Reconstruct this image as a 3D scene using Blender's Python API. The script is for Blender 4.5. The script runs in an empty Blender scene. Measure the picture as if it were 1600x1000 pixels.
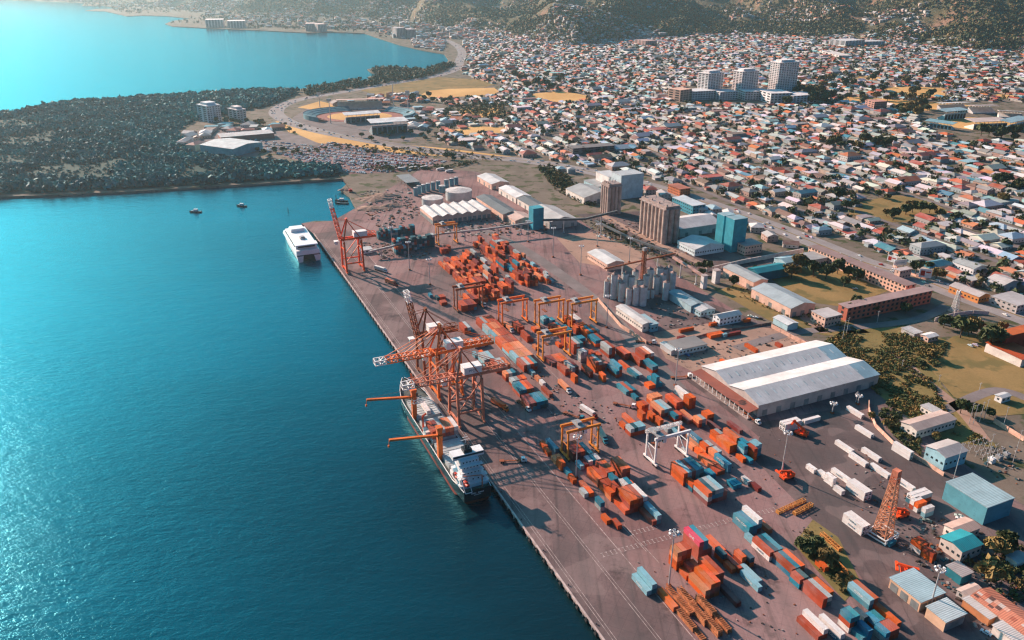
import bpy, math, random
import numpy as np
from mathutils import Vector, Matrix

# ------------------------------------------------------------------ camera, sky, sun, exposure
SC = bpy.context.scene
COL = SC.collection
FPX, CH, PITCH = 1244.0, 250.0, math.atan(550 / 1244.0)      # focal length in photo pixels, camera height, pitch
CT, ST = math.cos(PITCH), math.sin(PITCH)
cam_d = bpy.data.cameras.new('camera')
cam = bpy.data.objects.new('camera', cam_d); COL.objects.link(cam)
cam_d.sensor_width = 36; cam_d.lens = 36 * FPX / 1600
cam_d.clip_start = 1; cam_d.clip_end = 60000
cam.location = (0, 0, CH); cam.rotation_euler = (math.pi / 2 - PITCH, 0, 0)
SC.camera = cam

SUN_AZ, SUN_EL = math.radians(-47), math.radians(23)          # azimuth from +Y towards +X
world = bpy.data.worlds.new('World'); SC.world = world; world.use_nodes = True
wn = world.node_tree.nodes; wl = world.node_tree.links
sky = wn.new('ShaderNodeTexSky'); sky.sky_type = 'NISHITA'; sky.sun_disc = False
sky.sun_elevation = SUN_EL; sky.sun_rotation = SUN_AZ
sky.altitude = 0; sky.air_density = 1.0; sky.dust_density = 7.0; sky.ozone_density = 2.0
tint = wn.new('ShaderNodeMix'); tint.data_type = 'RGBA'; tint.blend_type = 'MULTIPLY'; tint.inputs[0].default_value = 1
tint.inputs[7].default_value = (0.20, 0.74, 1.06, 1)
wl.new(sky.outputs[0], tint.inputs[6]); wl.new(tint.outputs[2], wn['Background'].inputs[0])
wn['Background'].inputs[1].default_value = 0.068
sun_d = bpy.data.lights.new('sun', 'SUN'); sun_d.energy = 5.0; sun_d.angle = math.radians(0.55); sun_d.color = (1.0, 0.67, 0.53)
sun = bpy.data.objects.new('sun', sun_d); COL.objects.link(sun)
_d = Vector((math.sin(SUN_AZ) * math.cos(SUN_EL), math.cos(SUN_AZ) * math.cos(SUN_EL), math.sin(SUN_EL)))
sun.rotation_euler = _d.to_track_quat('Z', 'Y').to_euler()
sun.location = (-400, 300, 500)
SC.view_settings.view_transform = 'Standard'; SC.view_settings.look = 'None'
SC.view_settings.gamma = 1.0; SC.view_settings.use_curve_mapping = False
SC.view_settings.exposure = 1.1
SC.render.engine = 'CYCLES'
SC.cycles.max_bounces = 5; SC.cycles.diffuse_bounces = 2; SC.cycles.glossy_bounces = 2
SC.cycles.transmission_bounces = 2; SC.cycles.volume_bounces = 0; SC.cycles.transparent_max_bounces = 4
SC.cycles.sample_clamp_indirect = 3; SC.cycles.sample_clamp_direct = 12
SC.cycles.caustics_reflective = False; SC.cycles.caustics_refractive = False
SC.cycles.use_denoising = True
SC.cycles.pixel_filter_type = 'BLACKMAN_HARRIS'; SC.cycles.filter_width = 1.3

# ------------------------------------------------------------------ places
def P(x, y, z=0.0):
    "a point of the photograph -> the place on the level z"
    a = (x - 800) / FPX; b = (y - 500) / FPX
    t = (CH - z) / (ST + b * CT)
    return Vector((a * t, (CT - b * ST) * t, z))
def HT(x, yb, yt):
    "height of an upright thing standing at photo point x,yb whose top is at yt"
    F = P(x, yb).y; b = (yt - 500) / FPX
    return CH - F * (ST + b * CT) / (CT - b * ST)
def pix(X, Y, Z=0):
    d = CH - Z; fw = Y * CT + d * ST; dn = d * CT - Y * ST
    return 800 + FPX * X / fw, 500 + FPX * dn / fw
AZ = math.radians(-24)                                         # the quay runs this way
UX, UY = math.sin(AZ), math.cos(AZ)
EU = Vector((UX, UY, 0)); EW = Vector((UY, -UX, 0))            # along the quay / inland
O0 = P(780, 770)
def SD(s, d, z=0.0): return O0 + EU * s + EW * d + Vector((0, 0, z))
def toSD(p): q = p - O0; return q.dot(EU), q.dot(EW)
def inpoly(x, y, poly):
    c = False; j = len(poly) - 1
    for i in range(len(poly)):
        xi, yi = poly[i]; xj, yj = poly[j]
        if (yi > y) != (yj > y) and x < (xj - xi) * (y - yi) / (yj - yi) + xi: c = not c
        j = i
    return c
def inpoly_np(x, y, poly):
    c = np.zeros(len(x), bool); j = len(poly) - 1
    for i in range(len(poly)):
        xi, yi = poly[i]; xj, yj = poly[j]
        if yi != yj:
            c ^= ((yi > y) != (yj > y)) & (x < (xj - xi) * (y - yi) / (yj - yi) + xi)
        j = i
    return c
rnd = random.Random(7)
rng = np.random.default_rng(11)

# ------------------------------------------------------------------ materials
MATS = {}
def mk(name):
    m = bpy.data.materials.new(name); m.use_nodes = True; MATS[name] = m
    nt = m.node_tree; nt.nodes['Principled BSDF'].inputs['Specular IOR Level'].default_value = .22; return m, nt.nodes, nt.links, nt.nodes['Principled BSDF']
def node(n, t, **kw):
    k = n.new(t)
    for a, b in kw.items(): setattr(k, a, b)
    return k
def mathn(n, l, op, a, b=None):
    k = n.new('ShaderNodeMath'); k.operation = op
    for i, v in enumerate((a, b)):
        if v is None: continue
        if hasattr(v, 'links'): l.new(v, k.inputs[i])
        else: k.inputs[i].default_value = v
    return k.outputs[0]
def mixc(n, l, fac, a, b, blend='MIX'):
    k = n.new('ShaderNodeMix'); k.data_type = 'RGBA'; k.blend_type = blend
    for i, v in ((0, fac), (6, a), (7, b)):
        if hasattr(v, 'links'): l.new(v, k.inputs[i])
        elif i == 0: k.inputs[0].default_value = v
        else: k.inputs[i].default_value = (*v, 1) if len(v) == 3 else v
    return k.outputs[2]
def noise(n, l, co, scale, detail=4, rough=.55, out=0):
    k = n.new('ShaderNodeTexNoise'); k.inputs['Scale'].default_value = scale
    k.inputs['Detail'].default_value = detail; k.inputs['Roughness'].default_value = rough
    if co is not None: l.new(co, k.inputs['Vector'])
    return k.outputs[out]
def ramp(n, l, v, a, b):
    k = n.new('ShaderNodeMapRange'); k.interpolation_type = 'SMOOTHSTEP'
    k.inputs[1].default_value = a; k.inputs[2].default_value = b
    l.new(v, k.inputs[0]); return k.outputs[0]
def geopos(n): return n.new('ShaderNodeNewGeometry').outputs['Position']
def objco(n): return n.new('ShaderNodeTexCoord').outputs['Object']
def mapped(n, l, co, rot=0.0, sc=(1, 1, 1)):
    k = n.new('ShaderNodeMapping'); k.inputs['Rotation'].default_value = (0, 0, rot); k.inputs['Scale'].default_value = sc
    l.new(co, k.inputs['Vector']); return k.outputs[0]
def bump(n, l, b, h, dist=.1, st=1.0):
    k = n.new('ShaderNodeBump'); k.inputs['Distance'].default_value = dist; k.inputs['Strength'].default_value = st
    l.new(h, k.inputs['Height']); l.new(k.outputs[0], b.inputs['Normal'])
def M(name, col, rough=.75, metal=0.0, var=.25, sc=.25, dirt=None):
    "plain paint / metal / plaster with uneven tone and grime"
    if name in MATS: return MATS[name]
    m, n, l, b = mk(name)
    co = geopos(n)
    f = noise(n, l, co, sc, 5)
    lo = tuple(max(0, c * (1 - var)) for c in col); hi = tuple(min(1, c * (1 + var)) for c in col)
    c = mixc(n, l, ramp(n, l, f, .3, .7), lo, hi)
    g = noise(n, l, co, sc * 5, 4)
    d = dirt or tuple(c0 * .45 + .02 for c0 in col)
    c = mixc(n, l, mathn(n, l, 'MULTIPLY', ramp(n, l, g, .55, .75), .45), c, d)
    l.new(c, b.inputs['Base Color'])
    b.inputs['Roughness'].default_value = rough; b.inputs['Metallic'].default_value = metal
    return m
def MO(name, rough=.6, ribs=None, dirt=.35, metal=0.0):
    "painted with the object's own colour; ribs = (axis, pitch) of pressed sheet"
    if name in MATS: return MATS[name]
    m, n, l, b = mk(name)
    oi = n.new('ShaderNodeObjectInfo'); co = objco(n); gp = geopos(n)
    g = noise(n, l, gp, .5, 5, .65)
    c = mixc(n, l, mathn(n, l, 'MULTIPLY', ramp(n, l, g, .45, .75), dirt), oi.outputs['Color'], (.10, .065, .05))
    v = noise(n, l, gp, .12, 3)
    c = mixc(n, l, mathn(n, l, 'MULTIPLY', ramp(n, l, v, .35, .65), .35), c, mixc(n, l, .5, oi.outputs['Color'], (.5, .45, .42)))
    l.new(c, b.inputs['Base Color']); b.inputs['Roughness'].default_value = rough; b.inputs['Metallic'].default_value = metal
    if ribs:
        sep = n.new('ShaderNodeSeparateXYZ'); l.new(co, sep.inputs[0])
        s = mathn(n, l, 'SINE', mathn(n, l, 'MULTIPLY', sep.outputs[ribs[0]], 2 * math.pi / ribs[1]))
        bump(n, l, b, s, .05, .7)
    return m
def MA(name, rough=.8, attr='Col', dirt=.25, sc=.4, ribs=None):
    "coloured by the mesh's own per-piece paint colour"
    if name in MATS: return MATS[name]
    m, n, l, b = mk(name)
    at = n.new('ShaderNodeAttribute'); at.attribute_name = attr
    g = noise(n, l, geopos(n), sc, 4, .65)
    c = mixc(n, l, mathn(n, l, 'MULTIPLY', ramp(n, l, g, .45, .7), dirt), at.outputs['Color'], (.12, .085, .07))
    l.new(c, b.inputs['Base Color']); b.inputs['Roughness'].default_value = rough
    if ribs:
        sep = n.new('ShaderNodeSeparateXYZ'); l.new(mapped(n, l, geopos(n), AZ), sep.inputs[0])
        bump(n, l, b, mathn(n, l, 'SINE', mathn(n, l, 'MULTIPLY', sep.outputs[1], 2 * math.pi / ribs)), .05, .7)
    return m

# ------------------------------------------------------------------ mesh building
class MB:
    def __init__(self): self.v = []; self.f = []; self.m = []
    def quad(self, a, b, c, d, m=0):
        i = len(self.v); self.v += [tuple(a), tuple(b), tuple(c), tuple(d)]; self.f.append((i, i + 1, i + 2, i + 3)); self.m.append(m)
    def tri(self, a, b, c, m=0):
        i = len(self.v); self.v += [tuple(a), tuple(b), tuple(c)]; self.f.append((i, i + 1, i + 2)); self.m.append(m)
    def box(self, x0, x1, y0, y1, z0, z1, m=0, cap=True):
        i = len(self.v)
        self.v += [(x, y, z) for z in (z0, z1) for x, y in ((x0, y0), (x1, y0), (x1, y1), (x0, y1))]
        F = [(0, 1, 5, 4), (1, 2, 6, 5), (2, 3, 7, 6), (3, 0, 4, 7), (4, 5, 6, 7), (3, 2, 1, 0)]
        for q in F: self.f.append(tuple(i + k for k in q)); self.m.append(m)
        return self
    def hexa(self, P8, m=0):
        i = len(self.v); self.v += [tuple(p) for p in P8]
        for q in [(0, 1, 5, 4), (1, 2, 6, 5), (2, 3, 7, 6), (3, 0, 4, 7), (4, 5, 6, 7), (3, 2, 1, 0)]:
            self.f.append(tuple(i + k for k in q)); self.m.append(m)
        return self
    def bar(self, a, b, w, h=None, m=0):
        "square beam from a to b"
        h = h or w; a = Vector(a); b = Vector(b); d = (b - a)
        if d.length < 1e-6: return self
        d.normalize()
        up = Vector((0, 0, 1)) if abs(d.z) < .95 else Vector((0, 1, 0))
        s = d.cross(up).normalized() * (w / 2); t = s.cross(d).normalized() * (h / 2)
        return self.hexa([a - s - t, a + s - t, a + s + t, a - s + t, b - s - t, b + s - t, b + s + t, b - s + t], m)
    def cyl(self, a, b, r0, r1=None, n=10, m=0, cap=True):
        r1 = r0 if r1 is None else r1; a = Vector(a); b = Vector(b); d = (b - a).normalized()
        up = Vector((0, 0, 1)) if abs(d.z) < .95 else Vector((1, 0, 0))
        s = d.cross(up).normalized(); t = s.cross(d)
        i = len(self.v)
        for c, r in ((a, r0), (b, r1)):
            for k in range(n):
                q = 2 * math.pi * k / n; self.v.append(tuple(c + (s * math.cos(q) + t * math.sin(q)) * r))
        for k in range(n):
            j = (k + 1) % n; self.f.append((i + k, i + j, i + n + j, i + n + k)); self.m.append(m)
        if cap:
            self.f.append(tuple(i + n + k for k in range(n))); self.m.append(m)
            self.f.append(tuple(i + n - 1 - k for k in range(n))); self.m.append(m)
        return self
    def prism(self, poly, z0, z1, m=0, mt=None):
        i = len(self.v); n = len(poly)
        self.v += [(p[0], p[1], z0) for p in poly] + [(p[0], p[1], z1) for p in poly]
        for k in range(n):
            j = (k + 1) % n; self.f.append((i + k, i + j, i + n + j, i + n + k)); self.m.append(m)
        self.f.append(tuple(i + n + k for k in range(n))); self.m.append(m if mt is None else mt)
        self.f.append(tuple(i + n - 1 - k for k in range(n))); self.m.append(m)
        return self
    def mesh(self, name, mats):
        me = bpy.data.meshes.new(name); me.from_pydata(self.v, [], self.f)
        for q in (mats if isinstance(mats, (list, tuple)) else [mats]): me.materials.append(q)
        if any(self.m): me.polygons.foreach_set('material_index', self.m)
        me.update(); return me
    def build(self, name, mats, parent=None, loc=None, rot=0.0): return link(name, self.mesh(name, mats), parent, loc, rot)
def link(name, me, parent=None, loc=None, rot=0.0, color=None):
    o = bpy.data.objects.new(name, me); COL.objects.link(o)
    if parent is not None: o.parent = parent
    if loc is not None: o.location = loc
    if rot: o.rotation_euler = (0, 0, rot)
    if color is not None: o.color = (*color, 1) if len(color) == 3 else color
    return o
def tag(o, label=None, cat=None, group=None, kind=None):
    if label: o['label'] = label
    if cat: o['category'] = cat
    if group: o['group'] = group
    if kind: o['kind'] = kind
    return o
def empty(name, loc, rot=0.0, label=None, cat=None, group=None):
    o = bpy.data.objects.new(name, None); COL.objects.link(o); o.location = loc; o.rotation_euler = (0, 0, rot)
    o.empty_display_size = .1
    return tag(o, label, cat, group)
def sheet(name, pts, z, mat, px=True, kind='structure'):
    "a flat sheet of ground; pts are photo points unless px is off"
    v = [P(*p) if px else Vector((p[0], p[1], 0)) for p in pts]
    me = bpy.data.meshes.new(name); me.from_pydata([(a.x, a.y, z) for a in v], [], [tuple(range(len(v)))])
    me.materials.append(mat); me.update()
    if me.polygons[0].normal.z < 0: me.flip_normals()
    o = link(name, me)
    if kind: o['kind'] = kind
    return o
def npmesh(name, V, F, mat, col=None, kind=None, parent=None):
    "many quads at once: V (n,3), F (m,4)"
    me = bpy.data.meshes.new(name)
    me.vertices.add(len(V)); me.vertices.foreach_set('co', np.ascontiguousarray(V, np.float32).ravel())
    k = F.shape[1]
    me.loops.add(F.size); me.loops.foreach_set('vertex_index', np.ascontiguousarray(F, np.int32).ravel())
    me.polygons.add(len(F)); me.polygons.foreach_set('loop_start', np.arange(0, F.size, k, dtype=np.int32))
    me.update(calc_edges=True); me.polygons.foreach_set('use_smooth', np.zeros(len(F), bool))
    for q in (mat if isinstance(mat, (list, tuple)) else [mat]): me.materials.append(q)
    if col is not None:
        at = me.color_attributes.new('Col', 'FLOAT_COLOR', 'POINT')
        at.data.foreach_set('color', np.ascontiguousarray(np.c_[col, np.ones(len(col))], np.float32).ravel())
    o = link(name, me, parent)
    if kind: o['kind'] = kind
    return o
def ribbon(name, pts, w, z, mat, px=True, kind='structure'):
    "a road along photo points, w metres wide, smoothed"
    q = [P(*p) if px else Vector((p[0], p[1], 0)) for p in pts]
    if len(q) > 2:
        r = []
        for i in range(len(q) - 1):
            p0, p1, p2, p3 = q[max(i - 1, 0)], q[i], q[i + 1], q[min(i + 2, len(q) - 1)]
            for k in range(8):
                t = k / 8
                r.append(.5 * ((2 * p1) + (p2 - p0) * t + (2 * p0 - 5 * p1 + 4 * p2 - p3) * t * t + (3 * p1 - p0 - 3 * p2 + p3) * t ** 3))
        q = r + [q[-1]]
    b = MB(); L = []
    for i in range(len(q)):
        d = (q[min(i + 1, len(q) - 1)] - q[max(i - 1, 0)]).normalized(); s = Vector((d.y, -d.x, 0)) * (w / 2)
        L.append((q[i] - s, q[i] + s))
    for i in range(len(L) - 1):
        a, c = L[i]; d, e = L[i + 1]
        b.quad((a.x, a.y, z), (c.x, c.y, z), (e.x, e.y, z), (d.x, d.y, z))
    o = b.build(name, mat)
    if kind: o['kind'] = kind
    return o, q
ORD = ['zeroth', 'first', 'second', 'third', 'fourth', 'fifth', 'sixth', 'seventh', 'eighth', 'ninth', 'tenth', 'eleventh', 'twelfth', 'thirteenth', 'fourteenth', 'fifteenth', 'sixteenth', 'seventeenth', 'eighteenth', 'nineteenth']
def ordw(n):
    if n < 20: return ORD[n]
    t = ['', '', 'twent', 'thirt', 'fort', 'fift', 'sixt', 'sevent', 'eight', 'ninet']
    if n >= 100: return 'hundred-and-' + (ordw(n - 100) if n > 100 else 'noughth')
    return t[n // 10] + ('ieth' if n % 10 == 0 else 'y-' + ORD[n % 10])
# ------------------------------------------------------------------ ground materials
def ground_mat(name, a, b_, sc=.02, dark=None, green=None, tracks=False, rough=.9, fine=.6):
    m, n, l, b = mk(name); co = geopos(n)
    f = noise(n, l, co, sc, 6, .6); g = noise(n, l, co, fine, 5, .7)
    c = mixc(n, l, ramp(n, l, f, .32, .68), a, b_)
    c = mixc(n, l, mathn(n, l, 'MULTIPLY', ramp(n, l, g, .35, .8), .35), c, tuple(q * .6 for q in a))
    if green: c = mixc(n, l, ramp(n, l, noise(n, l, co, sc * 2.3, 5), .52, .62), c, green)
    if tracks:
        rot = mapped(n, l, co, -AZ, (.35, .012, 1)); rot2 = mapped(n, l, co, -AZ, (.09, .006, 1))
        t = noise(n, l, rot, 1, 3, .6); t2 = noise(n, l, rot2, 1, 3, .6)
        c = mixc(n, l, mathn(n, l, 'MULTIPLY', ramp(n, l, t, .5, .72), .6), c, (.06, .05, .05))
        c = mixc(n, l, mathn(n, l, 'MULTIPLY', ramp(n, l, t2, .5, .66), .5), c, (.10, .085, .085))
        s = noise(n, l, co, .05, 5, .7)
        c = mixc(n, l, mathn(n, l, 'MULTIPLY', ramp(n, l, s, .56, .70), .75), c, (.05, .042, .042))
        s = noise(n, l, co, .16, 6, .75)
        c = mixc(n, l, mathn(n, l, 'MULTIPLY', ramp(n, l, s, .62, .72), .7), c, (.04, .037, .037))
        s = noise(n, l, mapped(n, l, co, .3, (.011, .006, 1)), 1, 6, .62)
        c = mixc(n, l, mathn(n, l, 'MULTIPLY', ramp(n, l, s, .5, .62), .62), c, (.085, .078, .078))
    if tracks:
        br = n.new('ShaderNodeTexBrick'); br.offset = 0; br.inputs['Scale'].default_value = 1; br.inputs['Mortar Size'].default_value = .09; br.inputs['Brick Width'].default_value = 6; br.inputs['Row Height'].default_value = 6
        l.new(mapped(n, l, co, -AZ), br.inputs['Vector'])
        c = mixc(n, l, mathn(n, l, 'MULTIPLY', br.outputs['Fac'], .4), c, (.06, .05, .05))
        pt = noise(n, l, co, .03, 2, .5); c = mixc(n, l, mathn(n, l, 'MULTIPLY', ramp(n, l, pt, .52, .54), .22), c, (.30, .22, .205))
    if dark: c = mixc(n, l, ramp(n, l, noise(n, l, co, sc * 4, 5, .65), .55, .7), c, dark)
    l.new(c, b.inputs['Base Color']); b.inputs['Roughness'].default_value = rough; b.inputs['Specular IOR Level'].default_value = .06
    bump(n, l, b, g, .15, .5)
    return m
G_LAND = ground_mat('urban_ground', (.14, .115, .09), (.21, .17, .135), .03, green=(.065, .075, .035))
G_YARD = ground_mat('worn_concrete', (.205, .117, .112), (.305, .19, .182), .012, tracks=True)
G_QUAY = ground_mat('quay_concrete', (.145, .10, .098), (.22, .155, .15), .03, tracks=True)
G_ROAD = ground_mat('asphalt', (.17, .145, .14), (.23, .195, .19), .05)
G_DIRT = ground_mat('dirt', (.30, .20, .155), (.40, .26, .20), .03, dark=(.12, .09, .075))
G_HWY = ground_mat('highway_asphalt', (.25, .225, .22), (.31, .28, .27), .05)
G_FIELD = ground_mat('dry_grass_field', (.52, .30, .11), (.66, .40, .16), .01, fine=.2)
G_GRASS = ground_mat('dry_grass', (.20, .145, .06), (.30, .20, .085), .02, green=(.16, .13, .055))
G_SCRUB = ground_mat('scrub_ground', (.17, .14, .055), (.26, .19, .08), .03, dark=(.06, .06, .03))
G_MANG = ground_mat('marsh_ground', (.022, .060, .055), (.060, .095, .080), .01, dark=(.045, .06, .04))
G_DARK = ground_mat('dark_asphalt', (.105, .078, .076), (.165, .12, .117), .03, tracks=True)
G_MUD = ground_mat('shore_mud', (.17, .14, .115), (.25, .20, .17), .03, dark=(.07, .065, .055))
PAINT = M('road_paint', (.36, .30, .28), .8, var=.45, sc=.5, dirt=(.13, .095, .09))

# ------------------------------------------------------------------ sea
def sea_mat():
    m, n, l, b = mk('sea_water'); co = geopos(n)
    big = noise(n, l, mapped(n, l, co, .5, (.0022, .0045, 1)), 1, 4, .6)
    c = mixc(n, l, ramp(n, l, big, .3, .75), (.0, .034, .056), (.0, .076, .120))
    shade = noise(n, l, mapped(n, l, co, .9, (.008, .02, 1)), 1, 4, .6)
    c = mixc(n, l, mathn(n, l, 'MULTIPLY', ramp(n, l, shade, .4, .7), .3), c, (.0, .04, .055))
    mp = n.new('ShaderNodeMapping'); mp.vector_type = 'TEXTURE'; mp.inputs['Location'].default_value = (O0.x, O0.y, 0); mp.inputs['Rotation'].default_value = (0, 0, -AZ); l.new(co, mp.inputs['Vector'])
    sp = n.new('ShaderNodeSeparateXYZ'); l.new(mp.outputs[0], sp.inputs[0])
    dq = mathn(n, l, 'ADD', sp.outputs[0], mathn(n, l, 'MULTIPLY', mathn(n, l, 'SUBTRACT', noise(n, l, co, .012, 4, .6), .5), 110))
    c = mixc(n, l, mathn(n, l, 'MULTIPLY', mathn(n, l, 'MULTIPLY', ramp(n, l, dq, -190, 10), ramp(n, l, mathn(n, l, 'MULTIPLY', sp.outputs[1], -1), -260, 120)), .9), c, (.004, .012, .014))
    df = n.new('ShaderNodeBsdfDiffuse'); l.new(c, df.inputs['Color'])
    gl = n.new('ShaderNodeBsdfGlossy'); gl.inputs['Color'].default_value = (.22, .84, 1.0, 1); gl.inputs['Roughness'].default_value = .10
    fr = n.new('ShaderNodeFresnel'); fr.inputs['IOR'].default_value = 1.42
    mx = n.new('ShaderNodeMixShader'); l.new(fr.outputs[0], mx.inputs[0]); l.new(df.outputs[0], mx.inputs[1]); l.new(gl.outputs[0], mx.inputs[2])
    l.new(mx.outputs[0], n['Material Output'].inputs['Surface']); n.remove(b)
    w1 = noise(n, l, mapped(n, l, co, .75, (.10, .22, 1)), 1, 3, .6)
    w2 = noise(n, l, mapped(n, l, co, .45, (.45, .8, 1)), 1, 4, .65)
    w3 = noise(n, l, mapped(n, l, co, .7, (.02, .04, 1)), 1, 3, .6)
    h = mathn(n, l, 'ADD', mathn(n, l, 'MULTIPLY', w1, .42), mathn(n, l, 'MULTIPLY', w2, .24))
    h = mathn(n, l, 'ADD', h, mathn(n, l, 'MULTIPLY', w3, .5))
    k = n.new('ShaderNodeBump'); k.inputs['Distance'].default_value = 1.0; l.new(h, k.inputs['Height'])
    for q in (gl, fr): l.new(k.outputs[0], q.inputs['Normal'])
    return m
SEA = sea_mat()
sheet('sea', [(-26000, -600), (26000, -600), (26000, 30000), (-26000, 30000)], -2.6, SEA, px=False)

# ------------------------------------------------------------------ land
COAST = [(1175, 1320), (945, 1000), (512, 392), (497, 372), (471, 349), (492, 345), (520, 345), (556, 342), (560, 330), (552, 318), (546, 306), (532, 296), (543, 286), (536, 279),
         (450, 284), (330, 291), (200, 299), (90, 304), (0, 307), (-300, 322), (-700, 330), (-900, 215), (-300, 192), (0, 177), (40, 172), (75, 168), (112, 160), (200, 154), (300, 148), (400, 141),
         (470, 139), (530, 133), (580, 123), (602, 118), (580, 113), (574, 108), (590, 105), (625, 109), (662, 109), (694, 101), (701, 94), (694, 84), (660, 78), (625, 70), (600, 62), (570, 52),
         (520, 50), (480, 51), (400, 47), (350, 45), (310, 43), (270, 41), (258, 37), (272, 32), (300, 29), (262, 25), (222, 24), (198, 25), (165, 17.5), (133, 16.5), (150, 14), (195, 13), (160, 9), (128, 9), (132, 5),
         (90, 1), (40, -5), (-200, -12), (-900, -20), (-1600, -30), (3200, -30), (4200, 60), (5200, 300), (4200, 1320)]
sheet('ground', COAST, 0.0, G_LAND)
# submerged skirt of the shore so that the land has a bank
b = MB()
for i in range(4, 66):
    a, c = P(*COAST[i]), P(*COAST[i + 1])
    b.quad((a.x, a.y, .0), (c.x, c.y, .0), (c.x, c.y, -5), (a.x, a.y, -5))
tag(b.build('shore', G_MUD), kind='structure')

YARD = [(1175, 1320), (945, 1000), (512, 392), (497, 372), (471, 349), (520, 345), (600, 300), (660, 262), (745, 268), (800, 290), (850, 330), (900, 340), (960, 380), (1010, 400), (1100, 455), (1180, 505),
        (1235, 520), (1310, 555), (1400, 640), (1500, 720), (1600, 790), (2000, 1000), (2300, 1320)]
sheet('yard_pavement', YARD, .05, G_YARD)
# the quay apron
q0 = toSD(P(512, 392))[0]; q1 = toSD(P(1175, 1320))[0]
def sdsheet(name, s0, s1, d0, d1, z, mat):
    return sheet(name, [tuple(SD(s0, d0))[:2], tuple(SD(s1, d0))[:2], tuple(SD(s1, d1))[:2], tuple(SD(s0, d1))[:2]], z, mat, px=False)
sdsheet('quay_apron', q1, q0 + 60, .2, 33, .10, G_QUAY)
for d in (3.0, 4.4, 19.6, 21.0, 33.5):
    o = sdsheet('painted_line', q1, q0 + 40, d, d + (.22 if d < 33 else .35), .145, PAINT)
sheet('dark_yard', [(880, 1000), (1000, 1010), (905, 850), (800, 700), (745, 640), (770, 780)], .14, G_DARK) if False else None
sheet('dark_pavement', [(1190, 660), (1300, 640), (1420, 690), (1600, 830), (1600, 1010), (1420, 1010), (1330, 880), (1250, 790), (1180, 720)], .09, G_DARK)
sheet('dirt_lot', [(1020, 520), (1110, 505), (1230, 515), (1280, 548), (1085, 582), (1040, 560)], .09, G_DIRT)
sheet('dirt_lot', [(870, 372), (930, 362), (1015, 400), (985, 425), (905, 410)], .09, G_DIRT)
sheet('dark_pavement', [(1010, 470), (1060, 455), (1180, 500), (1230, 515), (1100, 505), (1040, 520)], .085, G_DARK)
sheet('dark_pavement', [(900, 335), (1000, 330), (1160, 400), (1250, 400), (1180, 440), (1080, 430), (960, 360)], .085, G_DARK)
sheet('grass_verge', [(1120, 455), (1160, 440), (1320, 500), (1360, 520), (1290, 525), (1200, 500)], .10, G_GRASS)
sheet('grass_lawn', [(1190, 425), (1260, 400), (1400, 450), (1320, 480), (1250, 470)], .09, G_GRASS)
sheet('scrub_field', [(1262, 548), (1320, 515), (1420, 510), (1500, 540), (1470, 600), (1560, 700), (1480, 690), (1400, 640), (1330, 580)], .10, G_SCRUB)
sheet('grass_lawn', [(1440, 560), (1490, 525), (1560, 520), (1700, 560), (1700, 640), (1560, 650), (1490, 620)], .13, G_GRASS)
sheet('grass_verge', [(1270, 812), (1240, 850), (1320, 940), (1345, 910), (1310, 840)], .13, G_SCRUB)
sheet('marsh_ground', [(-700, 325), (-300, 318), (0, 304), (200, 296), (450, 281), (533, 276), (530, 262), (400, 252), (300, 235), (270, 205), (300, 190), (420, 165), (470, 143), (400, 143), (200, 156), (112, 162), (0, 180), (-300, 195), (-800, 218)], .04, G_MANG)
FIELDS = [[(652, 152), (668, 142), (700, 139), (772, 137), (780, 143), (770, 148), (690, 153)], [(826, 152), (836, 146), (868, 143), (890, 144), (930, 152), (905, 160), (850, 159)],
          [(700, 181), (722, 170), (775, 169), (788, 178), (750, 184)], [(708, 203), (740, 197), (800, 200), (780, 208), (720, 211)],
          [(1305, 157), (1325, 151), (1360, 153), (1440, 158), (1520, 165), (1450, 173), (1400, 170), (1380, 163)], [(1362, 142), (1398, 135), (1450, 136), (1477, 138), (1477, 153), (1440, 152)],
          [(1328, 124), (1345, 119), (1385, 121), (1375, 127)], [(1542, 152), (1560, 147), (1592, 150), (1590, 155)], [(1195, 128), (1230, 122), (1240, 130), (1200, 137)]]
for i, q in enumerate(FIELDS): sheet('sports_field', q, .12, G_FIELD)
PARK = [(1325, 335), (1345, 315), (1400, 305), (1450, 312), (1485, 332), (1450, 346), (1370, 348)]
sheet('park_lawn', PARK, .12, G_GRASS)
sheet('grass_verge', [(430, 190), (445, 187), (480, 205), (560, 220), (700, 232), (800, 245), (760, 250), (640, 240), (540, 235), (460, 213)], .07, G_FIELD)
sheet('grass_verge', [(465, 168), (500, 158), (530, 165), (500, 173)], .08, G_FIELD)
sheet('grass_verge', [(560, 140), (680, 120), (790, 127), (760, 136), (650, 148), (600, 152)], .07, G_GRASS)
sheet('stadium_forecourt', [(455, 185), (480, 170), (640, 165), (680, 190), (640, 222), (520, 212)], .06, G_ROAD)
CARPARK = [(430, 240), (520, 222), (600, 236), (705, 252), (640, 268), (545, 272), (470, 252)]
sheet('car_park', CARPARK, .09, G_YARD)
sheet('car_park', [(390, 215), (420, 200), (470, 212), (500, 225), (430, 238), (380, 240)], .09, G_ROAD)
sheet('shopping_forecourt', [(285, 215), (330, 195), (400, 200), (420, 225), (400, 245), (310, 243), (270, 230)], .08, G_ROAD)
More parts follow.
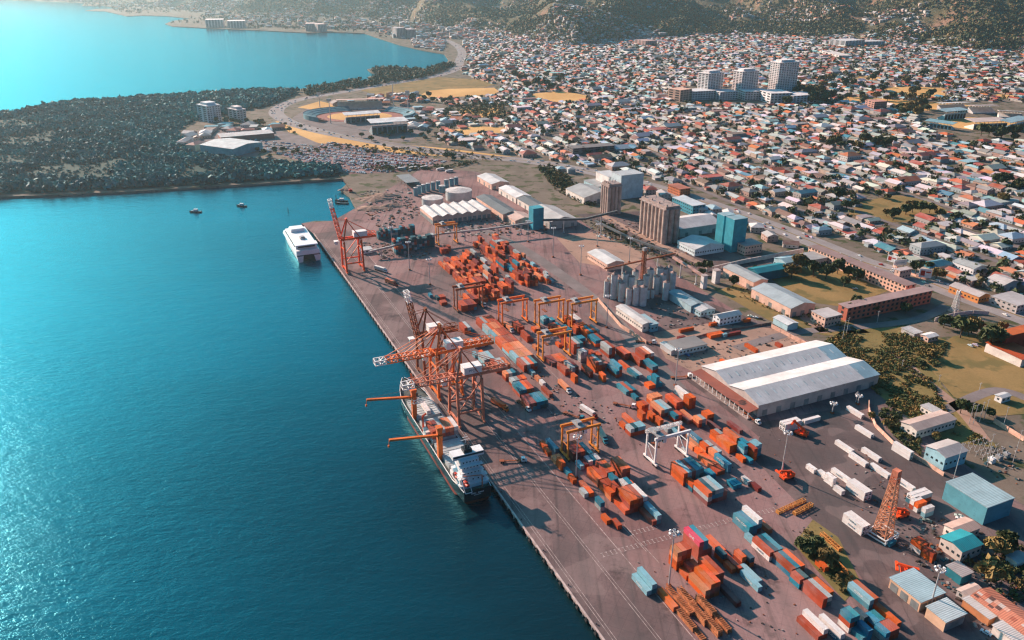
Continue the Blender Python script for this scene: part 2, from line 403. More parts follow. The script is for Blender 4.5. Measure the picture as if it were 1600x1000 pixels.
# roads
HWY, HWY_Q = ribbon('highway', [(1640, 513), (1600, 497), (1500, 460), (1425, 432), (1350, 410), (1262, 375), (1200, 351), (1100, 316), (1010, 289), (920, 268), (820, 251), (720, 243), (640, 231), (560, 217), (500, 205), (455, 192), (432, 178), (440, 166), (470, 155), (540, 143), (610, 131), (680, 119), (712, 108), (718, 95), (722, 82), (712, 70), (690, 60)], 28, .16, G_HWY)
ribbon('highway_median', [(1640, 513), (1600, 497), (1500, 460), (1425, 432), (1350, 410), (1262, 375), (1200, 351), (1100, 316), (1010, 289), (920, 268), (820, 251), (720, 243), (640, 231), (560, 217), (500, 205)], 1.6, .22, G_GRASS)
ribbon('service_road', [(480, 190), (520, 205), (600, 222), (700, 236), (790, 247)], 9, .17, G_ROAD)
ribbon('service_road', [(700, 160), (780, 158), (850, 163), (960, 158), (1050, 163)], 9, .17, G_ROAD)
ribbon('service_road', [(1640, 640), (1560, 610), (1480, 640), (1430, 660), (1395, 650)], 8, .17, G_ROAD)
ribbon('service_road', [(1150, 545), (1240, 520), (1330, 512), (1430, 500), (1480, 478)], 9, .18, G_ROAD)
ribbon('service_road', [(940, 336), (1010, 372), (1080, 405), (1150, 440), (1230, 480), (1290, 520)], 8, .18, G_DIRT)
ribbon('railway_track', [(1395, 548), (1440, 590), (1500, 640), (1540, 690)], 7, .17, G_DIRT)
ribbon('access_road', [(1080, 590), (1180, 665), (1290, 770), (1345, 850), (1420, 1010), (1480, 1100)], 11, .19, G_DARK)
ribbon('access_road', [(700, 340), (800, 380), (905, 450), (960, 500), (1030, 575), (1085, 640)], 12, .15, G_ROAD)

# ------------------------------------------------------------------ hills
FOOT = [(-3000, -14), (-600, -8), (0, -1), (150, 4), (250, 10), (430, 22), (560, 26), (640, 30), (690, 48), (760, 54), (820, 64), (900, 73), (1000, 62), (1080, 57), (1180, 55), (1300, 62), (1400, 70), (1500, 80), (1600, 82), (1900, 86), (3000, 90), (5200, 98)]
_fx = np.array([p[0] for p in FOOT], float); _fy = np.array([P(*p).y for p in FOOT])
def vnoise(x, y, seed=0):
    "smooth value noise"
    xi = np.floor(x).astype(np.int64); yi = np.floor(y).astype(np.int64); fx = x - xi; fy = y - yi
    def h(a, c):
        n = (a * 374761393 + c * 668265263 + seed * 974711) & 0x7fffffff
        n = ((n ^ (n >> 13)) * 1274126177) & 0x7fffffff
        return ((n ^ (n >> 16)) & 0xffff) / 65535.0
    u = fx * fx * (3 - 2 * fx); w = fy * fy * (3 - 2 * fy)
    return (h(xi, yi) * (1 - u) + h(xi + 1, yi) * u) * (1 - w) + (h(xi, yi + 1) * (1 - u) + h(xi + 1, yi + 1) * u) * w
def fbm(x, y, seed=0, o=4):
    t = 0; a = .5
    for k in range(o): t = t + a * vnoise(x * 2 ** k, y * 2 ** k, seed + k * 17); a *= .5
    return t
def hillz(X, Y):
    X = np.asarray(X, float); Y = np.asarray(Y, float)
    px = 800 + FPX * X / (Y * CT + CH * ST)
    d = Y - np.interp(px, _fx, _fy)
    d = d + (fbm(X / 420., Y / 900., 3, 3) - .5) * 700
    ridge = 1 - np.abs(2 * fbm(X / 430. + .3, Y / 1300., 9, 3) - 1) * 2.1
    z = np.where(d > 0, 330 * (1 - np.exp(-np.maximum(d, 0) / 1050.)) * (.30 + 1.0 * np.clip(ridge, 0, 1)), 0)
    return z + np.where(d > 0, np.minimum(d / 60., 1) * (fbm(X / 150., Y / 150., 5, 3) - .4) * 44, 0)
def forest_mat():
    m, n, l, b = mk('forest_floor'); co = geopos(n)
    f = noise(n, l, co, .006, 6, .6); g = noise(n, l, co, .05, 5, .75)
    c = mixc(n, l, ramp(n, l, f, .35, .65), (.085, .082, .042), (.16, .12, .06))
    c = mixc(n, l, mathn(n, l, 'MULTIPLY', ramp(n, l, g, .4, .7), .6), c, (.02, .03, .018))
    c = mixc(n, l, ramp(n, l, noise(n, l, co, .004, 5, .6), .55, .66), c, (.28, .16, .10))
    l.new(c, b.inputs['Base Color']); b.inputs['Roughness'].default_value = .95
    bump(n, l, b, g, 8, 1.0); return m
FOREST = forest_mat()
cols = np.arange(-800, 2420, 9.0); rows = np.concatenate([np.linspace(-450, 900, 60), np.linspace(940, 5200, 40)])
X0, Y0 = [], []
for cx in cols:
    yf = np.interp(cx, _fx, _fy); yy = np.maximum(yf + rows, 900)
    X0.append((cx - 800) / FPX * (yy * CT + CH * ST)); Y0.append(yy)
X0 = np.array(X0); Y0 = np.array(Y0); Z0 = hillz(X0, Y0)
Z0 = np.where(Z0 <= 0.02, -3.5, Z0)
# keep the hill out of the sea
pxx = 800 + FPX * X0 / (Y0 * CT + CH * ST); 
nr, ncl = X0.shape[1], X0.shape[0]
V = np.c_[X0.ravel(), Y0.ravel(), Z0.ravel()]
ii = np.arange((ncl - 1) * nr).reshape(ncl - 1, nr)[:, :-1].ravel()
F = np.c_[ii, ii + nr, ii + nr + 1, ii + 1]
hill = npmesh('hills', V, F, FOREST, kind='structure')
hill.data.polygons.foreach_set('use_smooth', np.ones(len(F), bool))

# ------------------------------------------------------------------ foliage
def leaves(C, R, K, size, seed=0, hollow=.55):
    "K leaf sprays in each crown: C (n,3) centres, R (n,3) radii -> quads"
    g = np.random.default_rng(seed); n = len(C)
    d = g.normal(size=(n, K, 3)); d /= np.linalg.norm(d, axis=2, keepdims=True) + 1e-9
    d[:, :, 2] = np.where(d[:, :, 2] < -.45, -d[:, :, 2], d[:, :, 2])
    lump = 1 + .32 * np.sin(d[:, :, 0] * 4.1 + C[:, None, 0]) * np.sin(d[:, :, 1] * 3.7 + C[:, None, 1] * 1.3) + .2 * np.sin(d[:, :, 2] * 6 + C[:, None, 0] * .7)
    r = (hollow + (1 - hollow) * g.random((n, K)) ** .6) * lump
    p = C[:, None] + d * r[:, :, None] * R[:, None]
    nn = d + g.normal(scale=.55, size=d.shape); nn /= np.linalg.norm(nn, axis=2, keepdims=True) + 1e-9
    a = np.cross(nn, g.normal(size=d.shape)); a /= np.linalg.norm(a, axis=2, keepdims=True) + 1e-9
    c = np.cross(nn, a)
    s = (size * (.6 + .8 * g.random((n, K))))[:, :, None] * np.broadcast_to(np.asarray(R).mean(1)[:, None, None] if size < .99 else 1.0, (n, K, 1))
    a = a * s; c = c * s * (.5 + .5 * g.random((n, K, 1)))
    V = np.stack([p - a - c * .6, p + a * .7 - c, p + a + c * .7, p - a * .6 + c], 2).reshape(-1, 3)
    F = np.arange(len(V), dtype=np.int32).reshape(-1, 4)
    return V, F
def foliage_mat(name, attr):
    m, n, l, b = mk(name)
    if attr:
        at = n.new('ShaderNodeAttribute'); at.attribute_name = 'Col'; c = at.outputs['Color']
    else:
        c = n.new('ShaderNodeObjectInfo').outputs['Color']
    g = noise(n, l, geopos(n), .35, 3, .6)
    c = mixc(n, l, mathn(n, l, 'MULTIPLY', ramp(n, l, g, .35, .7), .5), c, mixc(n, l, 1.0, c, (.55, .62, .5), 'MULTIPLY'))
    l.new(c, b.inputs['Base Color']); b.inputs['Roughness'].default_value = .75
    b.inputs['Specular IOR Level'].default_value = .2
    return m
LEAF_A = foliage_mat('foliage_mass', True); LEAF_O = foliage_mat('foliage', False)
BARK = M('bark', (.12, .085, .06), .9)
def tcol(n, g, warm=.3):
    base = np.array([[.062, .078, .034], [.09, .09, .036], [.12, .095, .042], [.045, .068, .036], [.15, .10, .04]])
    k = g.choice(5, n, p=[.32, .28 * (1 - warm) + .1, .2 * warm + .1, .2, 1 - .32 - (.28 * (1 - warm) + .1) - (.2 * warm + .1) - .2])
    return base[k] * (.75 + .5 * g.random((n, 1)))
def mass(name, pts, R, K, size, label, seed, warm=.3, cat='trees', tone=(1, 1, 1), cols=None):
    g = np.random.default_rng(seed); n = len(pts)
    V, F = leaves(np.asarray(pts), np.asarray(R), K, size, seed)
    c = np.repeat(tcol(n, g, warm) * np.array(tone) if cols is None else cols, K * 4, 0)
    return tag(npmesh(name, V, F, LEAF_A, c, 'stuff'), label, cat)

# marsh wood on the point
def scatter(poly, n, seed):
    g = np.random.default_rng(seed); q = [P(*p) for p in poly]
    w = [(a.x, a.y) for a in q]; xs = [a[0] for a in w]; ys = [a[1] for a in w]
    x = g.uniform(min(xs), max(xs), n); y = g.uniform(min(ys), max(ys), n)
    k = inpoly_np(x, y, w); return x[k], y[k], g
MARSH = [(-300, 316), (0, 303), (200, 295), (450, 280), (533, 275), (530, 262), (400, 252), (300, 240), (275, 205), (300, 192), (420, 165), (470, 143), (400, 143), (200, 156), (112, 162), (0, 180), (-300, 195)]
x, y, g = scatter(MARSH, 22000, 21)
dens = fbm(x / 70, y / 70, 40, 4); px_, py_ = pix(x, y)
edge = (py_ > np.interp(px_, [-300, 0, 200, 450, 533], [308, 294, 287, 270, 264])) | (py_ < np.interp(px_, [-300, 0, 112, 200, 470], [202, 187, 170, 166, 155])) | ((px_ > 230) & (py_ < 190))
keep = (dens > .36) | edge
low = ~keep; keep = keep | (g.random(len(x)) < .55)
x, y, edge, low = x[keep], y[keep], edge[keep], low[keep]
rr = np.where(edge, 4.4, np.where(low, 1.5, 3.2)) * (.7 + .6 * g.random(len(x)))
mt = np.clip(np.clip((fbm(x / 38, y / 26, 44, 4) - .36) * 4.2, 0, 1)[:, None] * (.6 + .5 * g.random((len(x), 1))), 0, 1)
mcol = np.array([.003, .145, .160]) * (1 - mt) + np.array([.045, .285, .285]) * mt  # cyan haze over the point is put into these teal leaf colours
mass('mangrove_wood', np.c_[x, y, rr * .75], np.c_[rr, rr, rr * .95], 26, .52, 'dense dark green mangrove wood covering the marshy point', 22, .1, 'wood', (1, 1, 1), mcol)
# shore and highway trees, far
def strip(poly, n, seed, r, K, name, label, warm=.3):
    x, y, g = scatter(poly, n, seed); rr = r * (.65 + .7 * g.random(len(x)))
    return mass(name, np.c_[x, y, hillz(x, y) + rr * .8], np.c_[rr, rr, rr * .9], K, .42, label, seed + 1, warm, 'wood')
strip([(470, 141), (580, 125), (600, 119), (578, 113), (590, 107), (660, 111), (700, 101), (712, 104), (660, 122), (560, 137), (480, 150)], 2600, 31, 5.0, 16, 'shore_wood', 'low wood along the far bay shore beside the highway', .3)
strip([(258, 38), (320, 40), (400, 46), (570, 51), (600, 60), (690, 62), (690, 44), (560, 22), (300, 20), (200, 22), (160, 15), (90, 0), (400, 5)], 3800, 33, 9.0, 8, 'coastal_wood', 'hazy wood along the distant far shore of the bay', .2)
# forest on the hills
g = np.random.default_rng(51)
cx = g.uniform(-150, 1760, 62000); dd = g.gamma(1.5, 620, 62000) - 260
yf = np.interp(cx, _fx, _fy) + dd; xx = (cx - 800) / FPX * (yf * CT + CH * ST); zz = hillz(xx, yf)
fd = fbm(xx / 180, yf / 180, 60, 3)
k = (zz > 3) & (fd > .33) & (yf < 9000); xx, yf, zz = xx[k], yf[k], zz[k]
rr = (5.0 + 4.5 * g.random(len(xx)))
mass('hill_forest', np.c_[xx, yf, zz + rr * .35], np.c_[rr, rr, rr * .8], 8, .5, 'dark forest mantling the hills behind the town', 52, .6, 'forest', (1.5, 1.3, 1.15))
# scrub beside the twin shed
x, y, g = scatter([(1268, 548), (1320, 517), (1420, 512), (1480, 540), (1455, 590), (1480, 650), (1540, 690), (1490, 690), (1400, 640), (1335, 585)], 9000, 71)
kd = fbm(x / 14, y / 14, 70, 3) > .38; x, y = x[kd], y[kd]; rr = .95 * (.5 + 1.0 * g.random(len(x)))
mass('scrub', np.c_[x, y, rr * .6 + .1], np.c_[rr, rr, rr * .8], 26, .34, 'tangled brown-green scrub covering the waste ground behind the twin-gabled shed', 72, .9, 'scrub', (1.9, 1.6, 1.2))
for i_, (poly, n_, r_, nm_, lab_) in enumerate((([(838, 262), (860, 258), (905, 290), (935, 318), (925, 325), (870, 300)], 900, 1.8, 'verge_shrubs', 'low brown shrubs on the strip behind the warehouse row'), ([(925, 348), (940, 345), (1060, 402), (1100, 425), (1085, 428), (1000, 392), (930, 358)], 700, 1.1, 'verge_shrubs', 'low shrubs beside the conveyor lane in the mill yard'), ([(560, 262), (700, 258), (742, 252), (745, 256), (700, 264), (600, 270)], 600, 1.6, 'hedge_shrubs', 'dark hedge of low shrubs between car park and canopy shed'), ([(530, 225), (700, 236), (800, 248), (790, 252), (640, 244), (530, 232)], 500, 1.6, 'verge_shrubs', 'scattered shrubs along the highway verge by the car park'), ([(1125, 452), (1150, 445), (1300, 505), (1340, 515), (1290, 520)], 420, .9, 'verge_shrubs', 'low shrubs on the strip beside the long factory sheds'), ([(700, 165), (800, 160), (810, 190), (690, 190)], 320, 3.2, 'town_shrubs', 'bushy trees among the fields behind the stadium'), ([(1375, 640), (1400, 690), (1440, 715), (1440, 690), (1405, 665), (1400, 640)], 420, 1.0, 'garden_shrubs', 'brown-green garden shrubs round the pink hall'), ([(1245, 848), (1262, 825), (1300, 860), (1330, 910), (1320, 930), (1280, 890)], 300, .8, 'verge_shrubs', 'dry shrubs on the verge of the inland road'), ([(1510, 880), (1600, 850), (1640, 960), (1560, 930)], 200, 1.4, 'garden_shrubs', 'shrubs in the shaded gardens behind the depot'))):
    x, y, g = scatter(poly, n_, 300 + i_); rr = r_ * (.5 + g.random(len(x)))
    mass(nm_, np.c_[x, y, rr * .7], np.c_[rr, rr, rr * .85], 24, .36, lab_, 320 + i_, .6, 'shrubs', (1.3, 1.2, 1.0))
# ------------------------------------------------------------------ the town
ROOFC = [('white', (.60, .57, .55), .20), ('pale grey', (.40, .385, .375), .24), ('grey', (.25, .245, .24), .13), ('pale blue', (.30, .45, .50), .11), ('teal', (.05, .22, .28), .04), ('rust-red', (.36, .075, .045), .17), ('orange', (.52, .15, .05), .07), ('brown', (.19, .10, .075), .08)]
WALLC = [(.44, .40, .36), (.42, .29, .23), (.46, .35, .28), (.33, .31, .30), (.38, .24, .20), (.28, .34, .36), (.56, .53, .50)]
CITY = [(738, 46), (820, 46), (900, 52), (1000, 45), (1180, 38), (1400, 47), (1600, 54), (2200, 58), (2200, 760), (1900, 640), (1640, 498), (1500, 448), (1425, 421), (1350, 398), (1262, 364), (1205, 340), (1100, 306), (1010, 280), (920, 260), (850, 248), (790, 240), (720, 232), (690, 218), (672, 196), (690, 186), (800, 190), (800, 165), (690, 165), (655, 158), (690, 155), (780, 150), (790, 135), (760, 128), (730, 118), (728, 90)]
LM_BLOCK = [[(1050, 162), (1055, 136), (1265, 140), (1285, 164)], [(1430, 172), (1445, 160), (1640, 160), (1640, 226), (1500, 222), (1450, 200)], [(880, 275), (930, 262), (1000, 285), (950, 300)], [(1030, 300), (1060, 295), (1110, 316), (1100, 330)]]
CITYW = [tuple(P(*p))[:2] for p in CITY]
NOBUILD = [[tuple(P(*p))[:2] for p in q] for q in FIELDS + [PARK] + LM_BLOCK]
A2 = math.radians(-21); C1 = Vector((math.sin(A2), math.cos(A2), 0)); C2 = Vector((math.cos(A2), -math.sin(A2), 0))
OC = P(1300, 380)
houses = []; trees = []
g = random.Random(5)
hwy_pts = np.array([(p.x, p.y) for p in HWY_Q]) if 'HWY_Q' in globals() else np.array([(p.x, p.y) for p in _])
def clear_of_hwy(x, y, r=20): return np.min((hwy_pts[:, 0] - x) ** 2 + (hwy_pts[:, 1] - y) ** 2) > r * r
street_quads = MB()
def pick(L):
    t = g.random() * sum(q[2] for q in L); 
    for q in L:
        t -= q[2]
        if t <= 0: return q
    return L[-1]
def okp(x, y):
    if not inpoly(x, y, CITYW): return False
    if any(inpoly(x, y, q) for q in NOBUILD): return False
    return True
BD, BL = 55.0, 118.0
for bi in range(-22, 52):
    for bj in range(-4, 28):
        sh = (bi * 37 % 61)
        c0 = OC + C2 * (bi * BD) + C1 * (bj * BL + sh)
        cc = c0 + C2 * 23 + C1 * 54
        if not (-2600 < cc.x < 3000 and 380 < cc.y < 4300): continue
        pxc, pyc = pix(cc.x, cc.y)
        if pxc < 640 or pxc > 2080 or pyc > 640: continue
        green = float(fbm(np.array([cc.x / 420.]), np.array([cc.y / 420.]), 80, 2)[0])
        treep = .30 + .75 * max(0, green - .42) * 3
        if pxc > 1240 and pyc < 170: treep += .35
        far = cc.y > 1500
        for side in (0, 1):
            t = 0.0
            while t < 106:
                w = g.uniform(8.5, 15); big = g.random() < .05
                if big: w = g.uniform(20, 32)
                l_ = g.uniform(12, 20.5)
                p = c0 + C2 * (11 + side * 23.5 + g.uniform(-1.2, 1.2)) + C1 * (t + w / 2)
                t += w + g.uniform(1.0, 3.2)
                if not okp(p.x, p.y): continue
                if not clear_of_hwy(p.x, p.y, 27): continue
                if g.random() < treep * .55:
                    for k in range(g.choice((1, 1, 2))): trees.append((p.x + g.uniform(-7, 7), p.y + g.uniform(-7, 7), g.uniform(2.6, 5.5)))
                    if g.random() < .6: continue
                if g.random() < .05: continue
                hz_ = float(hillz(p.x, p.y))
                if hz_ > 30 or (hz_ > 8 and g.random() < .5): continue
                rc = pick(ROOFC); kind = g.choice(('gable', 'gable', 'hip', 'hip', 'cross', 'flat') if not big else ('gable', 'flat', 'hip'))
                houses.append(dict(x=p.x, y=p.y, z=max(0, hz_ - 1.2), w=w * 1.0, l=l_ * 1.08, h=g.choice((2.8, 3.0, 3.0, 3.2, 5.6)) + (2 if big else 0), rot=-A2 + g.uniform(-.05, .05) + (math.pi / 2 if g.random() < .25 and not big and abs(w - l_) < 5 else 0), kind=kind, rc=rc[0], rcol=tuple(q * g.uniform(.85, 1.12) for q in rc[1]), wc=g.choice(WALLC)))
                if g.random() < .62:
                    q = p + C2 * (g.choice((-1, 1)) * (l_ / 2 + g.uniform(-1, 1.5))) + C1 * g.uniform(-w / 2, w / 2); rc2 = pick(ROOFC)
                    houses.append(dict(x=q.x, y=q.y, z=max(0, hz_ - 1.2), w=g.uniform(4, 7.5), l=g.uniform(4, 8), h=g.choice((2.3, 2.6, 3.0)), rot=-A2 + g.uniform(-.1, .1), kind=g.choice(('flat', 'gable')), rc=rc2[0], rcol=tuple(v * .85 for v in rc2[1]), wc=g.choice(WALLC), shed=True))
                if g.random() < .85:
                    q = p + C2 * (g.choice((-1, 1)) * (l_ / 2 + 1)) + C1 * g.uniform(-w / 2, w / 2)
                    if g.random() < .82: trees.append((q.x, q.y, g.uniform(1.7, 4.4)))
                    elif g.random() < .7: houses.append(dict(x=q.x, y=q.y, w=4.5, l=5.5, h=2.6, rot=-A2, kind='flat', rc='pale grey', rcol=(.4, .39, .38), wc=g.choice(WALLC), shed=True))
        # streets round the block
        for (a, e, wd) in ((c0 + C2 * 50.5 + C1 * -5, c0 + C2 * 50.5 + C1 * (BL - 5), 7), (c0 + C1 * -6 + C2 * 47, c0 + C1 * -6 + C2 * -4.5, 7.5)):
            m_ = (a + e) / 2
            if all(okp(*tuple(a + (e - a) * f)[:2]) for f in (0, .5, 1)) and clear_of_hwy(m_.x, m_.y, 25):
                d = (e - a).normalized(); s = Vector((d.y, -d.x, 0)) * wd / 2; z = .2 if wd == 7 else .24
                street_quads.quad(*[(q.x, q.y, z) for q in (a - s, a + s, e + s, e - s)])
tag(street_quads.build('street', G_ROAD), kind='structure')
# houses climbing the hills and scattered along the far shore
for k in range(14000):
    cx = g.uniform(100, 1650); yf = float(np.interp(cx, _fx, _fy)) + g.gammavariate(1.3, 330) - 150
    X = (cx - 800) / FPX * (yf * CT + CH * ST); z = float(hillz(X, yf))
    cl = float(fbm(np.array([X / 260.]), np.array([yf / 260.]), 90, 3)[0])
    if z < 1.0 or z > 190 or g.random() < z / 300 or cl < .45 + (.05 if cx > 1330 else 0): continue
    rc = pick(ROOFC)
    houses.append(dict(x=X, y=yf, z=z - 1.5, w=g.uniform(9, 16), l=g.uniform(10, 18), h=g.choice((5, 6, 8, 9)), rot=g.uniform(-.5, .5), kind=g.choice(('gable', 'hip', 'flat')), rc=rc[0], rcol=rc[1], wc=g.choice(WALLC)))
for k in range(2400):
    cx = g.uniform(150, 760); cy = g.uniform(2, 62)
    p = P(cx, cy)
    if inpoly(cx, cy, COAST) and float(hillz(p.x, p.y)) <= .5 and cy < np.interp(cx, [150, 257, 300, 400, 570, 640, 700, 760], [10, 14, 18, 42, 47, 66, 76, 90]):
        rc = pick(ROOFC); s = g.choice((1, 1, 1.5))
        houses.append(dict(x=p.x, y=p.y, w=g.uniform(10, 18) * s, l=g.uniform(10, 20) * s, h=g.choice((4, 6, 7, 10, 14)), rot=g.uniform(-.4, .4), kind=g.choice(('gable', 'flat', 'hip')), rc=rc[0], rcol=rc[1], wc=g.choice(WALLC)))
# houses on the level ground beside the far end of the highway
SIDE = [[(1000, 296), (1095, 322), (1130, 336), (1200, 365), (1240, 386), (1172, 372), (1120, 345), (1050, 318)], [(920, 268), (1000, 291), (1010, 300), (985, 296), (940, 280)], [(860, 255), (915, 267), (900, 272), (870, 265)], [(725, 62), (745, 62), (735, 110), (722, 112)], [(640, 62), (700, 62), (690, 80), (650, 74)], [(575, 153), (650, 146), (660, 160), (600, 160)]]
for q in SIDE:
    x, y, gg = scatter(q, 900 if q is SIDE[4] else 260, 77)
    kept = []
    for X, Y in list(zip(x, y)):
        if len(kept) > 160 or any((X - a) ** 2 + (Y - c) ** 2 < 200 for a, c in kept) or not clear_of_hwy(X, Y, 20): continue
        kept.append((X, Y))
        rc = pick(ROOFC); houses.append(dict(x=float(X), y=float(Y), w=g.uniform(9, 15), l=g.uniform(10, 18), h=g.choice((3.5, 6)), rot=g.uniform(-.3, .3), kind=g.choice(('gable', 'hip')), rc=rc[0], rcol=rc[1], wc=g.choice(WALLC)))

def roof_shape(b, kind, w, l, h, e=.5, m=1, z0=0.0):
    "roof of a house w (x) by l (y), eaves at h; rise depends on the span"
    a, c = w / 2 + e, l / 2 + e; r = min(w, l) * .20
    t = .18
    if kind == 'flat':
        b.box(-a + .2, a - .2, -c + .2, c - .2, h, h + .45, m)
    elif kind == 'gable' or kind == 'cross':
        if l >= w:
            b.quad((-a, -c, h), (-a, c, h), (0, c, h + r), (0, -c, h + r), m); b.quad((a, c, h), (a, -c, h), (0, -c, h + r), (0, c, h + r), m)
            b.tri((-w / 2, -c + e, h), (w / 2, -c + e, h), (0, -c + e, h + r - .1), 0); b.tri((w / 2, c - e, h), (-w / 2, c - e, h), (0, c - e, h + r - .1), 0)
        else:
            b.quad((-a, -c, h), (a, -c, h), (a, 0, h + r), (-a, 0, h + r), m); b.quad((a, c, h), (-a, c, h), (-a, 0, h + r), (a, 0, h + r), m)
            b.tri((a - e, -c + e, h), (a - e, c - e, h), (a - e, 0, h + r - .1), 0); b.tri((-a + e, c - e, h), (-a + e, -c + e, h), (-a + e, 0, h + r - .1), 0)
        if kind == 'cross':
            q = w * .3; r2 = r * .85
            b.quad((-q, -c - 1.6, h), (-q, 0, h), (0, 0, h + r2), (0, -c - 1.6, h + r2), m); b.quad((q, 0, h), (q, -c - 1.6, h), (0, -c - 1.6, h + r2), (0, 0, h + r2), m)
            b.tri((-q, -c - 1.4, h), (q, -c - 1.4, h), (0, -c - 1.4, h + r2 - .1), 0)
    else:
        if l >= w:
            k = c - a * .95
            b.quad((-a, -c, h), (-a, c, h), (0, k, h + r), (0, -k, h + r), m); b.quad((a, c, h), (a, -c, h), (0, -k, h + r), (0, k, h + r), m)
            b.tri((-a, -c, h), (0, -k, h + r), (a, -c, h), m); b.tri((a, c, h), (0, k, h + r), (-a, c, h), m)
        else:
            k = a - c * .95
            b.quad((-a, -c, h), (a, -c, h), (k, 0, h + r), (-k, 0, h + r), m); b.quad((a, c, h), (-a, c, h), (-k, 0, h + r), (k, 0, h + r), m)
            b.tri((a, -c, h), (a, c, h), (k, 0, h + r), m); b.tri((-a, c, h), (-a, -c, h), (-k, 0, h + r), m)
# landmarks used to say which house or tree is meant
LANDMARKS = [('the big twin-gabled shed', 1250, 610), ('the tall blue mill tower', 1140, 385), ('the three white towers', 1170, 155), ('the cricket ground', 1530, 200), ('the long red office block', 1390, 470), ('the old concrete silos', 1025, 370),
             ('the athletics stadium', 555, 185), ('the tree-ringed park', 1405, 330), ('the large tan field', 875, 152), ('the orange-roofed block', 1590, 560), ('the white hotel-like block', 327, 185), ('the blue box warehouse', 1530, 790), ('the billboards', 1400, 412)]
LMW = [(n, P(x, y)) for n, x, y in LANDMARKS]
def which(items, noun):
    "labels: the nth thing of its look counted outwards from a landmark"
    by = {}
    for it in items:
        n, d = min(((n, (p.x - it['x']) ** 2 + (p.y - it['y']) ** 2) for n, p in LMW), key=lambda q: q[1])
        by.setdefault((n, it['look']), []).append((d, it))
    for (n, lk), L in by.items():
        L.sort(key=lambda q: q[0])
        for i, (d, it) in enumerate(L):
            it['label'] = f"{lk} {noun}, {ordw(i + 1)} such out from {n}" if len(L) > 1 else f"{lk} {noun}, the one such by {n}"
for h_ in houses:
    h_['px'], h_['py'] = pix(h_['x'], h_['y'], h_.get('z', 0))
    h_['size'] = h_['w'] * h_['l'] / (h_['x'] ** 2 + h_['y'] ** 2 + CH * CH) * (1 if (-20 < h_['px'] < 1620 and -20 < h_['py'] < 1010) else 0)
houses = [h_ for h_ in houses if -60 < h_["px"] < 2050]
cand = sorted([h_ for h_ in houses if h_['size'] > 0 and not h_.get('shed') and 8 < h_['px'] < 1592], key=lambda q: -q['size'])[:300]
for h_ in cand: h_['solo'] = True; h_['look'] = h_['rc'] + {'gable': ' gable-roofed', 'hip': ' hip-roofed', 'cross': ' cross-gabled', 'flat': ' flat-roofed'}[h_['kind']]
which(cand, 'house')
ROOF_O = MO('roof_sheet', .55, None, .3); WALL_O = MO('house_wall', .85, None, .25)
GLASS = M('window_glass', (.03, .045, .05), .15, 0, .3)
def house_walls(b, w, l, h):
    b.box(-w / 2, w / 2, -l / 2, l / 2, 0, h, 0)
    for fl in range(max(1, int(h // 3))):
        z = fl * 3 + 1.0
        for sx in (-1, 1):
            for k in range(int(l // 4)):
                y = -l / 2 + 2 + k * 4; b.box(*sorted((sx * w / 2, sx * (w / 2 + .05))), y - .6, y + .6, z, z + 1.2, 1)
            for k in range(int(w // 4)):
                x = -w / 2 + 2 + k * 4; b.box(x - .6, x + .6, *sorted((sx * l / 2, sx * (l / 2 + .05))), z, z + 1.2, 1)
for h_ in cand:
    e = empty('house', (h_['x'], h_['y'], h_.get('z', 0)), h_['rot'], h_['label'], 'house', 'houses of the old town')
    b = MB(); house_walls(b, h_['w'], h_['l'], h_['h']); link('wall', b.mesh('house_wall', [WALL_O, GLASS]), e, color=h_['wc'])
    b = MB(); roof_shape(b, h_['kind'], h_['w'], h_['l'], h_['h'] + .02); link('roof', b.mesh('house_roof', [WALL_O, ROOF_O]), e, color=h_['rcol'])
# all the other houses
Vs, Fs, Cs = [], [], []; nv = 0; T3 = []
for h_ in houses:
    if h_.get('solo'): continue
    b = MB(); b.box(-h_['w'] / 2, h_['w'] / 2, -h_['l'] / 2, h_['l'] / 2, -2, h_['h'], 0); b.f = b.f[:4]; b.m = b.m[:4]
    roof_shape(b, h_['kind'], h_['w'], h_['l'], h_['h'] + .02)
    R = np.array(b.v); c, s = math.cos(h_['rot']), math.sin(h_['rot'])
    Vs.append(np.c_[R[:, 0] * c - R[:, 1] * s + h_['x'], R[:, 0] * s + R[:, 1] * c + h_['y'], R[:, 2] + h_.get('z', 0)])
    colv = np.zeros((len(R), 3))
    for f_, mi in zip(b.f, b.m): colv[list(f_)] = h_['rcol'] if mi else h_['wc']
    colv[:8] = h_['wc']; Cs.append(colv)
    for f_ in b.f: Fs.append(tuple(nv + q for q in f_))
    nv += len(R)
me = bpy.data.meshes.new('town_houses'); me.from_pydata(np.concatenate(Vs).tolist(), [], Fs)
at = me.color_attributes.new('Col', 'FLOAT_COLOR', 'POINT'); Cc = np.concatenate(Cs)
at.data.foreach_set('color', np.c_[Cc, np.ones(len(Cc))].astype(np.float32).ravel())
me.materials.append(MA('town_paint', .75, dirt=.3, sc=.15)); me.update()
tag(link('town_houses', me), 'thousands of small far houses with white, grey and red roofs', 'houses', None, 'stuff')
print('houses', len(houses), 'trees', len(trees))

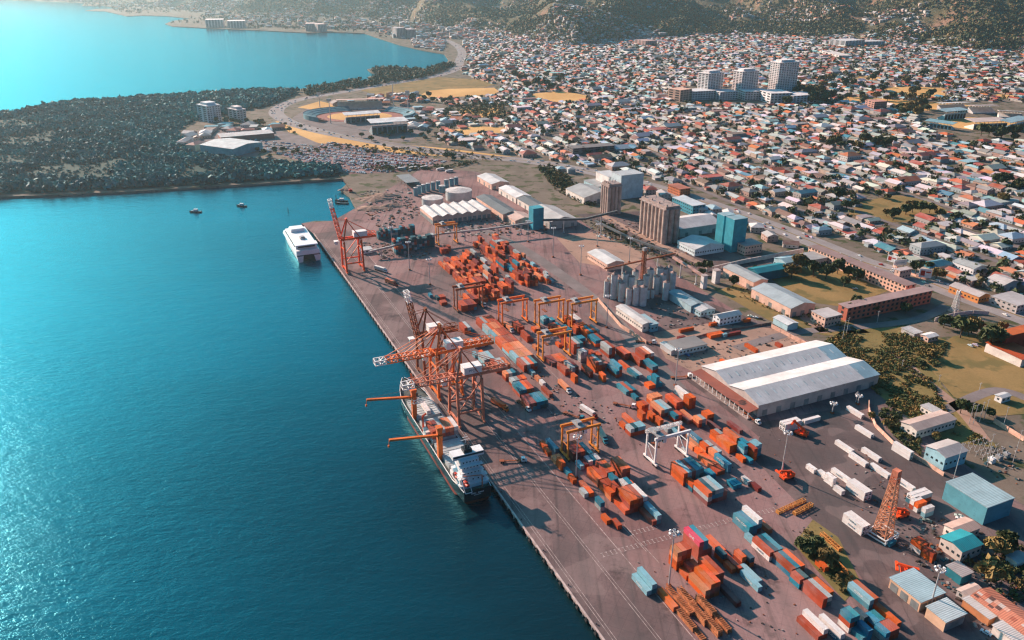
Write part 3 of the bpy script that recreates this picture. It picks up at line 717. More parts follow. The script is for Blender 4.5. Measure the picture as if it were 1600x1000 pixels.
# ------------------------------------------------------------------ trees one can tell apart
def tree_proto(seed, R, H, K, leaf=.17, clumps=9):
    gg = np.random.default_rng(seed)
    b = MB(); b.cyl((0, 0, 0), (0, 0, H * .45), R * .085, R * .06, 7)
    C = []
    for k in range(clumps):
        a = 2 * math.pi * k / clumps + gg.uniform(-.3, .3); rr = R * gg.uniform(.3, .72) if k else 0
        c = (rr * math.cos(a), rr * math.sin(a), H * gg.uniform(.58, .82) if k else H * .82); C.append(c)
        b.cyl((0, 0, H * .34), (c[0] * .8, c[1] * .8, c[2] * .92), R * .045, R * .015, 5)
    C = np.array(C); V, F = leaves(C, np.tile([[R * .44, R * .44, H * .2]], (clumps, 1)), K // clumps, leaf * R, seed + 1, .4) if leaf * R > .99 else leaves(C, np.tile([[R * .44, R * .44, H * .2]], (clumps, 1)), K // clumps, leaf, seed + 1, .4)
    me = b.mesh('tree_trunk', BARK)
    o = npmesh('crown', V, F, LEAF_O); mc = o.data; bpy.data.objects.remove(o); mc.name = 'tree_crown'
    return me, mc, R
TP = [tree_proto(101, 4, 7.5, 620, .30), tree_proto(102, 4, 9.5, 620, .30, 8), tree_proto(103, 4, 6, 620, .30, 11), tree_proto(104, 4, 8, 500, .34, 6)]
special = [(1236, 436, 6, 'tan-green'), (1249, 425, 7, 'tan-green'), (1222, 430, 5, 'tan-green'), (1270, 432, 6, 'dark green'), (1290, 436, 6, 'dark green'), (1308, 428, 5, 'dark green'), (1325, 432, 5, 'dark green'), (1338, 440, 5, 'dark green'), (1318, 448, 4, 'dark green'), (1430, 428, 5, 'dark green'), (1462, 437, 6.5, 'tan-green'), (1450, 424, 4, 'dark green'),
           (1322, 328, 6, 'dark green'), (1310, 315, 6, 'dark green'), (1335, 322, 5, 'dark green'), (1372, 308, 4, 'dark green'), (1385, 312, 4, 'dark green'), (1400, 303, 4, 'dark green'), (1415, 335, 7, 'dark green'), (1425, 332, 7, 'tan-green'), (1438, 334, 6, 'dark green'), (1452, 333, 5, 'dark green'), (1466, 340, 6, 'tan-green'), (1395, 345, 6, 'dark green'), (1385, 338, 4, 'tan-green'),
           (1500, 528, 6, 'dark green'), (1518, 520, 7, 'tan-green'), (1545, 545, 8, 'dark green'), (1555, 540, 6, 'dark green'), (1512, 525, 5, 'dark green'), (1566, 516, 4, 'tan-green'), (1474, 512, 5, 'dark green'), (1446, 556, 3.2, 'tan-green'), (1456, 562, 3, 'tan-green'), (1440, 572, 2.6, 'dark green'),
           (1555, 868, 5.2, 'tan-green'), (1568, 858, 4.2, 'dark green'), (1543, 910, 5, 'tan-green'), (1262, 865, 4.2, 'dark green'), (1275, 858, 3.6, 'dark green'), (1250, 858, 3.2, 'dark green'), (1291, 890, 4.0, 'tan-green'), (1305, 893, 2.6, 'dark green'), (1360, 655, 2.2, 'tan-green'), (1385, 668, 3, 'tan-green'), (1400, 660, 2.6, 'dark green'), (1378, 655, 2.4, 'dark green'), (1462, 690, 2.6, 'tan-green'),
           (1500, 646, 4, 'dark green'), (1520, 652, 4, 'dark green'), (1545, 650, 3.5, 'dark green'), (1390, 640, 2.6, 'dark green'), (1180, 425, 3, 'dark green'), (1105, 425, 4, 'dark green'), (1092, 420, 4, 'dark green'), (1145, 448, 4, 'dark green'), (1095, 430, 3, 'dark green'), (1340, 485, 5, 'dark green'), (1360, 490, 5, 'dark green'), (1375, 486, 4, 'dark green'), (1415, 490, 4, 'dark green'), (1330, 495, 4, 'dark green')]
for (x0, y0, x1, y1, n_, r_) in [(845, 268, 905, 308, 16, 3.6), (930, 350, 975, 372, 7, 2.6), (500, 230, 640, 244, 9, 3.2), (430, 196, 470, 210, 6, 3), (560, 208, 700, 222, 14, 3.6), (640, 176, 700, 196, 8, 4), (330, 190, 420, 197, 14, 4), (400, 236, 500, 248, 14, 3), (690, 222, 745, 232, 10, 3.5), (690, 248, 730, 252, 4, 4), (1210, 138, 1300, 165, 26, 8), (1280, 120, 1480, 160, 40, 7), (1400, 168, 1450, 186, 10, 8), (1530, 212, 1590, 220, 7, 7), (800, 120, 900, 145, 16, 7), (1290, 225, 1400, 238, 16, 6), (640, 150, 700, 162, 8, 5), (1560, 285, 1600, 330, 8, 6), (580, 258, 700, 262, 12, 1.6)]:
    for k in range(n_):
        f = (k + .5) / n_
        special.append((x0 + (x1 - x0) * f + g.uniform(-6, 6), y0 + (y1 - y0) * (f if y1 - y0 < 12 else (f if x0 in (845, 930) else g.random())), r_ * g.uniform(.75, 1.3), g.choice(('dark green', 'dark green', 'tan-green'))))
items = [dict(zip('xy', tuple(P(a, c_))[:2]), r=r, look=lk) for a, c_, r, lk in special]
sz = lambda it: it['r'] / math.sqrt(it['x'] ** 2 + it['y'] ** 2 + CH * CH)
cityt = [dict(x=a, y=c_, r=r, look='dark green' if g.random() < .7 else 'tan-green') for a, c_, r in trees]
vis = [it for it in cityt if 6 < pix(it['x'], it['y'])[0] < 1594 and 4 < pix(it['x'], it['y'])[1] < 995]
vis.sort(key=lambda it: -sz(it)); solo = items + vis[:max(0, 298 - len(items))]
ids = {id(q) for q in solo}; rest = [it for it in cityt if id(it) not in ids]
which(solo, 'tree')
for i, it in enumerate(solo):
    tm, cm, R = TP[i % 4]; s = it['r'] / R
    e = empty('tree', (it['x'], it['y'], .05), g.uniform(0, 6.28), it['label'], 'tree', 'trees of the town and port'); e.scale = (s, s, s * g.uniform(.85, 1.15))
    base = (.21, .145, .052) if it['look'] == 'tan-green' else (.08, .095, .038); v = g.uniform(.8, 1.25)
    link('trunk', tm, e); link('crown', cm, e, color=tuple(q * v for q in base))
q = np.array([(it['x'], it['y'], it['r'] * .9 + float(hillz(it['x'], it['y']))) for it in rest]); r_ = np.array([it['r'] for it in rest])
mass('town_trees', q, np.c_[r_, r_, r_ * .85], 26, .4, 'small dark green trees scattered among the far houses', 91, .25, 'trees')
# ------------------------------------------------------------------ quay edge
ROT = -AZ
CONC = M('weathered_concrete', (.34, .27, .25), .9, var=.3, sc=.2)
RUBBER = M('black_rubber', (.02, .02, .022), .8)
ORANGE = M('crane_orange', (.74, .165, .03), .5, .0, .18, .15, (.22, .06, .03))
REDOR = M('crane_red_orange', (.76, .085, .02), .5, .0, .18, .15, (.24, .05, .03))
YELLOR = M('gantry_yellow', (.66, .23, .04), .5, .0, .2, .2, (.25, .09, .03))
RUSTY = M('rusty_steel', (.24, .075, .035), .8, .0, .4, .6)
PINKST = M('faded_steel', (.58, .20, .12), .7, .0, .3, .3)
WHITE = M('white_paint', (.76, .75, .73), .5, 0, .08, .2, (.45, .40, .36))
GREY = M('grey_steel', (.33, .33, .33), .5, .2, .2, .3)
DGREY = M('dark_grey_steel', (.07, .07, .075), .6, .1, .3, .4)
TEALP = M('teal_paint', (.03, .20, .26), .5, 0, .15, .2)
HULLB = M('hull_dark', (.012, .022, .028), .45, 0, .4, .2)
HULLR = M('hull_red', (.22, .05, .035), .6, 0, .3, .2)
REDP = M('red_paint', (.45, .04, .025), .5, 0, .2, .3)
qs = MB()
for s in np.arange(q1, q0 + 62, 8.0): pass
b = MB()
b.box(-.6, .35, q1, q0 + 60, -1.0, .32)
tag(b.build('quay_wall', CONC, None, tuple(O0), ROT), kind='structure')
Qtop = tag(empty('quay_kerb', tuple(O0), ROT), kind='structure')
b = MB(); b.box(-.75, .15, q1, q0 + 60, .325, .52); b.build('kerb', M('pale_concrete', (.46, .36, .33), .9, var=.25, sc=.3), Qtop)
pile_me = MB().cyl((0, 0, -6), (0, 0, -.98), .42, .42, 8).mesh('pile', CONC)
fb = MB(); fb.box(-.45, .1, -.7, .7, -2.2, .2); fb.cyl((-.5, -.8, -1.0), (-.5, .8, -1.0), .42, .42, 8); fend_me = fb.mesh('fender', RUBBER)
for i, s in enumerate(np.arange(toSD(P(1010, 1090))[0], q0 + 56, 4.0)):
    if i % 2 == 0: link('pile', pile_me, Qtop, (-.3, float(s), 0))
    else: link('fender', fend_me, Qtop, (-.72, float(s), 0))
boll = MB(); boll.cyl((0, 0, .0), (0, 0, .55), .28, .2, 8); boll.cyl((0, 0, .45), (0, 0, .7), .42, .36, 8); bm_ = boll.mesh('bollard', DGREY)
for i, s in enumerate(np.arange(-100, q0, 25.0)):
    tag(link('bollard', bm_, None, tuple(SD(float(s), 1.2, .1)), ROT), f"dark iron mooring bollard on the quay edge, {ordw(i + 1)} counted from the flat racks", 'bollard', 'bollards along the quay')

# ------------------------------------------------------------------ shipping containers
CC = dict(o=(.68, .115, .018), r=(.40, .065, .025), m=(.20, .032, .028), s=(.68, .23, .10), t=(.015, .21, .30), c=(.22, .45, .52), g=(.36, .40, .40), w=(.74, .70, .67), d=(.012, .085, .11), p=(.60, .02, .09))
CN = dict(o='orange', r='rust-brown', m='maroon', s='salmon', t='blue', c='pale blue', g='grey', w='white', d='dark teal', p='magenta')
CONT = MO('container_paint', .55, (1, .42), .25); CONT_D = MO('container_door_paint', .5, None, .3)
def cont_mesh(L, top=True):
    b = MB(); w, h = 1.22, 2.59
    b.box(-w + .05, w - .05, -L / 2 + .06, L / 2 - .05, .12, h - .05)
    for x in (-1, 1):
        for y in (-1, 1): b.box(*sorted((x * w, x * (w - .14))), *sorted((y * L / 2, y * (L / 2 - .14))), 0, h)
        b.box(*sorted((x * w, x * (w - .09))), -L / 2 + .141, L / 2 - .141, 0, .16); b.box(*sorted((x * w, x * (w - .09))), -L / 2 + .141, L / 2 - .141, h - .11, h - .002)
    for y in (-1, 1): b.box(-w + .141, w - .141, *sorted((y * L / 2, y * (L / 2 - .12))), h - .12, h - .003); b.box(-w + .141, w - .141, *sorted((y * L / 2, y * (L / 2 - .12))), 0, .14)
    return b.mesh('container_body', CONT)
def door_mesh(L):
    b = MB(); y = -L / 2
    for s in (-1, 1):
        b.box(*sorted((s * .02, s * 1.07)), y - .02, y + .05, .15, 2.46)
        for x in (.3, .75): b.box(s * x - .03, s * x + .03, y - .08, y - .021, .05, 2.5)
    return b.mesh('container_door', CONT_D)
def reefer_end(L):
    b = MB(); y = -L / 2; b.box(-1.05, 1.05, y - .05, y + .05, .2, 2.4, 0); b.box(-.8, .8, y - .09, y - .051, .4, 1.2, 1); b.cyl((-.0, y - .1, 1.8), (0, y - .052, 1.8), .42, .42, 10, 1)
    return b.mesh('cooling_unit', [WHITE, DGREY])
CL = {20: 6.06, 40: 12.19}
CM = {k: cont_mesh(v) for k, v in CL.items()}; DM = {k: door_mesh(v) for k, v in CL.items()}; RM = {k: reefer_end(v) for k, v in CL.items()}
placed = []; conts = []
BLKN = {}
def blk(desc, bays, rot=0.0, jit=.05):
    "bays: (photo x, y of the near seaward ground corner, length in feet, stacks from the seaward row on, each written from the ground up)"
    BLKN[desc] = (len(bays), max(len(q[3].split('|')) for q in bays), max(len(t) for q in bays for t in q[3].split('|')))
    for bi, (x, y, L, st) in enumerate(bays):
        c = P(x, y) if not isinstance(x, tuple) else SD(*x)
        s0, d0 = toSD(c); l = CL[L]
        for k, stack in enumerate(st.split('|')):
            if stack in ('', '_'): continue
            s, d = s0, d0 + k * 2.58
            if not rot:
                ok = False
                for ds, dd in ((0, 0), (.8, 0), (-.8, 0), (0, .6), (1.8, 0), (-1.8, 0), (0, -.6), (2.8, 0), (-2.8, 0), (0, 1.3), (0, -1.3), (1.8, 1.3), (-1.8, -1.3), (4, 0), (-4, 0)):
                    R = (s + ds, s + ds + l, d + dd, d + dd + 2.44)
                    if not any(R[0] < q[1] and q[0] < R[1] and R[2] < q[3] and q[2] < R[3] for q in placed): ok = True; break
                if not ok: continue
                placed.append(R); s, d = R[0], R[2]
                ctr = SD(s + l / 2, d + 1.22)
            else:
                ctr = c + (EU * k * 2.58 + EU * 1.22 + EW * (l / 2))
            for ti, ch in enumerate(stack):
                conts.append(dict(p=ctr + Vector((g.uniform(-jit, jit), g.uniform(-jit, jit), .16 + ti * 2.595)), L=L, c=ch, rot=ROT + rot + g.uniform(-.006, .006), lab=(desc, bi, k, ti), top=ti == len(stack) - 1))
rr = random.Random(31)
def genstack(pal, hmin, hmax): return ''.join(rr.choice(pal) for _ in range(rr.randint(hmin, hmax)))
def gen(desc, s0, s1, d0, nrows, pal, hmin, hmax, fill=.85, L=None):
    bays = []; s = s0
    while s < s1:
        l = L or rr.choice((20, 20, 40)); 
        if s + CL[l] > s1 + 3: break
        bays.append(((s, d0), 0, l, '|'.join(genstack(pal, hmin, hmax) if rr.random() < fill else '_' for _ in range(nrows)))); s += CL[l] + .45
    blk(desc, bays)

blk('tall cluster behind the near mast', [(1056, 893, 20, 'ooss|oors|rsor'), (1068, 884, 40, '_|_|_|rrrp|rrtt|rr'), (1064, 899, 20, 'o|or|so')])
blk('long stacks beside the near mast', [(1092, 929, 40, 'os|rro|oro|tro|orr')])
blk('standing alone inland of the near light mast', [(1146, 946, 40, 'm')])
blk('pale blue group by the quay edge', [(1010, 932, 40, 'c|tc')])
blk('end-on to the flat racks', [(1052, 957, 40, 'o|_')])
blk('loose cluster inland of the near mast', [(1127, 868, 40, 'o'), (1128, 882, 20, 'od'), (1146, 890, 40, 'r'), (1158, 886, 20, 'ro'), (1169, 888, 20, 'od'), (1144, 897, 20, 'o'), (1174, 917, 40, 'c|c')])
blk('block by the slim grey mast', [(934, 762, 40, 'oo|mr|rrr|rro'), (954, 784, 20, 'so|oor|_|tow|ott|so'), (946, 774, 20, 'or|rr|tot|ow'), (975, 804, 40, 'o|rro|rro|mrr|rrw'), (1014, 817, 40, 'r|tc'), (958, 757, 40, '_|_|rro|rro')])
blk('strung along the apron below slim mast', [(913, 779, 20, 'g'), (920, 778, 40, 'o'), (938, 800, 20, 'gt'), (948, 821, 20, 'o'), (965, 829, 20, 'r')])
blk('under the tall orange gantry', [(895, 722, 40, 'mm|mm|mr|_|t'), (920, 728, 20, 'w|t|w'), (907, 735, 20, 'c|m|m')])
blk('line seaward of the tall orange gantry', [(850, 704, 20, 'o'), (856, 714, 20, 'o'), (861, 710, 40, '_|t'), (868, 727, 20, 's|s'), (877, 737, 20, 'oo'), (888, 746, 20, 't'), (894, 756, 20, 'o')])
blk('tall block by the white gantry', [(1067, 760, 40, 'ooo|ttc|mmm|ttt|ddt'), (1081, 770, 20, 'to'), (1103, 790, 40, 'mgo|mtd|mtg|mtc|mr'), (1108, 748, 20, '_|_|r|r'), (1100, 752, 20, '_|t|t')])
blk('line just inland of white gantry', [(1115, 738, 40, 'o|o'), (1130, 754, 40, 'sw|s'), (1146, 766, 20, 't|t'), (1082, 705, 20, 's'), (1090, 711, 20, 'o|_'), (1091, 700, 40, 'st'), (1102, 711, 20, 'so|sg'), (1112, 718, 20, 'ss|sg'), (1101, 727, 20, 'g')])
blk('line led by two stacked blue ones', [(1131, 735, 40, 'tt'), (1151, 752, 40, 'o'), (1168, 760, 20, 'w'), (1182, 769, 20, 'm')])
blk('row opposite the twin-gabled shed', [(1118, 692, 20, 'oo|og'), (1136, 707, 40, 'oo|oo|ooo'), (1154, 711, 20, 'tct|ttt|gg'), (1171, 717, 20, 'oor|ttc|ttc'), (1160, 724, 20, 'o|t'), (1080, 661, 40, 's'), (1091, 669, 20, 'rs|tg'), (1104, 661, 20, 'mo|mo'), (1115, 672, 40, 'm'), (1144, 682, 40, '_|_|m')])
blk('row below the rust-roofed canopy', [(1056, 641, 40, 'ro|rr'), (1064, 647, 20, 'oo'), (1070, 642, 20, '_|ooo|rro'), (1060, 630, 40, '_|_|ww')])
blk('cluster midway from shed to quay', [(1002, 646, 20, 'oo|or'), (1018, 634, 20, 'os|os|os'), (1019, 661, 20, 'oo'), (1028, 667, 20, 'oo'), (1021, 656, 40, '_|_|rs|rc|gg'), (1040, 675, 20, 'g|d'), (1052, 679, 20, 'c|d|o'), (1043, 665, 20, '_|_|rt|rr'), (1057, 668, 40, '_|_|m|m')])
blk('small group on the crossing lane', [(975, 672, 20, 'o'), (985, 683, 20, 'rg|rd|rc|rc'), (982, 668, 40, '_|o|_'), (992, 662, 20, '_|_|oo')])
blk('near end of the middle yard', [(978, 618, 40, 't|r|t'), (993, 627, 20, 't'), (1014, 609, 20, 'o|o|ttt|t'), (1022, 602, 20, 't|r')])
blk('flat block before the middle gantry', [(862, 573, 40, 'm|m|o|o|o'), (883, 588, 40, 'rr|o|gg|mm'), (898, 600, 20, 'oo|_|_'), (890, 594, 20, 'o|r'), (911, 594, 40, '_|_|mr'), (876, 583, 20, 'r|ro')])
blk('tall rows of the middle yard', [(896, 554, 40, 'rrr|rrg|ttt'), (907, 567, 20, 'gwg|gww'), (915, 570, 20, '_|_|rrr|oo|rr'), (930, 583, 40, 'oor|oog|rr|tr'), (942, 598, 20, 'oo'), (951, 593, 40, '_|_|rt|rrt'), (884, 545, 20, 'rr|ro|ot')])
blk('landward rows of the middle yard', [(930, 543, 40, 'ot|ot|rr'), (951, 560, 40, 'rgg|rrr'), (980, 580, 40, 'o'), (994, 593, 40, 't|g'), (966, 566, 40, '_|_|rr|ro'), (988, 575, 40, '_|_|rr'), (1013, 585, 40, '_|rt|rt'), (992, 568, 40, '_|_|_|rr|rs|rw'), (918, 530, 40, 'oo|rt|oo|rg')])
blk('rows under the paired gantries', [(837, 548, 20, 's'), (824, 536, 40, 'rr|r'), (810, 522, 40, 'rr|mr'), (849, 508, 20, 'tc|tt|c|t'), (862, 520, 20, 'or|rr|gt'), (876, 530, 40, 'rr|oo|tt|dt'), (868, 545, 20, '_|o'), (900, 523, 20, 'ro|rr|oo|wo'), (905, 540, 20, 'rt|rt'), (890, 512, 40, 'oo|rr|rw|ww'), (835, 520, 20, 'o|s')])
bays = []
cols_ = ['rr|gg|ro|rt', 'cc|cs|os|os|os', 'co|ro|ss|ss|ss', 'oo|ro|rr|rr|rr', 'cc|cs|rr|rr|rr', 'cg|co|os|os|rr', 'rr|cg|so|rr|rr']
for i_, st in enumerate(cols_): bays.append(((117.3 + i_ * 12.6, 68.3), 0, 40, st))
bays.append(((109.5, 71), 0, 20, 'c'))
blk('flat orange block behind quay cranes', bays)
blk('stacks along the quay road', [(827, 643, 40, 'rm|tm|tt|dt|dt'), (812, 622, 40, 'rt|rt|ro|rr'), (801, 607, 20, 'rg|tg|gr|oo'), (776, 584, 40, 'rr|rg|gg|oo'), (757, 573, 40, 'cg|rg|gc'), (790, 596, 20, 'rs|gg|tt'), (726, 523, 40, 'rr|rg|t'), (742, 545, 40, 'g|r|g|d'), (742, 560, 20, 'c|_|o')])
blk('short line beside the flat orange block', [(841, 598, 20, 's'), (848, 605, 20, 'w'), (858, 622, 40, 'r')])
gen('seaward half of the far yard', 243, 352, 86.5, 7, 'oooorrrrsmros', 1, 3, .8)
gen('inland half of the far yard', 250, 345, 107.5, 6, 'orrrosmmgro', 1, 4, .62)
gen('in the near rows of the far landward yard', 258, 386, 134, 5, 'oorrrsmmtro', 1, 4, .8)
gen('in the last rows of the far landward yard', 258, 384, 152, 4, 'orrmsrgco', 1, 3, .62)
blk('under the dark gantry', [(722, 488, 40, 'rr|rr|mm|rm|tr'), (733, 478, 40, 'oo|rm|rr')])
blk('in the small dumped group on the far apron', [(683, 470, 20, 'd|r|r'), (690, 478, 20, 'r|r'), (672, 466, 20, 't')])
blk('in the tall dark wall of stacks by the tank farm', [((392, 58), 0, 20, '|'.join(genstack('dddmtgrd', 4, 5) for _ in range(16))), ((437, 55), 0, 20, '|'.join(genstack('ddtdmg', 3, 4) for _ in range(15))), ((386, 58), 0, 20, 'dto|dmr|ddr|gdc')])
blk('in the pair by the far gantry', [(690, 398, 20, 'rr|rm|mr'), (697, 394, 20, 'mr|rr')])
blk('long line by the inland road', [(1169, 838, 40, 'tt|tt|mtw'), (1175, 852, 20, 'c'), (1201, 878, 40, 'wr|dd|tt'), (1180, 842, 40, '_|_|_|o'), (1233, 903, 40, 'tr|tt|ro'), (1243, 917, 20, 'tr|dd|t'), (1273, 942, 40, 'rr|dg|_|o'), (1306, 970, 40, 'owt|mrr'), (1325, 990, 20, 'wrt|ddt|_|dd'), (1260, 905, 20, '_|_|_|_|o')])
blk('at the foot of the inland line', [(1356, 954, 40, 'tc|oo'), (1398, 980, 40, 'o'), (1364, 989, 20, 'rt|rt'), (1381, 1006, 20, 'gt|rr|rr'), (1344, 1003, 20, 't|tt'), (1400, 1012, 40, 'o|r')])
blk('on the quay side of the inland line', [(1277, 1003, 40, 'r|rw'), (1311, 1008, 40, 'tw')])
WHITEBLK = [(1329, 711, 40, 'w'), (1351, 731, 40, 'w'), (1366, 725, 40, '_|w'), (1386, 749, 40, 'w'), (1424, 770, 40, 'w'), (1360, 686, 40, 'w'), (1420, 720, 40, 'ww'), (1271, 741, 20, 'w'), (1287, 749, 20, 'w'), (1298, 760, 20, 'ww'), (1324, 757, 40, 'w'), (1314, 775, 20, 'w'), (1349, 784, 40, 'ww|ww'), (1304, 768, 20, 'w'), (1345, 838, 40, 'ww|ww'), (1345, 655, 40, 'w')]
blk('white rows on the dark yard', WHITEBLK)
blk('side-on group near the twin-gabled shed', [(1226, 676, 40, 'ww|ww'), (1257, 664, 40, 'w')], rot=-math.pi / 2)
blk('side-on beside the blue box warehouse', [(1427, 792, 40, 'ow|tw'), (1432, 802, 20, 'wo|rw'), (1444, 810, 20, 'cw')], rot=-math.pi / 2)
blk('side-on by the flat grey hut', [(1060, 533, 20, 'm')], rot=-math.pi / 2)
blk('along the wall of the dirt lot', [(1063, 521, 40, 'o'), (1110, 511, 20, 'o'), (1110, 530, 40, 'o|o'), (1130, 528, 20, 'c'), (1137, 527, 40, 'm'), (1163, 505, 20, 'o')], rot=-math.pi / 2)
blk('tipped about the dirt lot', [(1180, 552, 40, 'o'), (1132, 572, 20, 'o'), (1219, 545, 20, 'r')])
blk('on the hut yard by the teal-roofed house', [(1437, 868, 20, 'wo|wr'), (1447, 875, 20, 'or')])
for q in conts:
    q['d2'] = (q['p'] - cam.location).length; a, c = pix(*q['p']); q['vis'] = 0 < a < 1600 and 0 < c < 1000
order = sorted([q for q in conts if q['vis']], key=lambda q: q['d2'] * (1 if q['L'] == 40 else 1.45) * (1 if q['top'] else 1.12))
solo_ids = {id(q) for q in order[:300]}
def lettering(txt, size, mat, parent, loc, rot):
    cu = bpy.data.curves.new('lettering', 'FONT'); cu.body = txt; cu.size = size; cu.align_x = 'CENTER'; cu.align_y = 'CENTER'; cu.extrude = .015; cu.resolution_u = 2
    o = bpy.data.objects.new('tmp', cu); COL.objects.link(o); bpy.context.view_layer.update()
    me = bpy.data.meshes.new_from_object(o.evaluated_get(bpy.context.evaluated_depsgraph_get())); bpy.data.objects.remove(o)
    me.materials.clear(); me.materials.append(mat)
    q = link('lettering', me, parent, loc); q.rotation_euler = rot; return q
_txt = {}
def ctext(txt, L, mat, e, sub='side', size=1.5):
    k = (txt, mat.name, size)
    x = -1.235
    if k in _txt: o = link('lettering', _txt[k], e, (x, 0, 1.3))
    else: o = lettering(txt, size, mat, e, (x, 0, 1.3), (0, 0, 0)); _txt[k] = o.data
    o.rotation_euler = (math.pi / 2, 0, -math.pi / 2)
LWHITE = M('white_lettering', (.8, .78, .76), .6, 0, .05); LBLUE = M('blue_lettering', (.02, .12, .2), .6, 0, .05)
seen = {}
Vs, Fs, Cs = [], [], []; nv = 0
nlong = 0
for q in conts:
    if id(q) in solo_ids:
        desc, bi, k, ti = q['lab']
        nb, nr_, nt_ = BLKN[desc]
        lab = CN[q['c']] + (' long' if q['L'] == 40 else ' short') + ' container' + (f", {ordw(ti + 1)} tier" if nt_ > 1 else '') + (f", {ordw(k + 1)} row" if nr_ > 1 else '') + (f", {ordw(bi + 1)} bay" if nb > 1 else '') + ', ' + desc
        if len(lab.split()) > 16: lab = lab.replace(' long container', ' container').replace(' short container', ' container')
        e = empty('shipping_container', tuple(q['p']), q['rot'], lab, 'container', 'shipping containers in the port')
        cj = rr.uniform(.72, 1.15); cq = tuple(min(.9, v * (cj if q['c'] not in 'wgc' else .8 + cj * .2) * (rr.uniform(.88, 1.12) if q['c'] not in 'wgc' else 1)) for v in CC[q['c']])
        link('body', CM[q['L']], e, color=cq)
        reef = q['c'] == 'w' and q['p'].x > 150
        if reef: link('cooling_unit', RM[q['L']], e)
        else: link('door', DM[q['L']], e, color=tuple(v * .85 for v in cq))
        if q['c'] == 'p': ctext('ONE', 40, LWHITE, e, size=2.0)
        elif q['L'] == 40 and q['d2'] < 480:
            if q['c'] in 'td' and rr.random() < .6: ctext('CMA CGM', 40, LWHITE, e, size=1.7)
            elif q['c'] == 'w' and rr.random() < .5: ctext('MAERSK', 40, LBLUE, e, size=1.3)
            elif q['c'] == 'c' and rr.random() < .5: ctext('MAERSK', 40, LWHITE, e, size=1.3)
    else:
        me = CM[q['L']]; R = np.empty(len(me.vertices) * 3); me.vertices.foreach_get('co', R); R = R.reshape(-1, 3)
        c, s = math.cos(q['rot']), math.sin(q['rot'])
        Vs.append(np.c_[R[:, 0] * c - R[:, 1] * s, R[:, 0] * s + R[:, 1] * c, R[:, 2]] + np.array(q['p']))
        Cs.append(np.tile(np.array(CC[q['c']]) * rr.uniform(.7, 1.15), (len(R), 1)))
        Fm = np.empty(len(me.loops), np.int32); me.loops.foreach_get('vertex_index', Fm); Fs.append(Fm.reshape(-1, 4) + nv); nv += len(R)
if Vs: tag(npmesh('far_containers', np.concatenate(Vs), np.concatenate(Fs), MA('far_container_paint', .6, dirt=.35, ribs=.42), np.concatenate(Cs), 'stuff'), 'stacked orange, rust and blue containers in the far yards', 'containers')
print('containers', len(conts))

# ------------------------------------------------------------------ cranes
def truss(b, x0, x1, y0, y1, z0, z1, step, t=.35, m=0):
    "box lattice along x"
    n = max(1, round((x1 - x0) / step)); xs = [x0 + (x1 - x0) * i / n for i in range(n + 1)]
    for y in (y0, y1):
        for z in (z0, z1): b.bar((x0, y, z), (x1, y, z), t * 1.3, t * 1.3, m)
        for i, x in enumerate(xs):
            b.bar((x, y, z0), (x, y, z1), t, t, m)
            if i < n: b.bar((x, y, z0 if i % 2 else z1), (xs[i + 1], y, z1 if i % 2 else z0), t, t, m)
    for x in xs: b.bar((x, y0, z0), (x, y1, z0), t, t, m); b.bar((x, y0, z1), (x, y1, z1), t, t, m)
def wheels(root, pts, r=.5, w=.5, name='wheel', axis='x', mat=RUBBER):
    me = MB().cyl((-w / 2, 0, 0) if axis == 'x' else (0, -w / 2, 0), (w / 2, 0, 0) if axis == 'x' else (0, w / 2, 0), r, r, 10).mesh(name, mat)
    for p in pts: link(name, me, root, p)
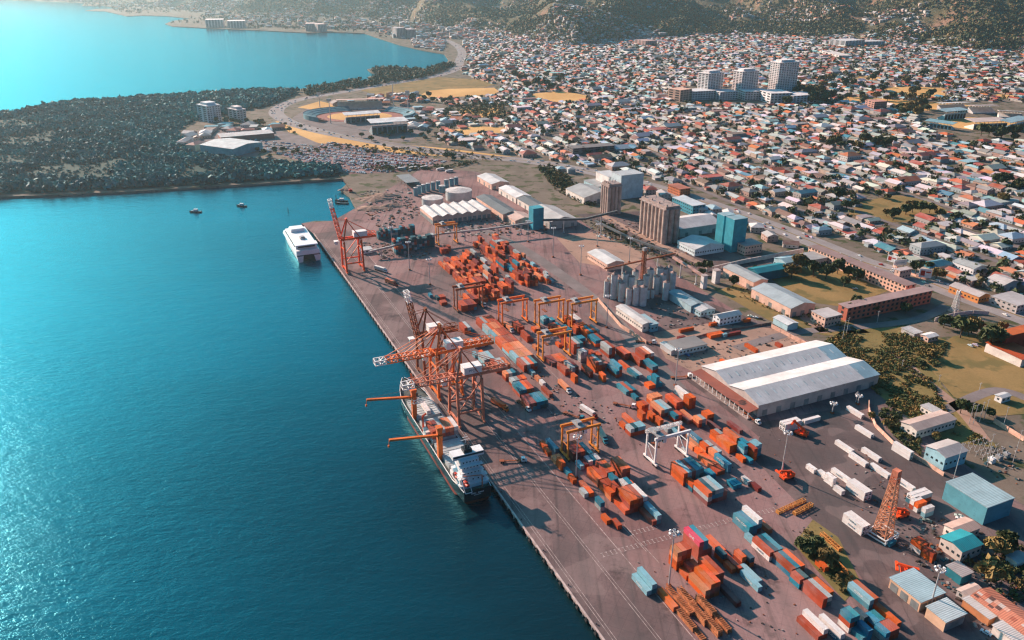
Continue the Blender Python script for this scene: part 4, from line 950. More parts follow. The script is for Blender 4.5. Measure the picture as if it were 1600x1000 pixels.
def sts(s, label, mat, up, outreach=36, txt=True, backr=30, gauge=15.5, halfb=8.2, boomz=30, apex=47, house=(10, 22)):
    e = empty('ship_to_shore_crane', tuple(SD(s, 3.6, .1)), ROT, label, 'crane', 'ship-to-shore cranes on the quay')
    def part(name, b, m=mat, par=e): return b.build(name, m, par)
    for x in (0, gauge):
        for y in (-halfb, halfb):
            b = MB(); b.bar((x, y, 1.6), (x, y * .78, boomz - 1), 1.5, 1.5); part('leg', b)
            b = MB(); b.box(x - .6, x + .6, y - 2.6, y + 2.6, .75, 1.9); part('bogie', b)
            wheels(e, [(x, y + k, .5) for k in (-2, -.7, .7, 2)], .5, .4, 'wheel', 'x', DGREY)
        b = MB(); b.bar((x, -halfb, 3.0), (x, halfb, 3.0), .9, 1.3); part('sill_beam', b)
        b = MB(); b.bar((x, -halfb * .84, boomz * .7), (x, halfb * .84, boomz * .7), .7, 1.0); part('cross_beam', b)
    for y in (-halfb, halfb):
        b = MB(); b.bar((0, y * .95, 9), (gauge, y * .95, 9), .8, 1.1); part('portal_beam', b)
        b = MB(); b.bar((0, y * .93, 9.6), (gauge, y * .8, boomz - 2), .6, .6); part('diagonal_brace', b)
    b = MB()
    for y in (-2.6, 2.6): b.bar((-2, y, boomz), (backr, y, boomz), .9, 1.7)
    for x in np.arange(-2, backr + .1, 4): b.bar((x, -2.6, boomz), (x, 2.6, boomz), .4, .5)
    for x in (0, gauge): b.bar((x, -halfb * .78, boomz), (x, halfb * .78, boomz), .9, 1.3)
    truss(b, gauge + 3, backr, -2.6, 2.6, boomz + .6, boomz + 3.4, 3.2, .28)
    part('girder', b)
    b = MB(); ax = 5.0
    for y in (-1, 1):
        b.bar((0, y * halfb * .78, boomz), (ax, y * 1.4, apex), .9, .9); b.bar((gauge, y * halfb * .7, boomz), (ax, y * 1.2, apex), .55, .55)
    b.bar((ax, -1.8, apex), (ax, 1.8, apex), 1.0, 1.2); b.box(ax - .8, ax + .8, -1.6, 1.6, apex + .6, apex + 1.6); part('a_frame', b)
    # boom
    L = outreach; a = math.radians(80) if up else 0.0
    def tr(p):
        x, y, z = p; return (-2 - (x * math.cos(a) - z * math.sin(a) * -1 * 0 - 0) + z * math.sin(a) * 1.0, y, boomz + x * math.sin(a) + z * math.cos(a))
    b = MB(); truss(b, 0, L - 7, -2.6, 2.6, -.8, 2.0, 3.4, .42); b.v = [tr(p) for p in b.v]; bo = part('boom', b)
    b = MB(); truss(b, L - 6.9, L, -2.6, 2.6, -.8, 2.0, 3.4, .42); b.v = [tr(p) for p in b.v]; part('boom_tip', b, WHITE, bo)
    for y in (-1.5, 1.5):
        for x in ((L * .45, L * .8) if not up else (L * .5,)):
            b = MB(); b.bar((ax, y, apex), tr((x, y * 1.5, 2.0)), .28, .28); part('forestay', b)
        b = MB(); b.bar((ax, y, apex), (backr - 3, y * 1.5, boomz + 3), .3, .3); part('backstay', b)
    x0, x1 = house
    b = MB(); b.box(x0, x1, -3.2, 3.2, boomz + 1.2, boomz + 5.4); b.box(x0 - .2, x1 + .2, -3.4, 3.4, boomz + 5.41, boomz + 5.7); hb = part('machinery_house', b, WHITE)
    if txt: lettering('PPOS', 2.4, LBLUE, hb, ((x0 + x1) / 2, -3.23, boomz + 3.2), (math.pi / 2, 0, 0))
    b = MB(); b.box(-7, -4.4, -1.2, 1.2, boomz - 4.2, boomz - 1.6, 0); b.box(-7.05, -6.9, -1.0, 1.0, boomz - 3.8, boomz - 2.2, 1); b.box(-7.4, -3.6, -2.2, 2.2, boomz - 1.5, boomz - 1.0, 0)
    part('operator_cab', b, [WHITE, GLASS])
    b = MB()
    for k in range(9):
        z0, z1 = 3 + k * 3, 6 + k * 3; y0, y1 = (5.2, 7.6) if k % 2 else (7.6, 5.2)
        b.bar((gauge + 1.4, y0, z0), (gauge + 1.4, y1, z1), .7, .12); b.box(gauge + .9, gauge + 1.9, min(y1, y1) - .5, y1 + .5, z1 - .05, z1 + .08)
    part('stair', b, GREY)
    return e
sts(362, 'bright red-orange quay crane with raised boom beside the white ferry', REDOR, True, 37, False, 30)
sts(141, 'dark rust quay crane with raised boom, behind the lowered-boom crane', RUSTY, True, 32, True, 26, house=(6, 15))
sts(113, 'orange quay crane with boom lowered far out over open water', ORANGE, False, 35.5, True, 40, house=(8, 19))
sts(77, 'faded red quay crane with boom lowered over the cargo ship', PINKST, False, 29, True, 34, house=(6, 17))

def rtg(s0, d0, d1, label, mat, lat=False, tro=.5, hgt=18.5, halfb=3.6):
    w = d1 - d0; e = empty('gantry_crane', tuple(SD(s0, d0, .1)), ROT, label, 'crane', 'rubber-tyred yard gantries')
    for x in (0, w):
        for y in (-halfb, halfb):
            b = MB(); b.bar((x, y, 1.7), (x, y, hgt), .85, .95); b.build('leg', mat, e)
        b = MB(); b.bar((x, -halfb - 2.2, 1.9), (x, halfb + 2.2, 1.9), .9, 1.0); b.build('sill_beam', mat, e)
        b = MB(); b.bar((x, -halfb, 9), (x, halfb, 9), .3, .3) if not lat else (b.bar((x, -halfb, 2), (x, halfb, 11), .35), b.bar((x, -halfb, 11), (x, halfb, 11), .35)); b.build('brace', mat, e)
        wheels(e, [(x, y + k, .8) for y in (-halfb, halfb) for k in (-1.3, 1.3)], .8, .6, 'wheel', 'x')
    for y in (-halfb, halfb):
        b = MB()
        if lat and y > 0: truss(b, -1.2, w + 1.2, y - .6, y + .6, hgt + .1, hgt + 1.6, 2.2, .22)
        else: b.bar((-1.2, y, hgt + .75), (w + 1.2, y, hgt + .75), 1.1, 1.5)
        b.build('girder', mat, e)
    x = w * tro
    b = MB(); b.box(x - 2.2, x + 2.2, -halfb - .8, halfb + .8, hgt + 1.7, hgt + 2.3); b.box(x - 1.2, x + 1.4, -1.6, 1.6, hgt + 2.31, hgt + 3.8); b.build('trolley', GREY, e)
    b = MB(); b.box(x + 1.8, x + 3.6, -halfb - .4, -halfb + 1.6, hgt - 2.6, hgt - .3, 0); b.box(x + 1.75, x + 1.85, -halfb, -halfb + 1.2, hgt - 2.2, hgt - .9, 1); b.build('cab', [WHITE, GLASS], e)
    b = MB(); b.box(x - 1.0, x + 1.0, -3.0, 3.0, hgt * .62, hgt * .62 + .5)
    for q in ((-.9, -2.8), (.9, -2.8), (-.9, 2.8), (.9, 2.8)): b.bar((x + q[0], q[1], hgt * .62 + .5), (x + q[0] * .6, q[1] * .6, hgt + 1.7), .12)
    b.build('spreader', RUSTY, e)
    b = MB(); b.box(w + .6, w + 2.0, -1.8, 1.8, 1.2, 3.8); b.build('engine_box', GREY, e)
    b = MB(); b.bar((w + .9, halfb - .4, 3), (w + .9, -halfb + .4, hgt - 2), .6, .12); b.build('ladder', GREY, e)
    return e
rtg(15.5, 46.3, 65.2, 'orange yard gantry straddling maroon stacks near the slim mast', YELLOR, tro=.42, hgt=17.6)
rtg(-8.5, 87, 107.8, 'white yard gantry with lattice girder over the open pavement', WHITE, True, .12, 16.8, 4.4)
rtg(182, 109.2, 129.5, 'orange yard gantry, seaward one of the pair in mid yard', YELLOR, tro=.3, hgt=19)
rtg(171.5, 131.6, 152.2, 'orange yard gantry, landward one of the pair in mid yard', YELLOR, tro=.2, hgt=19)
rtg(129.5, 86.6, 107.6, 'orange yard gantry standing between the flat orange block and middle rows', YELLOR, tro=.2, hgt=18.6)
rtg(397.5, 104, 123, 'orange yard gantry alone by the loading shed at the far yard end', YELLOR, tro=.3, hgt=19.5)
rtg(235.5, 63.2, 84.8, 'dark rusty yard gantry over maroon stacks on the far apron', RUSTY, tro=.2, hgt=18.5)
rtg(195.5, 84.8, 105.2, 'rust-orange yard gantry beyond the flat orange block', ORANGE, tro=.25, hgt=18.5)
# ------------------------------------------------------------------ cargo ship
def loft(sections, mat, name, par, m2=None):
    b = MB(); n = len(sections[0])
    for i in range(len(sections) - 1):
        for k in range(n - 1):
            b.quad(sections[i][k], sections[i][k + 1], sections[i + 1][k + 1], sections[i + 1][k], 0)
    return b.build(name, mat, par)
e = empty('cargo_ship', tuple(SD(0, -3.4, -2.6)), ROT, 'dark-hulled cargo ship with two orange deck cranes moored at the quay', 'ship')
BEAM, LEN, DK = 17.2, 130.0, 7.6
def halfw(y):
    if y < 12: return (BEAM / 2) * (.86 + .14 * (y / 12))
    if y > 100: return (BEAM / 2) * max(.03, 1 - ((y - 100) / 31.0) ** 2.1)
    return BEAM / 2
cxs = -BEAM / 2
ys = [0, 3, 8, 14, 25, 45, 70, 95, 103, 110, 116, 121, 125, 128, 130]
def sect(y, k0, k1):
    h = halfw(y); zt = DK + (2.4 * max(0, (y - 100) / 30)) + (.8 if y < 14 else 0)
    bot = h * (.55 if y < 10 else 1.0 if y < 95 else max(.05, 1 - (y - 95) / 30))
    P_ = [(cxs - h, y, zt), (cxs - h, y, 2.2), (cxs - bot, y + (0 if y > 4 else 1.5), -1.5)]
    Q_ = [(cxs + bot, y + (0 if y > 4 else 1.5), -1.5), (cxs + h, y, 2.2), (cxs + h, y, zt)]
    return P_ + Q_
S = [sect(y, 0, 0) for y in ys]
b = MB()
for i in range(len(S) - 1):
    for k in (0, 1, 3, 4): b.quad(S[i][k], S[i + 1][k], S[i + 1][k + 1], S[i][k + 1], 1 if k in (1, 3) else 0)
b.quad(S[0][0], S[0][1], S[0][4], S[0][5], 0); b.quad(S[0][1], S[0][2], S[0][3], S[0][4], 1)
hl = b.build('hull', [HULLB, HULLR], e)
b = MB()
for k, (x0, x1) in enumerate(((-3.4, -.5), (.3, 3.6))):
    n_ = int((x1 - x0) / .55)
    for j in range(n_): b.box(cxs + x0 + j * .55, cxs + x0 + j * .55 + .34, -.07, -.02, 6.1, 6.8 - (.12 if j % 3 == 1 else 0))
for j in range(8): b.box(cxs - 2.0 + j * .5, cxs - 2.0 + j * .5 + .3, -.07, -.02, 5.1, 5.5)
b.build('lettering', LWHITE, hl)
b = MB()
for i in range(len(ys) - 1):
    h0, h1 = halfw(ys[i]) - .25, halfw(ys[i + 1]) - .25; z0, z1 = S[i][0][2] - 1.0, S[i + 1][0][2] - 1.0
    b.quad((cxs - h0, ys[i], z0), (cxs + h0, ys[i], z0), (cxs + h1, ys[i + 1], z1), (cxs - h1, ys[i + 1], z1))
b.build('deck', M('deck_paint', (.07, .09, .085), .7, 0, .4, .3, (.15, .06, .04)), e)
b = MB()
for sx in (-1, 1):
    for i in range(len(ys) - 1):
        b.bar((cxs + sx * halfw(ys[i]), ys[i], S[i][0][2] + .02), (cxs + sx * halfw(ys[i + 1]), ys[i + 1], S[i + 1][0][2] + .02), .35, .3)
b.build('gunwale', WHITE, e)
HATCH = M('hatch_cover', (.40, .44, .44), .6, 0, .2, .2)
for (a, c, hz) in ((25, 36.5, 1.6), (37.2, 48.8, 1.6), (52, 63, 1.5), (64, 75.5, 1.5), (79, 90, 1.6), (91, 101, 1.6)):
    b = MB(); b.box(cxs - 6.6, cxs + 7.6, a, c, DK - 1.0, DK + hz)
    for k in range(4): b.box(cxs - 6.6, cxs + 7.6, a + (c - a) * (k + .5) / 4 - .15, a + (c - a) * (k + .5) / 4 + .15, DK + hz + .01, DK + hz + .16)
    b.build('hatch_cover', HATCH, e)
# accommodation at the stern
SHW = M('ship_white', (.70, .72, .72), .5, 0, .08, .2, (.35, .25, .2))
b = MB()
lv = [(4, 21, 7.4, 0, 2.7), (6, 20, 7.2, 2.72, 5.4), (8, 19.5, 5.2, 5.42, 8.1), (9, 19, 5.0, 8.12, 10.8), (10, 18.5, 5.0, 10.82, 13.4), (12, 18, 8.6, 13.42, 16.0)]
for (a, c, hw_, z0, z1) in lv: b.box(cxs - hw_, cxs + hw_, a, c, DK - .9 + z0, DK - .9 + z1)
ac = b.build('accommodation', SHW, e)
for (a, c, hw_, z0, z1) in lv[1:]:
    b = MB()
    if z0 > 13:
        b.box(cxs - hw_ + .3, cxs + hw_ - .3, a - .06, a - .005, DK + z0 + .3, DK + z0 + 1.3); b.box(cxs - hw_ + .3, cxs + hw_ - .3, c + .005, c + .06, DK + z0 + .3, DK + z0 + 1.3)
        b.build('window', GLASS, ac); continue
    for k in range(5):
        x = cxs - hw_ + 1.4 + k * (2 * hw_ - 2.8) / 4; q = MB(); q.box(x - .35, x + .35, a - .05, a - .004, DK + z0 + .2, DK + z0 + 1.0); q.build('window', GLASS, ac)
for (z0, hw_, a) in ((2.2, 8.3, 4.5), (4.9, 8.0, 6), (7.6, 6.6, 7), (10.3, 6.6, 8)):
    b = MB(); b.box(cxs - hw_, cxs + hw_, a, a + 3, DK + z0 - .65, DK + z0 - .5)
    for x in np.linspace(-hw_, hw_, 9): b.bar((cxs + x, a, DK + z0 - .5), (cxs + x, a, DK + z0 + .55), .07)
    b.bar((cxs - hw_, a, DK + z0 + .55), (cxs + hw_, a, DK + z0 + .55), .08); b.build('deck_rail', WHITE, e)
b = MB(); b.box(cxs - 2.2, cxs + 2.2, 12.6, 17, DK + 15.12, DK + 17.2); b.build('funnel_house', HULLB, e)
b = MB(); b.cyl((cxs - .6, 14.2, DK + 17.2), (cxs - .6, 14.0, DK + 20.0), .9, .8, 12); b.cyl((cxs + 1.0, 14.6, DK + 17.2), (cxs + 1.0, 14.6, DK + 19), .35, .3, 8); b.build('funnel', DGREY, e)
b = MB(); b.cyl((cxs, 16.4, DK + 15), (cxs, 16.4, DK + 24), .28, .14, 8); b.bar((cxs - 2.4, 16.4, DK + 21), (cxs + 2.4, 16.4, DK + 21), .2); b.bar((cxs - 1.4, 16.4, DK + 22.6), (cxs + 1.4, 16.4, DK + 22.6), .25); b.build('radar_mast', WHITE, e)
def lifeboat(x, y, z, mat):
    b = MB(); R = []
    for t, r in ((-3.2, .25), (-2.6, .9), (-1.2, 1.2), (1.2, 1.2), (2.5, .95), (3.3, .2)):
        R.append([(x + r * math.cos(q), y + t, z + .9 * r * math.sin(q) + (.3 if t < -2 else 0)) for q in np.linspace(0, 2 * math.pi, 11)])
    for i in range(len(R) - 1):
        for k in range(10): b.quad(R[i][k], R[i][k + 1], R[i + 1][k + 1], R[i + 1][k])
    b.box(x - .6, x + .6, y - .8, y + 1.2, z + .95, z + 1.7); return b.build('lifeboat', REDP, e)
lifeboat(cxs - 5.0, 3.0, DK + 3.4, REDP); lifeboat(cxs - 7.2, 12.5, DK + 3.0, REDP)
b = MB()
for x in (-6.8, -3.2):
    b.bar((cxs + x, -.6, DK + .2), (cxs + x, 5.6, DK + 5.6), .3); b.bar((cxs + x, 5.6, DK), (cxs + x, 5.6, DK + 5.6), .3)
b.bar((cxs - 6.8, -.6, DK + .2), (cxs - 3.2, -.6, DK + .2), .3); b.bar((cxs - 6.8, 5.6, DK + 5.6), (cxs - 3.2, 5.6, DK + 5.6), .3); b.build('lifeboat_davit', WHITE, e)
b = MB(); b.cyl((cxs + 3.6, 2.5, DK - .9), (cxs + 3.6, 2.5, DK + 7), .4, .35, 8); b.bar((cxs + 3.6, 2.5, DK + 7), (cxs - 6, 3.5, DK + 8), .4); b.build('stores_crane', PINKST, e)
b = MB()
for x, y in ((-2, 1.5), (0, 2), (5.5, 2), (2, 1.2), (-4, 1.0), (6.2, 5)):
    b.cyl((cxs + x - .6, y, DK + .1), (cxs + x + .6, y, DK + .1), .55, .55, 8); b.box(cxs + x - .8, cxs + x + .8, y - .5, y + .5, DK - .9, DK - .3)
b.build('mooring_winch', M('winch_green', (.06, .12, .08), .6), e)
for yy, dy in ((83, 3), (37, 2)):
    b = MB(); b.box(cxs - 9.6 + 1.0, cxs - 9.6 + 3.6, yy - 1.4, yy + 1.4, DK - 1, DK + 17.5); b.box(cxs - 9.0, cxs - 5.6, yy - 1.8, yy + 1.8, DK + 17.51, DK + 19.2); b.box(cxs - 8.2, cxs - 6.2, yy - 2.6, yy - 1.41, DK + 12, DK + 14.6); p_ = b.build('deck_crane_post', ORANGE, e)
    b = MB(); b.bar((cxs - 8.4, yy, DK + 14), (cxs - 34.5, yy + dy, DK + 16.5), 1.5, 1.1); b.bar((cxs - 34.5, yy + dy, DK + 16.5), (cxs - 34.9, yy + dy, DK + 13.2), .25); b.box(cxs - 35.4, cxs - 34.5, yy + dy - .5, yy + dy + .5, DK + 12.3, DK + 13.4); b.build('jib', ORANGE, p_)
    b = MB(); b.bar((cxs - 7.4, yy, DK + 19.2), (cxs - 33, yy + dy, DK + 17.3), .14); b.build('luffing_wire', DGREY, p_)
b = MB(); b.cyl((cxs - 7.4, 66, DK - 1), (cxs - 7.4, 66, DK + 10), .6, .5, 10); b.bar((cxs - 7.4, 66, DK + 10), (cxs - 5, 67, DK + 10.6), .8); b.build('derrick_post', REDOR, e)
b = MB(); b.cyl((cxs, 112, DK), (cxs, 112, DK + 14), .5, .3, 8); b.bar((cxs - 2, 112, DK + 11), (cxs + 2, 112, DK + 11), .25); b.build('foremast', ORANGE, e)
b = MB(); b.cyl((cxs + 3, 120, DK + .8), (cxs + 3, 120, DK + 9), .3, .25, 8); b.build('mast', ORANGE, e)
b = MB()
for x, y in ((-2, 108), (2, 108), (-3, 104), (3, 104)): b.cyl((cxs + x, y, DK), (cxs + x, y, DK + 1.6), .8, .8, 8)
b.build('windlass', DGREY, e)
bb = MB()
truss(bb, cxs - 8.4, cxs - 2.5, 79.5, 82.5, DK + 11, DK + 13.2, 2, .22); bb.build('spreader_frame', WHITE, e)
def deckbox(x, y, z, c, L, lab, ry=0):
    o = empty('shipping_container', tuple(SD(y + CL[L] / 2, -3.4 + x, -2.6 + z)), ROT, lab, 'container', 'containers carried on the cargo ship')
    link('body', CM[L], o, color=CC[c]); link('door', DM[L], o, color=CC[c])
cols6 = ['rr', 'cm', 'rg', 'mo', 'rs', 'gw']
for k, st in enumerate(cols6):
    for t, ch in enumerate(st): deckbox(cxs - 5.0 + k * 2.6, 52.5, DK + 1.68 + t * 2.6, ch, 40, f"{CN[ch]} container on the ship deck, {ORD[t + 1]} tier, {ORD[k + 1]} row from the sea")
for k in range(2):
    for t in range(2): deckbox(cxs - 7.4 + k * 2.6 * 0, 57 + k * -0, DK - .9 + t * 2.6, 'w', 20, f"white container beside the ship rail, {ORD[t + 1]} tier") if k == 0 else None
deckbox(cxs + .6, 79.6, DK + 1.8, 'w', 40, 'white container alone on the forward hatch of the ship')

# ------------------------------------------------------------------ ferry
e = empty('ferry', tuple(SD(408, -8.5, -2.6)), ROT, 'white fast catamaran ferry moored stern-on at the quay head', 'ship')
FW = M('ferry_white', (.82, .81, .80), .35, 0, .04, .2, (.6, .58, .55)); W, L = 22.0, 84.0
for x0 in (-W, -6.0):
    b = MB(); R = []
    for y, s_, zt in ((0, 1, 6.0), (L * .7, 1, 6.0), (L * .9, .6, 6.4), (L * 1.02, .06, 7.0)):
        xm = x0 + 3; R.append([(xm - 3 * s_, y, zt), (xm - 2.2 * s_, y, 1.0), (xm - 1.2 * s_, y, -1.5), (xm + 1.2 * s_, y, -1.5), (xm + 2.2 * s_, y, 1.0), (xm + 3 * s_, y, zt)])
    for i in range(3):
        for k in range(5): b.quad(R[i][k], R[i + 1][k], R[i + 1][k + 1], R[i][k + 1])
    b.f.append(tuple(range(len(b.v), len(b.v) + 6))); b.m.append(0); b.v += R[0]
    b.build('hull', FW, e)
def taper(b, x0, x1, y0, y1, z0, z1, ins, nose, m=0):
    b.hexa([(x0, y0, z0), (x1, y0, z0), (x1, y1, z0), (x0, y1, z0), (x0 + ins, y0 + .6, z1), (x1 - ins, y0 + .6, z1), (x1 - ins, y1 - nose, z1), (x0 + ins, y1 - nose, z1)], m)
b = MB(); taper(b, -W, 0, 3, L * .96, 6.02, 10.2, .4, 5); b.build('car_deck_housing', FW, e)
b = MB(); taper(b, -W + .8, -.8, 10, L * .88, 10.21, 14.0, .7, 6); b.build('passenger_deck', FW, e)
b = MB(); taper(b, -W + .4, -.4, 6, 17, 14.05, 14.6, .2, .5); b.build('aft_canopy', FW, e)
b = MB(); taper(b, -W + 4, -4, L * .62, L * .8, 14.02, 17.0, .8, 3); b.build('bridge', FW, e)
b = MB(); b.box(-W + 2.2, -2.2, 2.8, 2.99, 1.6, 5.9); b.build('stern_ramp_opening', HULLB, e)
b = MB(); b.box(-W + 3, -3, 9.8, 10.2, 11.0, 12.4); b.build('stern_window', GLASS, e)
for x in (-W + .55, -.75):
    b = MB(); b.hexa([(x - .12, 14, 11.4), (x + .32, 14, 11.4), (x + .32, L * .78, 11.4), (x - .12, L * .78, 11.4), (x - .06, 14, 12.5), (x + .36, 14, 12.5), (x + .36, L * .78, 12.5), (x - .06, L * .78, 12.5)]); b.build('window_band', GLASS, e)
b = MB(); b.box(-W / 2 - 2.4, -W / 2 + 2.4, 26, 32, 14.02, 15.6); b.box(-W / 2 - 1.6, -W / 2 + 1.6, 27, 31, 15.61, 16.4); b.build('exhaust_casing', GREY, e)
# small boats and channel posts
def small_boat(x, y, L, label, az=1.2, cab=True, hullm=None):
    p = P(x, y); o = empty('workboat', (p.x, p.y, -2.6), az, label, 'boat', 'small boats off the quay head')
    b = MB(); R = []
    for t, w_, zt in ((-.5, .8, 1.2), (-.1, 1, 1.1), (.3, .85, 1.3), (.5, .08, 1.8)):
        hw_ = L * .14 * w_; R.append([(-hw_, t * L, zt), (-hw_ * .6, t * L, -.5), (hw_ * .6, t * L, -.5), (hw_, t * L, zt)])
    for i in range(3):
        for k in range(3): b.quad(R[i][k], R[i + 1][k], R[i + 1][k + 1], R[i][k + 1])
        b.quad(R[i][0], R[i][3], R[i + 1][3], R[i + 1][0])
    b.quad(*R[0]); b.build('hull', hullm or HULLB, o)
    if cab:
        b = MB(); b.box(-L * .09, L * .09, -L * .2, L * .12, 1.2, 3.6); b.build('wheelhouse', WHITE, o)
        b = MB(); b.cyl((0, -.5, 3.6), (0, -.5, 6.5), .12, .08, 6); b.build('mast', GREY, o)
    b = MB(); b.box(-L * .06, L * .06, L * .15, L * .34, 1.15, 1.8); b.build('foredeck_locker', GREY, o)
small_boat(305, 328, 14, 'small dark workboat with white wheelhouse, out on open water by itself', 1.5)
small_boat(377, 319, 13, 'small dark workboat with white wheelhouse, off the mangrove edge', 1.3)
small_boat(533, 311, 16, 'dark boat moored off the mud jetty, the one with mast', 1.4)
small_boat(534, 315, 16, 'low open dark barge-like boat by the mud jetty', 1.5, False)
for i, (x, y) in enumerate(((450, 328), (520, 318), (519, 312), (525, 308), (527, 314))):
    p = P(x, y); tag(MB().cyl((0, 0, -4), (0, 0, 2.4), .45, .4, 8).cyl((0, 0, 2.4), (0, 0, 3.0), .3, .1, 8).build('mooring_post', DGREY, None, (p.x, p.y, 0)), ['dark post standing alone in the bay off the ferry', 'dark post just off the mud jetty, lowest of the group', 'dark post off the mud jetty, beside the masted boat', 'dark post off the mud jetty, outermost', 'dark post off the mud jetty, between the two boats'][i], 'post', 'posts in the bay')

# ------------------------------------------------------------------ light masts and poles
def mast(x, yb, yt, label, n=4):
    h = HT(x, yb, yt); p = P(x, yb); e = empty('light_mast', (p.x, p.y, .1), .3, label, 'light mast', 'floodlight masts of the port')
    b = MB(); b.cyl((0, 0, 0), (0, 0, h), .42, .2, 8); b.build('pole', GREY_L, e)
    b = MB(); b.box(-.9, .9, -.9, .9, 0, 1.1); b.build('footing', RUSTY, e)
    b = MB(); b.bar((-1.8, 0, h), (1.8, 0, h), .25); b.bar((0, -1.8, h), (0, 1.8, h), .25); b.build('head_frame', GREY_L, e)
    lm = MB(); lm.box(-.55, .55, -.35, .35, -.45, .45); me = lm.mesh('floodlight', WHITE)
    for k in range(6):
        a = k * math.pi / 3; o = link('floodlight', me, e, (2.0 * math.cos(a), 2.0 * math.sin(a), h - .3)); o.rotation_euler = (.5, 0, a + 1.57)
GREY_L = M('galvanised', (.50, .49, .48), .5, .2, .1, .3)
for x, a, c, lab in ((1045, 916, 832, 'tall light mast beside the flat racks and salmon stacks'), (900, 747, 682, 'tall light mast in front of the orange gantry over maroon stacks'), (1221, 741, 676, 'tall light mast by the reach stacker and white containers'), (1055, 603, 546, 'light mast beside the road before the flat grey hut'), (640, 422, 378, 'light mast on the far apron near the dark stacks'),
                     (864, 402, 356, 'light mast at the far yard by the dirt lot, seaward of two'), (907, 430, 384, 'light mast at the landward edge of the far yard stacks'), (825, 378, 345, 'light mast by the slim blue elevator tower'), (613, 392, 355, 'light mast among the dark stack walls by the tanks'), (933, 385, 350, 'light mast on the dirt lot by the white hall'), (948, 512, 462, 'light mast beside the pale wall of the silo yard'), (983, 410, 372, 'light mast between white hall and conveyor'),
                     (1453, 950, 889, 'light mast rising behind the two blue flat roofs'), (1340, 632, 618, 'short light post at the twin-gabled shed end'), (672, 445, 405, 'slender light mast on the empty far apron'), (1300, 646, 630, 'short light post in front of the twin-gabled shed')):
    mast(x, a, c, lab)
def pole(x, yb, yt, label, r=.2, arm=True):
    h = max(5, HT(x, yb, yt)); p = P(x, yb); e = empty('utility_pole', (p.x, p.y, .1), .4, label, 'pole', 'utility poles by the railway')
    b = MB(); b.cyl((0, 0, 0), (0, 0, h), r, r * .7, 6); b.build('pole', GREY_L, e)
    b = MB(); b.bar((-1.2, 0, h - .6), (1.2, 0, h - .6), .16); b.build('crossarm', GREY_L, e)
for i, (x, a, c) in enumerate(((1514, 662, 630), (1520, 664, 632), (1530, 660, 628), (1537, 656, 624), (1567, 668, 636), (1544, 712, 678), (1582, 724, 672), (1490, 748, 692), (1542, 730, 700), (1316, 532, 500), (1322, 524, 496), (1370, 505, 486), (1530, 610, 598), (1467, 596, 586), (1409, 575, 562), (1337, 628, 612))):
    pole(x, a, c, f"slim grey utility pole, {ordw(i + 1)} {'by the substation and railway' if i < 9 else 'about the scrub field'}")

# ------------------------------------------------------------------ buildings
def colmat(c, rough=.8, pre='plaster'):
    n = pre + '_%02d_%02d_%02d' % tuple(int(q * 99) for q in c); return M(n, c, rough, 0, .14, .15)
def roofmat(c, axis=0, pitch=.9):
    n = 'sheeting_%d_%02d_%02d_%02d' % (axis, *[int(q * 99) for q in c])
    if n in MATS: return MATS[n]
    m, nn, l, b = mk(n); co = objco(nn); gp = geopos(nn)
    sep = nn.new('ShaderNodeSeparateXYZ'); l.new(co, sep.inputs[0])
    f = noise(nn, l, gp, .08, 4, .6); k = noise(nn, l, gp, .6, 5, .7)
    st = noise(nn, l, mapped(nn, l, co, 0, (.9, .05, .05) if axis == 0 else (.05, .9, .05)), 1.2, 3)
    cc = mixc(nn, l, ramp(nn, l, f, .3, .7), tuple(q * .82 for q in c), tuple(min(1, q * 1.1) for q in c))
    cc = mixc(nn, l, mathn(nn, l, 'MULTIPLY', ramp(nn, l, st, .45, .75), .4), cc, tuple(q * .6 + .03 for q in c))
    cc = mixc(nn, l, mathn(nn, l, 'MULTIPLY', ramp(nn, l, k, .55, .75), .3), cc, (.16, .10, .07))
    l.new(cc, b.inputs['Base Color']); b.inputs['Roughness'].default_value = .5
    s = mathn(nn, l, 'SINE', mathn(nn, l, 'MULTIPLY', sep.outputs[axis], 2 * math.pi / pitch)); bump(nn, l, b, s, .05, .6)
    return m
WCR, WPK, WBL, WGY, WOR = (.66, .60, .54), (.64, .42, .33), (.34, .50, .54), (.42, .41, .40), (.52, .22, .10)
RWH, RGY, RDK, RBL, RTL, RRU, RPK = (.66, .64, .62), (.36, .36, .35), (.15, .155, .155), (.30, .44, .48), (.02, .20, .24), (.32, .10, .06), (.58, .40, .33)
win_me = {}
